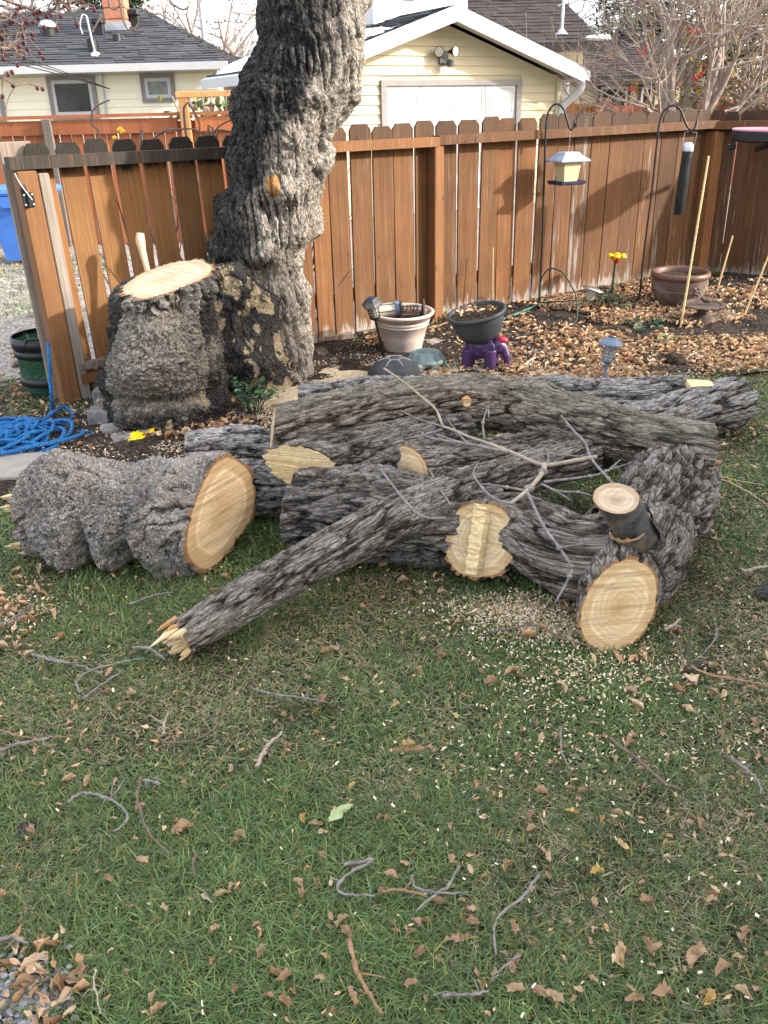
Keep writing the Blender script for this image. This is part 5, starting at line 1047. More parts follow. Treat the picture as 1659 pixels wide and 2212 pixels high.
ob('seed_box', *sq([(17*px, 14*px, -59*px), (23*px, 19*px, -19*px)], ft), M['feedglass'], fd)
ob('tray', *cat(sq([(27*px, 22*px, -66*px), (31*px, 26*px, -64*px), (32*px, 27*px, -58*px), (30*px, 25*px, -58*px), (28*px, 23*px, -62*px)], ft)), M['navy'], fd)
a, b = Y(1486, 322, y2), Y(1466, 463, y2); ax = b-a; L = np.linalg.norm(ax); t = thing('tube_feeder', 'black mesh tube feeder with a grey cap hanging from the right hook', 'bird feeder', b); r = 10.5*px*1.02
put('core', tube([(0, 0, .003), (0, 0, L-.003)], r*.9, 16), a, ax, 'lampblack', t, True)
ms = [tube([(r*math.cos(q), r*math.sin(q), 0), (r*math.cos(q), r*math.sin(q), L)], .0022, 4) for q in np.arange(20)*2*math.pi/20]+[tube([(r*math.cos(q), r*math.sin(q), z) for q in np.linspace(0, 2*math.pi, 19)], .0022, 4, caps=False) for z in np.linspace(.0, L, 40)]
put('mesh_cage', cat(*ms), a, ax, 'black', t, kind='stuff')
put('top_collar', lathe([(r*1.05, -.002), (r*1.05, .06), (r*.9, .06)], (0, 0, 0), 18), a, ax, 'black', t); put('cap', lathe([(r*1.12, .014), (r*1.12, -.015), (r*.95, -.034), (r*.55, -.044), (.001, -.046)], (0, 0, 0), 18), a, ax, 'galv', t, True)
hp = Y(1493, 281, y2); ms = []
for s_ in (-1, 1): ms.append(a+V3(s_*r*1.1, 0, .01))
ob('handle_wire', *tube([ms[0], ms[0]+V3(.004, 0, .1), hp+V3(-.02, 0, -.015), hp, hp+V3(.022, 0, -.02), ms[1]+V3(.012, 0, .1), ms[1]], .0016, 5, .02), M['galv'], t)
# pink heated dish and its cord on the fence
hc = Y(1662, 279, 7.05); hd = thing('pink_dish', 'pink shallow dish with a black rim band fixed to the fence top at far right', 'bird bath', hc)
sc_ = np.dot(hc-_C, _F)/FPX; r = 76*sc_
put('basin', lathe([(.001, -.03), (r*.8, -.02), (r*.96, .0), (r, .004), (r*.99, -.008)], (0, 0, 0), 44), hc, (0.02, -.03, 1), 'pink', hd, True)
put('rim_band', lathe([(r*.985, -.005), (r*.985, -.075), (r*.9, -.085), (.001, -.085)], (0, 0, 0), 44), hc, (.02, -.03, 1), 'black', hd)
ob('bracket', *beam(hc+V3(.1, .1, -.1), hc+V3(.1, .42, -.16), .03, .03), M['blackmetal'], hd)
solo('power_cord', *cat(tube([Y(1585, 290, 7.0), Y(1581, 318, 7.02), Y(1578, 345, 7.02), Y(1571, 358, 7.02), Y(1566, 366, 7.02)], .006, 7, .02), bbox(Y(1565, 368, 7.02), (.018, .016, .03), 0, .004), bbox(Y(1581, 317, 7.02), (.06, .03, .04), 0, .01)), M['black'], 'black power cord with a plug dangling below the pink dish', 'cord')
# hoop, stakes, glass flower
z6 = lambda L: [(1042.4+x*.3717, 438.9+y*.3717) for x, y in L]
Lh = z6([(500, 730), (545, 680), (548, 560), (510, 470), (460, 400), (405, 380), (365, 400), (340, 450), (330, 520), (330, 605), (405, 695)]); yy = [6.17, 6.2, 6.3, 6.4, 6.46, 6.5, 6.55, 6.58, 6.6, 6.62, 6.4]
hpn = [Y(u, v, y) for (u, v), y in zip(Lh, yy)]
t = thing('wire_hoop', 'dark green wire hoop standing in the bed beside the steel mushroom lamp', 'plant support', hpn[0]); ob('hoop', *tube(hpn, .0055, 7, .03), M['greensteel'], t, True)
A_ = z6([(320, 580), (545, 565)]); ob('cross_bar', *tube([Y(*A_[0], 6.6), Y(*A_[1], 6.25)], .005, 7), M['greensteel'], t, True)
A_ = z6([(120, 697), (380, 590)]); P = [G(*A_[0])+V3(0, 0, .03), G(*A_[1])+V3(0, 0, .03)]; solo('green_stake', *tube(P, .0065, 7), M['greenstake'], 'green plastic stake lying on the soil right of the charcoal pot', 'garden stake')
b_ = G(1320, 645); q = Y(1329, 568, b_[1]); t = thing('glass_flower', 'yellow and red glass flower on a dark green stake in the bed', 'garden ornament', b_); ob('stake', *tube([b_-V3(0, 0, .03), q], .009, 8), M['greensteel'], t)
pxm = np.dot(q-_C, _F)/FPX; fc = Y(1332, 556, b_[1])
ob('bulb', *lathe([(.001, -14*pxm), (5*pxm, -11*pxm), (8*pxm, -4*pxm), (7*pxm, 3*pxm), (.001, 8*pxm)], fc, 16), M['glassred'], t, True)
for k in range(6):
    a = k*math.pi/3+.3; e = V3(math.cos(a), math.sin(a), 0); s_ = V3(-math.sin(a), math.cos(a), 0); rows_ = [(3, -8, 3), (9, -3, 7), (13, 3, 9), (17, 5, 8), (20, 0, 5)]
    A = [fc+e*x*pxm+up*z*pxm+s_*w*pxm*c for x, z, w in rows_ for c in (-1, 0, 1)]; A = [p+up*(2*pxm if i % 3 == 1 else 0) for i, p in enumerate(A)]
    o = ob('petal', A, [(i*3+j, i*3+j+1, i*3+j+4, i*3+j+3) for i in range(4) for j in range(2)], M['glassyellow'], t, True); mo = o.modifiers.new('thick', 'SOLIDIFY'); mo.thickness = .004
def cane(label, L, y0, y1, r): 
    P = [Y(*L[0], y0), Y(*L[1], y1)]; ms = [tube(P, [r, r*.8], 7)]
    n = max(2, int(np.linalg.norm(P[1]-P[0])/.22))
    for k in range(1, n): q = P[0]+(P[1]-P[0])*k/n; ms.append(lathe([(r*.7, -.006), (r*1.35, 0), (r*.7, .006)], q, 7))
    return solo('bamboo_cane', *cat(*ms), M['bamboo'], label, 'cane', 'bamboo canes stuck in the bed')
g_ = G(1470, 708); cane('tall bamboo cane leaning in front of the terracotta pot', [(1470, 708), (1531, 337)], g_[1], g_[1]+.25, .0085)
g_ = G(1546, 637); cane('bamboo cane right of the terracotta pot', [(1546, 637), (1583, 509)], g_[1], g_[1]+.05, .0075)
g_ = G(1605, 688); cane('bamboo cane with a white tie at the far right of the bed', [(1605, 688), (1662, 548)], g_[1], g_[1]+.05, .0075)
cane('thin bamboo cane against the fence behind the charcoal pot', [(1064, 645), (1065, 535)], 6.5, 6.52, .005)
# low leafy plants
def leaves_mesh(pts, size, colf, normal_up=.8, curl=.2, asp=.8):
    Vs, Fs, Cs = [], [], []; n = 0
    for p in pts:
        s = size*random.uniform(.6, 1.25); a = random.uniform(0, 6.283); nn = V3(random.gauss(0, 1), random.gauss(0, 1), 0)*(1-normal_up)+V3(0, 0, 1)*random.uniform(.5, 1); nn /= np.linalg.norm(nn)
        e = np.cross(nn, (math.cos(a), math.sin(a), 0)); e /= np.linalg.norm(e); f = np.cross(nn, e); c = colf()
        Vs += [p-e*s*.5, p+f*s*asp*.45+nn*s*curl*.6, p+e*s*.5, p-f*s*asp*.45+nn*s*curl*.6, p+nn*s*.02, ]; Fs += [(n, n+3, n+4), (n+3, n+2, n+4), (n+2, n+1, n+4), (n+1, n, n+4)]; Cs += [c]*5; n += 5
    return np.array(Vs), Fs, np.array(Cs)
def plant(label, c, n, spread, hgt, size, cols, name='columbine'):
    t = thing(name, label, 'plant', c); pts, ms = [], []
    for k in range(n):
        a = random.uniform(0, 6.28); r = spread*math.sqrt(random.random()); q = c+V3(r*math.cos(a), r*math.sin(a), hgt*random.uniform(.35, 1)); ms.append(tube([c+V3(r*.2*math.cos(a), r*.2*math.sin(a), 0), (c+q)/2+V3(0, 0, .02), q], .0022, 4))
        for j in range(3):
            b = a+j*2.1; pts += [q+V3(size*.7*math.cos(b), size*.7*math.sin(b), random.uniform(-.3, .3)*size)+np.random.randn(3)*size*.12 for _ in range(2)]
    ob('stems', *cat(*ms), M['greensteel'], t); V, F, Cc = leaves_mesh(pts, size, lambda: np.array(random.choice(cols))*random.uniform(.7, 1.3)); ob('leaves', V, F, M['foliage'], t, attrs={'col': Cc}, kind='stuff')
GR = [(.06, .12, .06), (.05, .1, .06), (.09, .15, .07), (.12, .16, .12)]
plant('green columbine plant around the foot of the glass flower', G(1312, 668), 15, .17, .12, .045, GR)
plant('small columbine plant in the leaves below the glass flower', G(1402, 712), 10, .16, .07, .04, GR)
plant('leafy columbine plant at the right foot of the cut side stem', G(548, 895)+V3(.0, -.02, .0), 20, .15, .2, .042, GR+[(.05, .13, .04)]*3)
plant('yellowing low plant in the leaves left of the stepping slab', G(1440, 742), 6, .1, .05, .04, [(.3, .32, .12), (.35, .36, .18)], 'low_plant')
plant('tiny yellow green weed beside the grey pavers', G(262, 912), 5, .05, .07, .03, [(.3, .32, .05), (.2, .24, .05)], 'weed')
# ---- left side: bin, bag, rope, axe, pavers, wedges
bb = V3(-3.7, 9.55, .1); bz = float(Y(35, 400, 9.5)[2])-.1; bn = thing('recycling_bin', 'blue wheeled recycling bin standing by the alley fence behind the left end post', 'bin', bb)
V, F = sq([(.2, .22, .03), (.27, .29, bz*.82), (.28, .3, bz*.82), (.28, .3, bz*.9)], (0, 0, 0)); V = rotz(V, -.45); ob('bin_body', V+bb, F, M['bluebin'], bn)
V, F = sq([(.31, .33, bz*.89), (.32, .34, bz*.92), (.3, .32, bz*.97), (.22, .24, bz)], (0, 0, 0)); ob('lid', rotz(V, -.45)+bb, F, M['bluebin'], bn)
ob('grab_handle', *prism([(-.1, bz*.88), (.22, bz*.88), (.18, bz*.74), (-.04, bz*.74)], bb+V3(-.05, -.34, 0), (1, 0, 0), (0, 0, 1), (0, 1, 0), .05), M['bluebin'], bn)
for s_ in (-1, 1): ob('wheel', *(lambda VF: (rotm(VF[0], (0, 1, 0), 1.571)+bb+V3(s_*.24, .22, .1), VF[1]))(lathe([(.02, -.03), (.1, -.03), (.1, .03), (.02, .03)], (0, 0, 0), 18)), M['black'], bn)
gc = V3(-1.93, 4.95, .0); gh = float(Y(95, 735, 4.9)[2]); gb_ = thing('garden_bag', 'dark green fabric garden bag with black bands behind the left end post', 'garden bag', gc)
V, F = lathe([(.15, 0)]+[(.155+.03*q, gh*q) for q in np.linspace(.04, 1, 22)]+[(.178, gh), (.17, gh*.5)], (0, 0, 0), 64); cr = 1+.16*fbm(np.c_[V*V3(9, 9, 16)], 4, 4)
V[:, :2] *= cr[:, None]; ob('bag_body', V+gc, F, M['greenbag'], gb_, True)
for q, w in ((.99, .03), (.8, .02), (.28, .022)): ob('band', *lathe([(.17+.018*q, gh*q-w), (.173+.018*q+.006, gh*q-w), (.173+.018*q+.006, gh*q+w), (.17+.018*q, gh*q+w)], gc, 36), M['black'], gb_, True)
for s_ in (-1, 1): ob('handle', *tube([gc+V3(-.05+.0, s_*.182, gh), gc+V3(-.04, s_*.19, gh+.035), gc+V3(.04, s_*.19, gh+.035), gc+V3(.05, s_*.182, gh)], .008, 6, .02), M['black'], gb_)
P = [Y(106, 775, 4.55), Y(108, 820, 4.53), Y(111, 860, 4.5), G(112, 888)+V3(0, 0, .01), G(104, 905)+V3(0, 0, .012)]; P0 = [Y(103, 740, 4.62)]
solo('hanging_rope', *tube(P0+P, .009, 8, .02), M['rope'], 'blue rope end hanging down beside the green bag and end post', 'rope', smooth=True)
rp_ = []; c0 = G(34, 955)
for k in range(150):
    a = k*.62; rr = .13+.1*math.sin(k*.37)+.05*math.sin(k*.91+2); rp_.append(c0+V3(rr*math.cos(a)*1.1-.02+.07*math.sin(k*.11), rr*math.sin(a)*1.0+.04*math.cos(k*.23), .012+.018*(1+math.sin(k*1.7))+.035*max(0, 1-rr/.22)))
rp_ += [G(150, 915)+V3(0, 0, .02), G(140, 890)+V3(0, 0, .03), G(100, 925)+V3(0, 0, .05), G(60, 930)+V3(0, 0, .05), G(140, 940)+V3(0, 0, .02), G(200, 940)+V3(0, 0, .012), G(185, 950)+V3(0, 0, .01)]
solo('rope_pile', *tube(rp_, .0095, 8, .018), M['rope'], 'tangled heap of bright blue rope on the ground at far left', 'rope', smooth=True)
ax = thing('axe', 'axe leaning on the fence behind the cut stem with only its pale handle showing', 'axe', V3(-1.2, 4.93, 0))
P = [Y(303, 503, 4.86), Y(303, 520, 4.855), Y(309, 548, 4.85), Y(317, 580, 4.84), Y(330, 640, 4.82), Y(344, 720, 4.79), Y(352, 770, 4.77)]; V, F = tube(P, [.02, .026, .019, .016, .016, .017, .016], 12, .02); ob('handle', V, F, M['axe'], ax, True)
q = P[-1]; ob('head', *bbox(q+V3(-.02, 0, -.03), (.16, .03, .07), .3, .01), M['iron'], ax)
V, F = tube([Y(236, 706, 4.72), Y(240, 716, 4.72), Y(243, 735, 4.72), Y(250, 760, 4.71), Y(262, 810, 4.7)], [.02, .023, .02, .018, .012], 12, .006); sc2 = 1
V = V+0; solo('tool_handle', V, F, M['black'], 'black ribbed tool handle leaning against the fence left of the cut stem', 'tool', smooth=True)
for i, (u, v, w, dp, hh, rz, lab) in enumerate(((222, 852, .13, .12, .1, .2, 'grey paver at the back of the row, under the kick boards'), (228, 872, .14, .1, .085, .1, 'second grey paver of the row below the kick boards'), (236, 888, .14, .1, .075, .15, 'third grey paver of the row, touching the cut stem'), (228, 920, .17, .13, .095, -.1, 'largest grey paver standing proud at the front left of the row'), (252, 938, .17, .1, .045, .5, 'low grey paver in front of the largest paver'), (282, 956, .2, .12, .03, .45, 'flat grey paver nearest the yellow wedges'))):
    p = G(u, v); V, F = bbox(p+V3(0, dp*.4, hh/2-.005), (w, dp, hh), rz, .012); solo('paver', V, F, M['stone'], lab, 'paver', 'edging pavers beside the cut stem')
def wedge(label, p, q, w, h):
    p, q = np.array(p), np.array(q); d = q-p; L = np.linalg.norm(d); d /= L; s_ = np.cross((0, 0, 1.), d); s_ /= np.linalg.norm(s_); t = thing('felling_wedge', label, 'wedge', p)
    def pt(a, b, c): return p+d*a*L+s_*b*w/2+up*c
    V = [pt(0, -1, .003), pt(0, 1, .003), pt(1, 1, .003), pt(1, -1, .003), pt(0, -1, .006), pt(0, 1, .006), pt(1, 1, h), pt(1, -1, h)]; ob('wedge_body', V, [(3, 2, 1, 0), (4, 5, 6, 7), (0, 1, 5, 4), (1, 2, 6, 5), (2, 3, 7, 6), (3, 0, 4, 7)], M['yellow'], t)
    for b in (-.35, .35): ob('groove', [pt(a, b+c, .0075+(h-.006)*a+.001) for a in (.1, .78) for c in (-.08, .08)], [(0, 1, 3, 2)], M['glassyellow'], t)
    return t, pt
t, pt = wedge('yellow felling wedge with a grey printed stripe lying beside the pavers', G(258, 978), G(322, 940), .075, .04); h_ = .04
ob('printed_stripe', [pt(a, b, .0085+(h_-.006)*a) for a in (.8, .88) for b in (-.7, .7)], [(0, 1, 3, 2)], M['galv'], t); ob('printed_stripe', [pt(a, b, .0085+(h_-.006)*a) for a in (.9, .93) for b in (-.7, .7)], [(0, 1, 3, 2)], M['galv'], t)
wedge('yellow felling wedge lying flat on the left of the other wedge', G(250, 966), G(300, 946), .06, .03)
def chunk(label, c, s, mat, seed, name='bark_chunk', catg='bark chunk', rz=0.):
    V, F = ell((0, 0, 0), (s[0]/2, s[1]/2, s[2]/2), 18); V = V*(1+.35*fbm(V*(2.2/max(s))+seed, 3, seed))[:, None]; V = rotz(V, rz)+np.array(c)+V3(0, 0, s[2]*.35); hh = np.random.rand(len(V)); return solo(name, V, F, M[mat], label, catg, attrs={'h': hh, 'up': hh*0, 'bq': V/.012})
chunk('brown bark chunk among the leaves right of the trunk', G(692, 772), (.12, .08, .08), 'iron', 3)
chunk('dark clod of soil in the leaves right of the blue lantern', G(1455, 792), (.17, .13, .1), 'soil', 5, 'soil_clod', 'clod')
chunk('dark mossy bark flake with twigs on the lawn at right', G(1502, 1452), (.085, .04, .03), 'bark_dark', 6, rz=.2)
chunk('dark bark flake at the left of the lawn', G(60, 1790), (.03, .05, .015), 'bark_dark', 7, rz=-.5)
chunk('brown sliver of bark lying mid lawn', G(880, 1622), (.09, .025, .014), 'twigbrown', 8, 'wood_sliver', 'wood sliver', 0.)
chunk('brown sliver of bark right of the lawn centre', G(1395, 1445-20), (.03, .06, .012), 'twigbrown', 9, 'wood_sliver', 'wood sliver', .3)
chunk('grey bark chunk at the right edge of the lawn', G(1655, 1290), (.09, .06, .05), 'bark_dark', 10)
# ================================================================ bare trees and evergreens behind
def branching(p, d, L, r, depth, out, spread=.5, up_=.15, kids=(2, 4), segs=4, minr=.004, shrink=.68, curve=.25):
    P, R = [np.array(p, float)], [r]; d = np.array(d, float)
    for i in range(segs):
        d = d+np.random.randn(3)*curve*.35+V3(0, 0, up_*.3); d /= np.linalg.norm(d); P.append(P[-1]+d*L/segs); R.append(max(minr*.6, r*(1-.45*(i+1)/segs)))
    out.append((P, R))
    if depth <= 0: return
    for k in range(random.randint(*kids)):
        i = random.randint(max(1, segs//2), segs); e = d+np.random.randn(3)*spread; e /= np.linalg.norm(e)
        branching(P[i], e, L*random.uniform(shrink-.12, shrink+.1), max(minr, R[i]*.72), depth-1, out, spread, up_, kids, max(2, segs-1), minr, shrink, curve)
def bare_tree(label, base, stems, L, r, depth, mat='treewood', spread=.5, kids=(2, 4), up_=.15, name='bare_tree', lean=.35, minr=.005, shrink=.68, group=None, fol=None):
    t = thing(name, label, 'tree', base, group); tr, cr = [], []
    for k in range(stems):
        out = []; a = 6.28*k/stems+random.random(); d = V3(math.cos(a)*lean, math.sin(a)*lean, 1) if stems > 1 else V3(random.uniform(-.08, .08), 0, 1)
        branching(np.array(base)+V3(math.cos(a)*r*1.2, math.sin(a)*r*1.2, 0)*(stems > 1), d, L, r*random.uniform(.75, 1.1), depth, out, spread, up_, kids, 5, minr, shrink); tr.append(out[0]); cr += out[1:]
    ob('trunk', *cat(*[tube(P, R, 8) for P, R in tr]), M[mat], t, True)
    Vs, Fs = cat(*[tube(P, R, 4 if R[0] < .02 else 6, caps=False) for P, R in cr]); ob('crown', Vs, Fs, M[mat], t, True, kind='stuff')
    if fol:
        pts = [P[i]+np.random.randn(3)*fol[1] for P, R in cr if R[0] < .03 for i in range(1, len(P)) for _ in range(fol[0])]; V, F, Cc = leaves_mesh(pts, fol[2], lambda: np.array(random.choice(fol[3]))*random.uniform(.7, 1.3), .3); ob('leaves', V, F, M['foliage'], t, attrs={'col': Cc}, kind='stuff')
    return t, cr
q = Y(1478, 235, 14.5)
t, cr = bare_tree('bare many-stemmed grey tree behind the pink fence on the right', V3(q[0], 14.5, .1), 7, 2.0, .07, 4, 'treewood', .5, (3, 5), .16, 'multi_stem_tree', .24, .0055, .66)
def conifer(label, base, h, r, cols, n, seed, size=.22, group='conifers behind the houses'):
    t = thing('conifer', label, 'tree', base, group); ob('trunk', *tube([base, np.array(base)+V3(0, 0, h)], [.16, .02], 8), M['treewood'], t); pts = []
    ms = []
    rg = np.random.default_rng(seed)
    for k in range(int(n/26)):
        z = h*(.12+.88*rg.random()**.85); rr = r*(1-z/h)**.8+.08; a = rg.random()*6.283; tip = np.array(base)+V3(rr*math.cos(a), rr*math.sin(a), z-.18*rr); o = np.array(base)+V3(0, 0, z); ms.append(tube([o, tip], [.025, .008], 4, caps=False))
        for j in range(26): s_ = rg.random()**.6; pts.append(o+(tip-o)*s_+rg.normal(0, 1, 3)*V3(.12, .12, .07)*(.6+s_)-V3(0, 0, .1*rg.random()))
    ob('branches', *cat(*ms), M['treewood'], t, kind='stuff'); V, F, Cc = leaves_mesh(pts, size, lambda: np.array(random.choice(cols))*random.uniform(.5, 1.3), .35, .1, .35); ob('needles', V, F, M['foliage'], t, attrs={'col': Cc}, kind='stuff')
DG = [(.03, .06, .03), (.045, .075, .035), (.02, .045, .03)]
for lab, u, y, h, r in (('dark spruce rising behind the bungalow chimney', 225, 29, 6.4, 2.6), ('spruce behind the bungalow roof right of the chimney', 300, 31, 5.6, 2.0), ('tall dark spruce beyond the bare tree, top right', 1400, 26, 6.8, 3.0), ('dark conifer at the right edge behind the berry tree', 1610, 24, 6.6, 3.0)):
    q = Y(u, 200, y); conifer(lab, V3(q[0], y, .1), h, r, DG, 9000, int(u), .19)
OR = [(.3, .13, .05), (.36, .17, .06), (.25, .1, .05)]
for lab, u, y, h, mat, fol, dp in (('brown bare tree crown behind the bungalow, far left', 60, 26, 2.4, 'twigred', None, 4), ('pale bare tree behind the bungalow hip end', 380, 28, 2.2, 'treewood', (1, .1, .09, [(.3, .2, .13)]), 4), ('rusty orange leaved tree behind the metal pole', 425, 26, 1.9, 'twigred', (2, .12, .1, OR), 4), ('bare tree just left of the trunk top', 505, 24, 2.3, 'treewood', (1, .1, .08, OR), 4), ('reddish bare tree behind the garage cupola', 790, 27, 2.6, 'twigred', None, 4), ('reddish bare tree behind the garage peak', 1060, 26, 2.5, 'twigred', None, 4), ('large bare tree between the two house roofs', 1290, 30, 3.0, 'treewood', None, 4), ('bare tree left of the tall dark spruce', 1350, 27, 2.6, 'treewood', None, 4)):
    q = Y(u, 200, y); bare_tree(lab, V3(q[0], y, .1), 1, h, .16, dp, mat, .6, (3, 4), .2, 'bare_tree', .3, .012, .72, 'bare trees beyond the houses', fol)
q = Y(1620, 240, 15.5); t, cr = bare_tree('mountain ash with yellow leaves and red berries at the right edge', V3(q[0]+.3, 15.5, .1), 4, 1.7, .07, 3, 'treewood', .6, (3, 4), .15, 'berry_tree', .3, .006, .68, None, (3, .12, .1, [(.12, .13, .03), (.3, .2, .04), (.36, .17, .04), (.09, .12, .04)]))
ms = []
for k in range(46):
    P, R = random.choice(cr); c = P[-1]
    for _ in range(5): ms.append(ell(c+np.random.randn(3)*.045, (.022, .022, .022), 6))
ob('berries', *cat(*ms), M['redberry'], t, kind='stuff')
# crab apple twigs hanging in at the top left
t = thing('crabapple_branches', 'dark crab apple branches with shrivelled berries hanging in at the top left', 'tree', Y(-250, 300, 9.3)*V3(1, 1, 0)+V3(0, 0, .08)); b0 = Y(-250, 300, 9.3)*V3(1, 1, 0)
z1 = lambda L: [(x*.3637, y*.3637) for x, y in L]
ob('trunk', *tube([b0, b0+V3(.1, 0, 1.4), b0+V3(.3, 0, 2.6)], [.12, .1, .07], 8, .2), M['twigred'], t, True)
L0 = [z1(l) for l in ([(-300, -60), (0, 90), (60, 110), (130, 150)], [(-200, 100), (20, 180), (120, 195)], [(-160, 160), (0, 205), (100, 190)], [(-250, 180), (10, 260), (100, 300), (145, 335)], [(-100, 300), (40, 285), (75, 300)], [(-250, -100), (200, 60), (300, 70), (340, 20)], [(-80, 420), (20, 465), (90, 510)], [(300, -30), (330, 20), (360, 60)], [(-150, 0), (30, 40), (90, 60), (160, 100)], [(380, -60), (410, 20), (430, 75)])]
ms, bs = [], []
for l in L0:
    P = [Y(u, v, 9.3+random.uniform(-.3, .3)) for u, v in l]; ms.append(tube(P, list(np.linspace(.018, .006, len(P))), 5, .06))
    for p in P[1:]:
        for _ in range(5):
            e = p+np.random.randn(3)*V3(.14, .14, .1); ms.append(tube([p, (p+e)/2+V3(0, 0, .03), e], [.006, .005, .004], 4)); 
            if random.random() < .6: bs.append(ell(e-V3(0, 0, .015), (.02, .02, .022), 7))
ob('branches', *cat(*ms), M['twigred'], t, kind='stuff'); ob('berries', *cat(*bs), M['berry'], t, kind='stuff')
# single twigs hanging in front of the sky and the chimney, from above
ms = []
for L in ([(1000, -60), (1010, 10), (1050, 40), (1090, 58), (1120, 38)], [(700, -60), (715, 30), (730, 110), (760, 175), (800, 170), (818, 140)], [(640, -40), (655, 45), (690, 50), (725, 20)], [(600, 80), (580, 130), (545, 190)]):
    P = [Y(u, v, 9.) for u, v in z1(L)]; ms.append(tube(P, list(np.linspace(.013, .007, len(P))), 6, .05))
solo('hanging_twigs', *cat(*ms), M['twigred'], 'bare twigs hanging down in front of the brick chimney and sky', 'twigs', kind='stuff')
# scrub between the fences and the vine on the left fence
t = thing('leafless_scrub', 'tangle of leafless scrub seen through the gaps of the left fence panel', 'shrub', (-2.2, 6.2, .03)); ms = []
for k in range(150):
    b = V3(random.uniform(-1.55, -.5), 0, .03); b[1] = float(fence_y(b[0]))+random.uniform(.15, .6); a = random.uniform(0, 6.28); l = random.uniform(.4, 1.15)
    ms.append(tube([b, b+V3(.15*math.cos(a), .08*math.sin(a), l*.5)+np.random.randn(3)*.05, b+V3(.35*math.cos(a), .1+.1*math.sin(a), l)+np.random.randn(3)*.08], [.007, .005, .003], 5, .08))
ob('stems', *cat(*ms), M['twigred'], t, kind='stuff')
vn_ = thing('bare_vine', 'bare curling vine stems and yellow seed heads above the left fence boards', 'vine', (-1.2, 5.3, 0))
for L in ([(600, 830), (545, 740), (550, 660), (590, 620), (650, 595)], [(890, 900), (910, 830), (980, 775), (1060, 770), (1140, 765), (1230, 805)], [(1200, 905), (1250, 830), (1300, 750), (1400, 700)], [(1090, 640), (1150, 660), (1185, 740), (1180, 820)], [(1280, 830), (1350, 780), (1420, 790)], [(1235, 745), (1260, 760), (1268, 800)], [(835, 790), (860, 830), (880, 890)]):
    P = [Y(u, v, 5.45) for u, v in z1(L)]; ob('vine_stem', *tube([P[0]-V3(0, 0, .5)]+P, [.007]+list(np.linspace(.007, .004, len(P))), 6, .04), M['twigred'], vn_, True)
for u, v in z1([(708, 772), (724, 785), (715, 765), (680, 818), (730, 780)]): ob('seed_head', *ell(Y(u, v, 5.6), (.014, .014, .012), 8), M['yellowleaf'], vn_)
# leafy bush by the garage side
q = Y(470, 245, 12.2); t = thing('green_bush', 'green and yellow bush under the eave left of the trunk', 'shrub', V3(q[0], 12.2, .1)); zt = float(Y(470, 205, 12.2)[2])
pts = [V3(q[0]+random.gauss(0, .28), 12.2+random.gauss(0, .3), random.uniform(.3, zt)) for _ in range(420)]; V, F, Cc = leaves_mesh(pts, .13, lambda: np.array(random.choice([(.09, .14, .04), (.2, .2, .05), (.06, .09, .04), (.18, .1, .07)]))*random.uniform(.7, 1.3), .3); ob('leaves', V, F, M['foliage'], t, attrs={'col': Cc}, kind='stuff')
ob('stems', *cat(*[tube([V3(q[0]+random.gauss(0, .1), 12.2, .1), V3(q[0]+random.gauss(0, .3), 12.2+random.gauss(0, .2), zt)], .012, 5) for _ in range(16)]), M['treewood'], t, kind='stuff')
# service wires to the bungalow
ms = [tube([Y(-60, 95+o, 15), Y(80, 135+o*.6, 15.6), Y(237, 192, 16.8)], .008, 5, .4) for o in (0, 10, 22)]
for i, vf in enumerate(ms): solo('service_wire', *vf, M['black'], ('upper', 'middle', 'lower')[i]+' of three service wires running to the bungalow wall', 'wire', 'service wires')
# ================================================================ lawn, leaves, chips, twigs
def blades(x, y, z, L, w, col, tilt, seed):
    rg = np.random.default_rng(seed); n = len(x); a = rg.random(n)*2*np.pi; t = tilt
    d = np.c_[np.cos(a), np.sin(a)]; s_ = np.c_[-d[:, 1], d[:, 0]]
    b = np.c_[x, y, z]; V = np.zeros((n, 7, 3)); prof = ((0, 1., 0.), (.4, .85, .4), (.75, .6, .75))
    bend = rg.uniform(.25, .9, n)
    for i, (f, ww, _) in enumerate(prof+((1., 0, 1.),)):
        th = t+bend*f; hx = L*f*np.sin(np.minimum(th, 1.62)); hz = L*f*np.cos(np.minimum(th, 1.62))*.98
        c = b.copy(); c[:, :2] += d*hx[:, None]; c[:, 2] += np.maximum(hz, .002+.004*f)
        if i < 3:
            V[:, i*2] = c; V[:, i*2+1] = c; V[:, i*2, :2] -= s_*(w*ww/2)[:, None]; V[:, i*2+1, :2] += s_*(w*ww/2)[:, None]
        else: V[:, 6] = c
    o = (np.arange(n)*7)[:, None]
    F = np.concatenate([o+np.array([[0, 1, 3]]), o+np.array([[0, 3, 2]]), o+np.array([[2, 3, 5]]), o+np.array([[2, 5, 4]]), o+np.array([[4, 5, 6]])])
    return V.reshape(-1, 3), F, np.repeat(col, 7, 0)
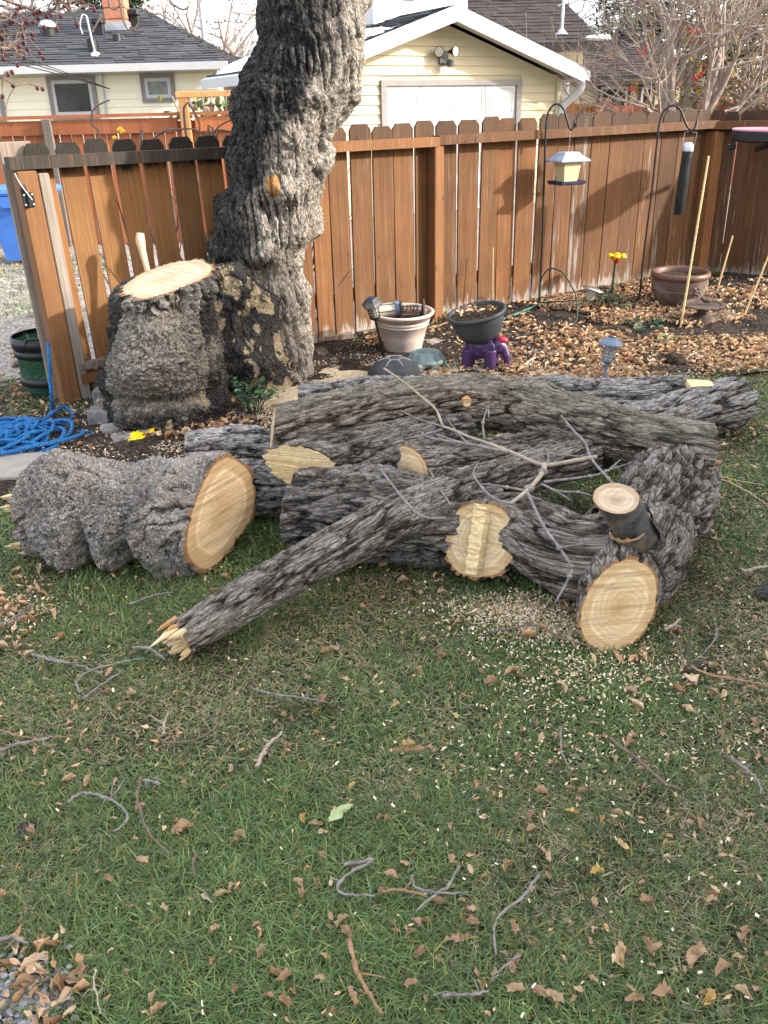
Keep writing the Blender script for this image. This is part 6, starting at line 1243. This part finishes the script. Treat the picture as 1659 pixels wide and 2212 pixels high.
def grass_zone(y0, y1, dens, lmul, wmul, seed, mask=None, xlim=None):
    rg = np.random.default_rng(seed); xm = .47*y1+1.5; A = 2*xm*(y1-y0); n = int(A*dens); x = rg.uniform(-xm, xm, n); y = rg.uniform(y0, y1, n)
    k = ((np.abs(x) < .47*y+.45) | ((np.abs(x) < .47*y+1.45) & (rg.random(n) < .5))) & (in_lawn(x, y) if mask is None else mask(x, y)); x, y = x[k], y[k]
    cl = fbm(np.c_[x*2.1, y*2.1, x*0], 3, 5); c2_ = fbm(np.c_[x*7, y*7, x*0+4], 2, 6); k = rg.random(len(x)) < .62+.38*sstep(-.45, .2, c2_+cl*.6); x, y, cl, c2_ = x[k], y[k], cl[k], c2_[k]
    n = len(x); L = rg.uniform(.02, .05, n)*lmul*(1+.35*cl); w = rg.uniform(.0022, .0046, n)*wmul
    g0, g1, g2 = np.array([.055, .095, .03]), np.array([.2, .26, .09]), np.array([.125, .195, .085]); r = rg.random((n, 1)); q = rg.random((n, 1))
    col = np.where(q < .5, g0+(g1-g0)*r, g0+(g2-g0)*r)*rg.uniform(.6, 1.4, (n, 1))*(1+.35*cl+.2*c2_)[:, None]
    st = rg.random(n) < np.clip(.3-.5*cl-.16*c2_, .08, .7); col[st] = np.array([.4, .325, .2])*rg.uniform(.55, 1.2, (st.sum(), 1)); yl = rg.random(n) < .02; col[yl] = (.36, .27, .06)
    tl_ = rg.uniform(.15, 1.25, n); tl_[st] = rg.uniform(.9, 1.5, st.sum()); return blades(x, y, gz(x, y)+.001, L, w, col, tl_, seed+1)
Zs = [grass_zone(.7, 1.6, 42000, .95, .72, 1), grass_zone(1.6, 2.6, 25000, .95, .95, 2), grass_zone(2.6, 3.7, 12000, 1., 1.4, 3), grass_zone(3.7, 6.4, 7500, 1.05, 1.9, 4)]
patch = lambda x, y: (x < -1.45) & (y > 4.25) & (y < 5.4) & (y > lawn_edge(x)) & (fbm(np.c_[x*3, y*3, x*0], 2, 8) > -.15)
Zs.append(grass_zone(4.2, 5.4, 4500, 1.0, 1.6, 5, patch))
verge = lambda x, y: (x < -2.6) & (y > 6.8) & (y < 9.8); Zs.append(grass_zone(6.8, 9.8, 700, 1.3, 3.5, 6, verge))
tuft = lambda x, y: (np.abs(y-fence_y(x)+.1) < .08) & (x > -.6) & (x < 3.6) & (fbm(np.c_[x*4, y, x*0], 2, 9) > .2); Zs.append(grass_zone(5.4, 7.8, 2600, 2.0, 2., 7, tuft))
Vg, Fg, Cg, n = [], [], [], 0
for V, F, c in Zs: Vg.append(V); Fg.append(F+n); Cg.append(c); n += len(V)
ob('grass', np.concatenate(Vg), np.concatenate(Fg), M['grass'], None, False, {'col': np.concatenate(Cg)}, kind='stuff')
del Vg, Fg, Cg, Zs
# leaf shapes
def leaf_shape(seed, L=1., W=.46, nl=9, nw=5):
    rg = np.random.default_rng(seed); cu, tw, fo = rg.uniform(-1.8, 1.8), rg.uniform(-2.2, 2.2), rg.uniform(.3, 2.4); V = []
    for i in range(nl):
        t = i/(nl-1); w = W*math.sin(math.pi*min(1, t*.93+.05))**.8*(1-.25*t)*(1+.12*rg.normal())
        for k in range(nw):
            s = -1+2*k/(nw-1); y = s*w/2; z = fo*w*.5*s*s+.35*cu*(t-.5)**2+.05*rg.normal(); a = tw*(t-.5); y *= 1+.3*rg.normal()*(.3+.7*abs(s)); V.append(((t-.5)*L*(1+.05*rg.normal()), y*math.cos(a)-z*math.sin(a), y*math.sin(a)+z*math.cos(a)+.05))
    return np.array(V), [(i*nw+k, i*nw+k+1, (i+1)*nw+k+1, (i+1)*nw+k) for i in range(nl-1) for k in range(nw-1)]
LS = [leaf_shape(s) for s in range(14)]
LM = [mdata('fallen_leaf', V, F, M['leaf'], True) for V, F in LS]
# single leaves on the lawn: nearest first
rg = np.random.default_rng(77); cnt = 0
def lay_leaf(p, size, label='dry tan curled leaf lying on the grass', group='fallen leaves on the lawn'):
    o = inst('fallen_leaf', random.choice(LM), p, (random.uniform(-.5, .5), random.uniform(-.4, .4), random.uniform(0, 6.28)), (size,)*3); o['label'] = label; o['category'] = 'leaf'; o['group'] = group; return o
big = [(85, 2150, .07), (75, 2095, .09), (55, 2140, .06), (395, 1805, .075), (655, 1785, .04), (500, 1930, .045), (235, 1915, .035), (1500, 2080, .09), (1340, 2080, .075), (1110, 2150, .05), (985, 2040, .065), (910, 2070, .045), (1165, 2165, .05), (720, 1415, .07), (880, 1625, .05), (1060, 1490, .06), (1040, 1465, .05), (745, 1478, .05), (560, 1660, .05), (1300, 1605, .05), (345, 2195, .05), (170, 2115, .05), (1560, 2110, .06), (1430, 2160, .06), (1100, 2105, .05), (760, 2170, .05), (1365, 2175, .06), (1600, 2160, .055), (1055, 1240, .06), (870, 1265, .06), (905, 1290, .06), (700, 1420, .05), (1620, 1500, .07), (1540, 1455, .06), (1630, 1570, .06), (1550, 1200, .05), (1600, 1120, .05), (1600, 960, .05)]
for u, v, s_ in big: p = G(u, v); p[2] += .018; lay_leaf(p, s_*.72)
cnt = len(big)
while cnt < 275:
    v = 1150+1060*rg.random()**.9; u = rg.uniform(-60, 1720); p = G(u, v)
    if not in_lawn(p[0], p[1]) or p[1] < .85: continue
    if rg.random() > .35+.65*sstep(-.2, .3, fbm(np.array([[p[0]*2, p[1]*2, 3.]]), 2, 12))[0]: continue
    p[2] += rg.uniform(.012, .026); lay_leaf(p, rg.uniform(.014, .036)); cnt += 1
def scatter_leaves(name, pts, sizes, cols, sh, flat=1.):
    Vs, Fs, Cs, n = [], [], [], 0; fa = [np.array(F) for _, F in sh]
    for p, s_ in zip(pts, sizes):
        k = random.randrange(len(sh)); V = sh[k][0]*s_; a, b, c = random.uniform(-.6, .6)*flat, random.uniform(-.6, .6)*flat, random.uniform(0, 6.28)
        ca, sa = math.cos(a), math.sin(a); V = np.c_[V[:, 0], V[:, 1]*ca-V[:, 2]*sa, V[:, 1]*sa+V[:, 2]*ca]; cb, sb = math.cos(b), math.sin(b); V = np.c_[V[:, 0]*cb+V[:, 2]*sb, V[:, 1], -V[:, 0]*sb+V[:, 2]*cb]; V = rotz(V, c)
        Vs.append(V+p); Fs.append(fa[k]+n); Cs.append(np.tile(np.array(random.choice(cols))*random.uniform(.7, 1.2), (len(V), 1))); n += len(V)
    return ob(name, np.concatenate(Vs), np.concatenate(Fs), M['litter'], None, True, {'col': np.concatenate(Cs)}, kind='stuff')
TAN = [(.56, .38, .235), (.64, .47, .31), (.44, .27, .15), (.3, .165, .085), (.6, .44, .28), (.42, .28, .18), (.52, .31, .16)]
LS2 = [leaf_shape(200+s, 1, .4, 5, 3) for s in range(12)]
# torn leaf crumbs and thatch lying in the grass
rg = np.random.default_rng(41); n_ = 4200; x = rg.uniform(-1.9, 2.3, n_); y = .85+3.2*rg.random(n_)**1.2; k = (np.abs(x) < .5*y+.3) & in_lawn(x, y) & (rg.random(n_) < .25+.75*sstep(-.2, .35, fbm(np.c_[x*3, y*3, x*0], 2, 51))); pts = np.c_[x, y, .014+.016*rg.random(n_)][k]
scatter_leaves('leaf_crumbs', pts, rg.uniform(.008, .024, len(pts)), TAN, LS2)
p = G(738, 1782)+V3(0, 0, .035); V, F = leaf_shape(101, 1, .42); V = rotz(V*V3(1, 1, .25)*.07, .6)+p; solo('green_leaf', V, F, M['leafgreen'], 'single pale green leaf lying on the grass in mid lawn', 'leaf', smooth=True)
pts = []; rg = np.random.default_rng(5)
while len(pts) < 10500:
    x, y = rg.uniform(-1.2, 4.6), rg.uniform(3.6, 7.75)
    if y > fence_y(x)-.05 or y < lawn_edge(x)-.12: continue
    m_ = fbm(np.array([[x*2.2, y*2.2, 1.]]), 3, 21)[0]; w_ = sstep(-.22, .22, m_+.18*(x > .5)-.35*(x < -.1)-.22*(y > fence_y(x)-.35)-.3*math.exp(-((x-2.9)**2+(y-5.9)**2)/.15))
    if rg.random() > w_: continue
    pts.append(V3(x, y, float(gz(x, y))+rg.uniform(.008, .035)))
scatter_leaves('leaf_litter', pts, rg.uniform(.022, .06, len(pts)), TAN, LS2)
pts = []
for u, v, n_, su, sv in ((20, 1330, 90, 60, 40), (80, 2130, 60, 70, 60), (20, 830, 120, 60, 30), (80, 560, 160, 90, 20), (170, 900, 160, 90, 50), (560, 925, 120, 70, 25), (1585, 890, 50, 70, 50), (10, 545, 120, 40, 14), (1100, 1340, 30, 130, 50), (1330, 1480, 40, 150, 60), (1580, 1120, 40, 60, 150)):
    for _ in range(n_):
        p = G(rg.normal(u, su), rg.normal(v, sv)); p[2] += rg.uniform(.008, .022); pts.append(p)
scatter_leaves('leaf_litter', pts, rg.uniform(.022, .05, len(pts)), TAN, LS2)
for c, r, hz in ((bt_top, .14, .01), (top+V3(.1, .0, -.03), .08, .0), (V3(.155, 5.6, top[2]-.045), .16, 0)):
    k = 26; a = rg.uniform(0, 6.28, k); q = r*np.sqrt(rg.random(k)); pts = [c+V3(qq*math.cos(aa), qq*math.sin(aa)*.9, hz+rg.uniform(0, .015)) for aa, qq in zip(a, q)]
    scatter_leaves('leaf_litter', pts, rg.uniform(.03, .06, k), TAN, LS2)
# wood chips and sawdust
def chips(name, P, smin, smax, cols, seed, tilt=.5):
    rg = np.random.default_rng(seed); n = len(P); L = rg.uniform(smin, smax, n); w = L*rg.uniform(.18, .5, n); a = rg.random(n)*6.283; d = np.c_[np.cos(a), np.sin(a), rg.normal(0, tilt, n)]; d /= np.linalg.norm(d, axis=1)[:, None]; s_ = np.c_[-np.sin(a), np.cos(a), rg.normal(0, tilt, n)]
    V = np.stack([P-d*L[:, None]/2-s_*w[:, None]/2, P+d*L[:, None]/2-s_*w[:, None]/2, P+d*L[:, None]/2+s_*w[:, None]/2, P-d*L[:, None]/2+s_*w[:, None]/2], 1); V[:, 3] += (P*0+V3(0, 0, 1))*(L*.15)[:, None]
    C_ = np.array(cols)[rg.integers(0, len(cols), n)]*rg.uniform(.75, 1.15, (n, 1)); return ob(name, V.reshape(-1, 3), (np.arange(n)*4)[:, None]+np.array([[0, 1, 2, 3]]), M['chips'], None, False, {'col': np.repeat(C_, 4, 0)}, kind='stuff')
CH = [(.58, .46, .3), (.66, .54, .37), (.5, .38, .23), (.72, .62, .46)]
rg = np.random.default_rng(9); Pn = []
def clump(c, sx, sy, n, z=.006, thr=None):
    x, y = rg.normal(c[0], sx, n), rg.normal(c[1], sy, n); P = np.c_[x, y, gz(x, y)+z+rg.random(n)*.012]
    if thr is not None: P = P[fbm(P*V3(5, 5, 0)+2, 3, 31) > thr]
    P = P[P[:, 1] < fence_y(P[:, 0])-.03]; Pn.append(P)
clump((-.45, 4.55), .38, .25, 16000); clump((-.05, 4.8), .45, .28, 18000, .01, -.25); clump((.5, 4.95), .45, .2, 14000, .012, -.1); clump((1.0, 4.85), .4, .14, 12000, .012, -.1); clump((-1.05, 4.0), .35, .16, 3500); clump((-1.5, 4.2), .3, .35, 2500)
clump((.3, 5.6), .8, .4, 4000, .01, .05)
chips('sawdust', np.concatenate(Pn), .005, .013, CH, 3, .35); Pn = []
nx, ny = 220, 130; X, Yy = np.meshgrid(np.linspace(-1.3, 1.8, nx), np.linspace(3.8, 5.7, ny)); P = np.c_[X.ravel(), Yy.ravel(), X.ravel()*0]
mk = np.exp(-((P[:, 0]+.35)/.5)**2-((P[:, 1]-4.62)/.33)**2)+.9*np.exp(-((P[:, 0]-.1)/.55)**2-((P[:, 1]-4.85)/.25)**2)+.75*np.exp(-((P[:, 0]-.85)/.6)**2-((P[:, 1]-4.9)/.16)**2)
mk = np.maximum(mk, 1.05*np.exp(-((P[:, 0]+.12)/.33)**2-((P[:, 1]-5.15)/.24)**2)); mk = np.maximum(mk, .85*np.exp(-((P[:, 0]-.75)/.5)**2-((P[:, 1]-4.98)/.2)**2))
hh = mk+.55*fbm(P*V3(5, 5, 0)+3, 4, 61)-.5; P[:, 2] = gz(P[:, 0], P[:, 1])-.012+.045*np.clip(hh, 0, .6)+.004*fbm(P*60, 2, 62)+.014*(hh > 0)
F = np.array([(j*nx+i, j*nx+i+1, (j+1)*nx+i+1, (j+1)*nx+i) for j in range(ny-1) for i in range(nx-1)]); F = F[(hh[F] > -.02).all(1)]; u_, iv = np.unique(F, return_inverse=True)
ob('sawdust_drift', P[u_], iv.reshape(-1, 4), M['sawdust'], None, True, kind='stuff')
clump(G(1130, 1320), .12, .05, 3800, .008); clump(G(1200, 1365), .12, .05, 2600, .012); clump(G(1270, 1470), .14, .08, 900, .02); clump(G(15, 1330), .09, .06, 700, .01); clump(G(1330, 1620), .25, .1, 350, .03); clump((.5, 2.2), .9, .5, 500, .022)
chips('wood_chips', np.concatenate(Pn), .004, .01, CH, 4)
n_ = 900; x = rg.uniform(-1.5, 1.6, n_); y = .85+2.9*rg.random(n_)**1.3; k = np.abs(x) < .5*y+.3; P = np.c_[x, y, .018+.02*rg.random(n_)][k]; P = P[rg.random(len(P)) < .35+.65*(P[:, 0] > 0)]
chips('wood_chips', P, .004, .011, CH+[(.7, .66, .58)], 6)
n_ = 5000; x = rg.uniform(.2, 4.4, n_); y = rg.uniform(4.9, 7.6, n_); P = np.c_[x, y, gz(x, y)+.02+.01*rg.random(n_)]; P = P[P[:, 1] < fence_y(P[:, 0])-.05]; chips('perlite', P, .004, .01, [(.6, .55, .48), (.3, .25, .2), (.05, .04, .03)], 7)
# sawdust heaped on the roots and the sawn stem
Pn = []
for (u, v, y, su, sv, n_) in ((470, 615, 4.62, 22, 28, 1800), (520, 760, 4.58, 40, 60, 2500), (510, 840, 4.5, 40, 40, 1600), (350, 625, 4.4, 60, 18, 500)):
    for _ in range(0): pass
# pebbles in the near left corner and gravel on the alley
rg = np.random.default_rng(15); n_ = 420; P = np.array([G(u, v) for u, v in zip(rg.normal(35, 55, n_), rg.normal(2165, 50, n_))]); P = P[(P[:, 1] > .9)]; ms = []
Vp, Fp, Cp, n0 = [], [], [], 0
for p in P:
    s_ = rg.uniform(.004, .009); V, F = ell((0, 0, 0), (s_, s_*.8, s_*.6), 6); V = V[::1]+p+V3(0, 0, .014); Vp.append(V); Fp += [tuple(q+n0 for q in f) for f in F]; n0 += len(V); g_ = rg.uniform(.05, .3); Cp += [(g_, g_*.98, g_*1.02)]*len(V)
ob('pebbles', np.concatenate(Vp), Fp, M['pebble'], None, True, {'col': np.array(Cp)}, kind='stuff')
n_ = 9000; x = rg.uniform(-6, -1.2, n_); y = rg.uniform(5.3, 10, n_); k = y > fence_y(x)+.25; P = np.c_[x, y, gz(x, y)+.0]; chips('alley_stones', P[k], .012, .035, [(.3, .27, .25), (.42, .38, .35), (.2, .17, .15), (.5, .45, .4)], 8, .3)
# single sticks on the lawn
A1 = lambda L: [(x*.496, 1426+y*.496) for x, y in L]
A2 = lambda L: [(823+x*.504, 1426+y*.504) for x, y in L]
A3 = lambda L: [(x*.3637, 877.8+y*.3637) for x, y in L]
def stick(label, L, r, mat='twig', lift=.03, name='stick'):
    P = []
    for i, (u, v) in enumerate(L): p = G(u, v); p[2] += lift+r+random.uniform(-.006, .006); P.append(p)
    P, Rr = resample(P, list(np.linspace(r*.68, r*.4, len(P))), .009); jn = np.random.randn(len(P), 3)*.0009; jn[::7] += np.random.randn(len(jn[::7]), 3)*.001; P = P+jn; Rr = Rr*(1+.16*np.random.randn(len(P)).clip(-1, 1)); Rr[::6] *= 1.3
    ms = [tube(P, Rr, 8)]
    for _ in range(random.choice((1, 1, 2, 3))):      # side shoots and stubs
        k = random.randrange(len(P)//5, max(len(P)//5+1, len(P)*4//5)); a = random.uniform(0, 6.28); l = random.uniform(.012, .06); e = P[k]+V3(math.cos(a)*l, math.sin(a)*l, random.uniform(-.006, .012)); ms.append(tube([P[k], (P[k]+e)/2+np.random.randn(3)*.003, e], [Rr[k]*.65, Rr[k]*.5, Rr[k]*.3], 6))
    return solo(name, *cat(*ms), M[mat], label, 'stick', 'sticks scattered on the lawn', smooth=True)
for lab, L, r, mt in (
 ('hooked grey stick curling at the left of the lawn', A1([(305, 672), (330, 645), (380, 632), (470, 650), (545, 690), (565, 720), (550, 755), (510, 795)]), .0055, 'twig'),
 ('long curved brown stick left of the lawn centre', A1([(625, 560), (605, 640), (620, 700), (640, 770), (690, 835), (752, 892)]), .005, 'twigred'),
 ('short grey stub lying across the top of the curved brown stick', A1([(618, 568), (660, 578), (708, 597)]), .0065, 'twig'),
 ('grey stick running in from the left frame edge', A1([(-20, 455), (100, 415), (180, 395), (240, 375)]), .006, 'twig'),
 ('thin brown twig at the left edge above the grey stick', A1([(15, 350), (140, 378), (340, 378)]), .0035, 'twigbrown'),
 ('straight pale stick left of the lawn near the splintered end', A1([(370, 217), (450, 150), (537, 98)]), .0045, 'twig'),
 ('bow shaped twig beside the straight pale stick', A1([(358, 190), (345, 140), (400, 90), (520, 55), (625, 38)]), .0045, 'twig'),
 ('S shaped twig in the grass left of centre', A1([(710, 400), (760, 412), (860, 395), (945, 345), (950, 290), (1020, 210)]), .0045, 'twigred'),
 ('short upright looking pale twig above the S shaped twig', A1([(720, 370), (724, 310), (740, 268)]), .005, 'twigpale'),
 ('thick pale split stick in mid lawn', A1([(1120, 522), (1170, 430), (1232, 358)]), .008, 'twigpale'),
 ('Z shaped grey twig in the lower middle of the lawn', A1([(1500, 938), (1628, 924), (1540, 970), (1480, 1030), (1490, 1062), (1640, 1077)]), .0055, 'twig'),
 ('thick reddish brown stick at the bottom edge of the lawn', A1([(1525, 1290), (1550, 1390), (1590, 1470), (1665, 1600)]), .0068, 'twigbrown'),
 ('thin pale twig near the bottom edge at left', A1([(432, 1400), (425, 1460), (452, 1590)]), .0035, 'twigpale'),
 ('straight grey twig below the diagonal log in mid lawn', A1([(1090, 157), (1200, 198), (1330, 212), (1430, 225)]), .004, 'twig'),
 ('grey twig left of the lawn below the burled log', A1([(155, 20), (330, 55), (450, 100)]), .005, 'twig'),
 ('short grey twig at the left edge near the pebbles', A1([(5, 1272), (70, 1258), (138, 1290)]), .006, 'twig'),
 ('tiny pale twig below the lawn centre', A1([(890, 1080), (935, 1117)]), .004, 'twigpale'),
 ('dark broken twig left below the lawn centre', A1([(862, 898), (850, 950), (856, 987)]), .005, 'bark_dark2' if 0 else 'twigred'),
 ('brown twig pointing at the Z shaped twig from the left cluster', A2([(10, 1040), (100, 1045), (205, 1062)]), .005, 'twigbrown'),
 ('bent grey twig crossing the lower middle cluster of twigs', A2([(335, 930), (290, 1010), (240, 1060), (150, 1125)]), .005, 'twig'),
 ('grey twig lying level through the lower middle cluster', A2([(135, 975), (150, 1025), (250, 1055), (368, 1055)]), .0045, 'twig'),
 ('long bowed twig right of the lower middle cluster', A2([(670, 980), (600, 1075), (510, 1140), (480, 1210), (490, 1312)]), .0045, 'twig'),
 ('thin straight twig below the long bowed twig', A2([(592, 1315), (530, 1368), (468, 1427)]), .0035, 'twig'),
 ('short grey stick at the bottom of the lawn left of middle', A2([(258, 1490), (400, 1485), (462, 1463)]), .005, 'twig'),
 ('thin upright twig right of the lawn centre', A2([(765, 335), (770, 420), (802, 517)]), .004, 'twig'),
 ('long dark straight stick right of the lawn centre', A2([(975, 385), (1100, 480), (1200, 560), (1278, 610)]), .0055, 'twigred'),
 ('forked looking twig near the right edge of the lawn', A2([(1480, 460), (1560, 520), (1610, 580), (1617, 627)]), .005, 'twig'),
 ('grey stick just right of the front limb face', c3([(1075, 1390), (1130, 1480), (1147, 1592)]), .006, 'twigred'),
 ('thin bent twig pointing up at the right of the lawn', c3([(1340, 1350), (1335, 1440), (1225, 1557)]), .0045, 'twig'),
 ('short thick pale stick touching the front limb face', c3([(1038, 1390), (1090, 1362), (1132, 1318)]), .0085, 'twigpale'),
 ('long pinkish stick running to the right edge of the lawn', c3([(1195, 1610), (1300, 1660), (1500, 1695), (1700, 1735)]), .006, 'twigbrown'),
 ('long grey twig lying in the sawdust under the forked log', c3([(0, 1405), (140, 1385), (280, 1365), (430, 1440), (645, 1492)]), .0055, 'twigred'),
 ('pale split piece of wood at the right edge of the lawn', c3([(1500, 1037), (1580, 1020), (1700, 995)]), .009, 'twigpale'),
 ('thin orange twig at the right of the lawn beside the crotch', c3([(1270, 430), (1500, 540), (1690, 675)]), .0032, 'bamboo'),
 ('thin orange twig crossing above the other orange twig', c3([(1240, 420), (1480, 480), (1640, 505)]), .003, 'bamboo'),
 ('grey twig at the right edge beyond the striped log', c3([(1515, 35), (1600, 42), (1720, 70)]), .006, 'twig'),
 ('grey twig at the left edge on the leaf patch', A3([(-20, 1370), (90, 1310), (205, 1220)]), .006, 'twig'),
 ('dark twig below the leaf patch at the left edge', A3([(60, 1365), (130, 1300), (200, 1215)]), .004, 'twigred'),
 ('pale twig in the grass under the diagonal log', A3([(780, 1232), (900, 1190), (1040, 1150)]), .0045, 'twig'),
 ('grey twig left of the splintered log end', A3([(200, 1530), (330, 1575), (462, 1590)]), .0055, 'twig'),
 ('thick twig just below the splintered log end', A3([(800, 1492), (900, 1500), (990, 1562)]), .0065, 'twig')): stick(lab, L, r, mt)
for lab, L, r, mt in (('bare twig lying on the leaves in front of the elephant', [(1005, 800), (1050, 815), (1110, 833)], .006, 'twig'), ('upright twig with a fork behind the arched log', [(1128, 833), (1135, 795), (1190, 752)], .005, 'twig'), ('brown stick on the soil between the two pots', [(905, 722), (945, 712), (985, 698)], .009, 'twigbrown'), ('pale split stick on the sawdust left of the blue lantern', [(1132, 800), (1148, 790), (1160, 782)], .014, 'twigpale')):
    stick(lab, L, r, mt, .02)
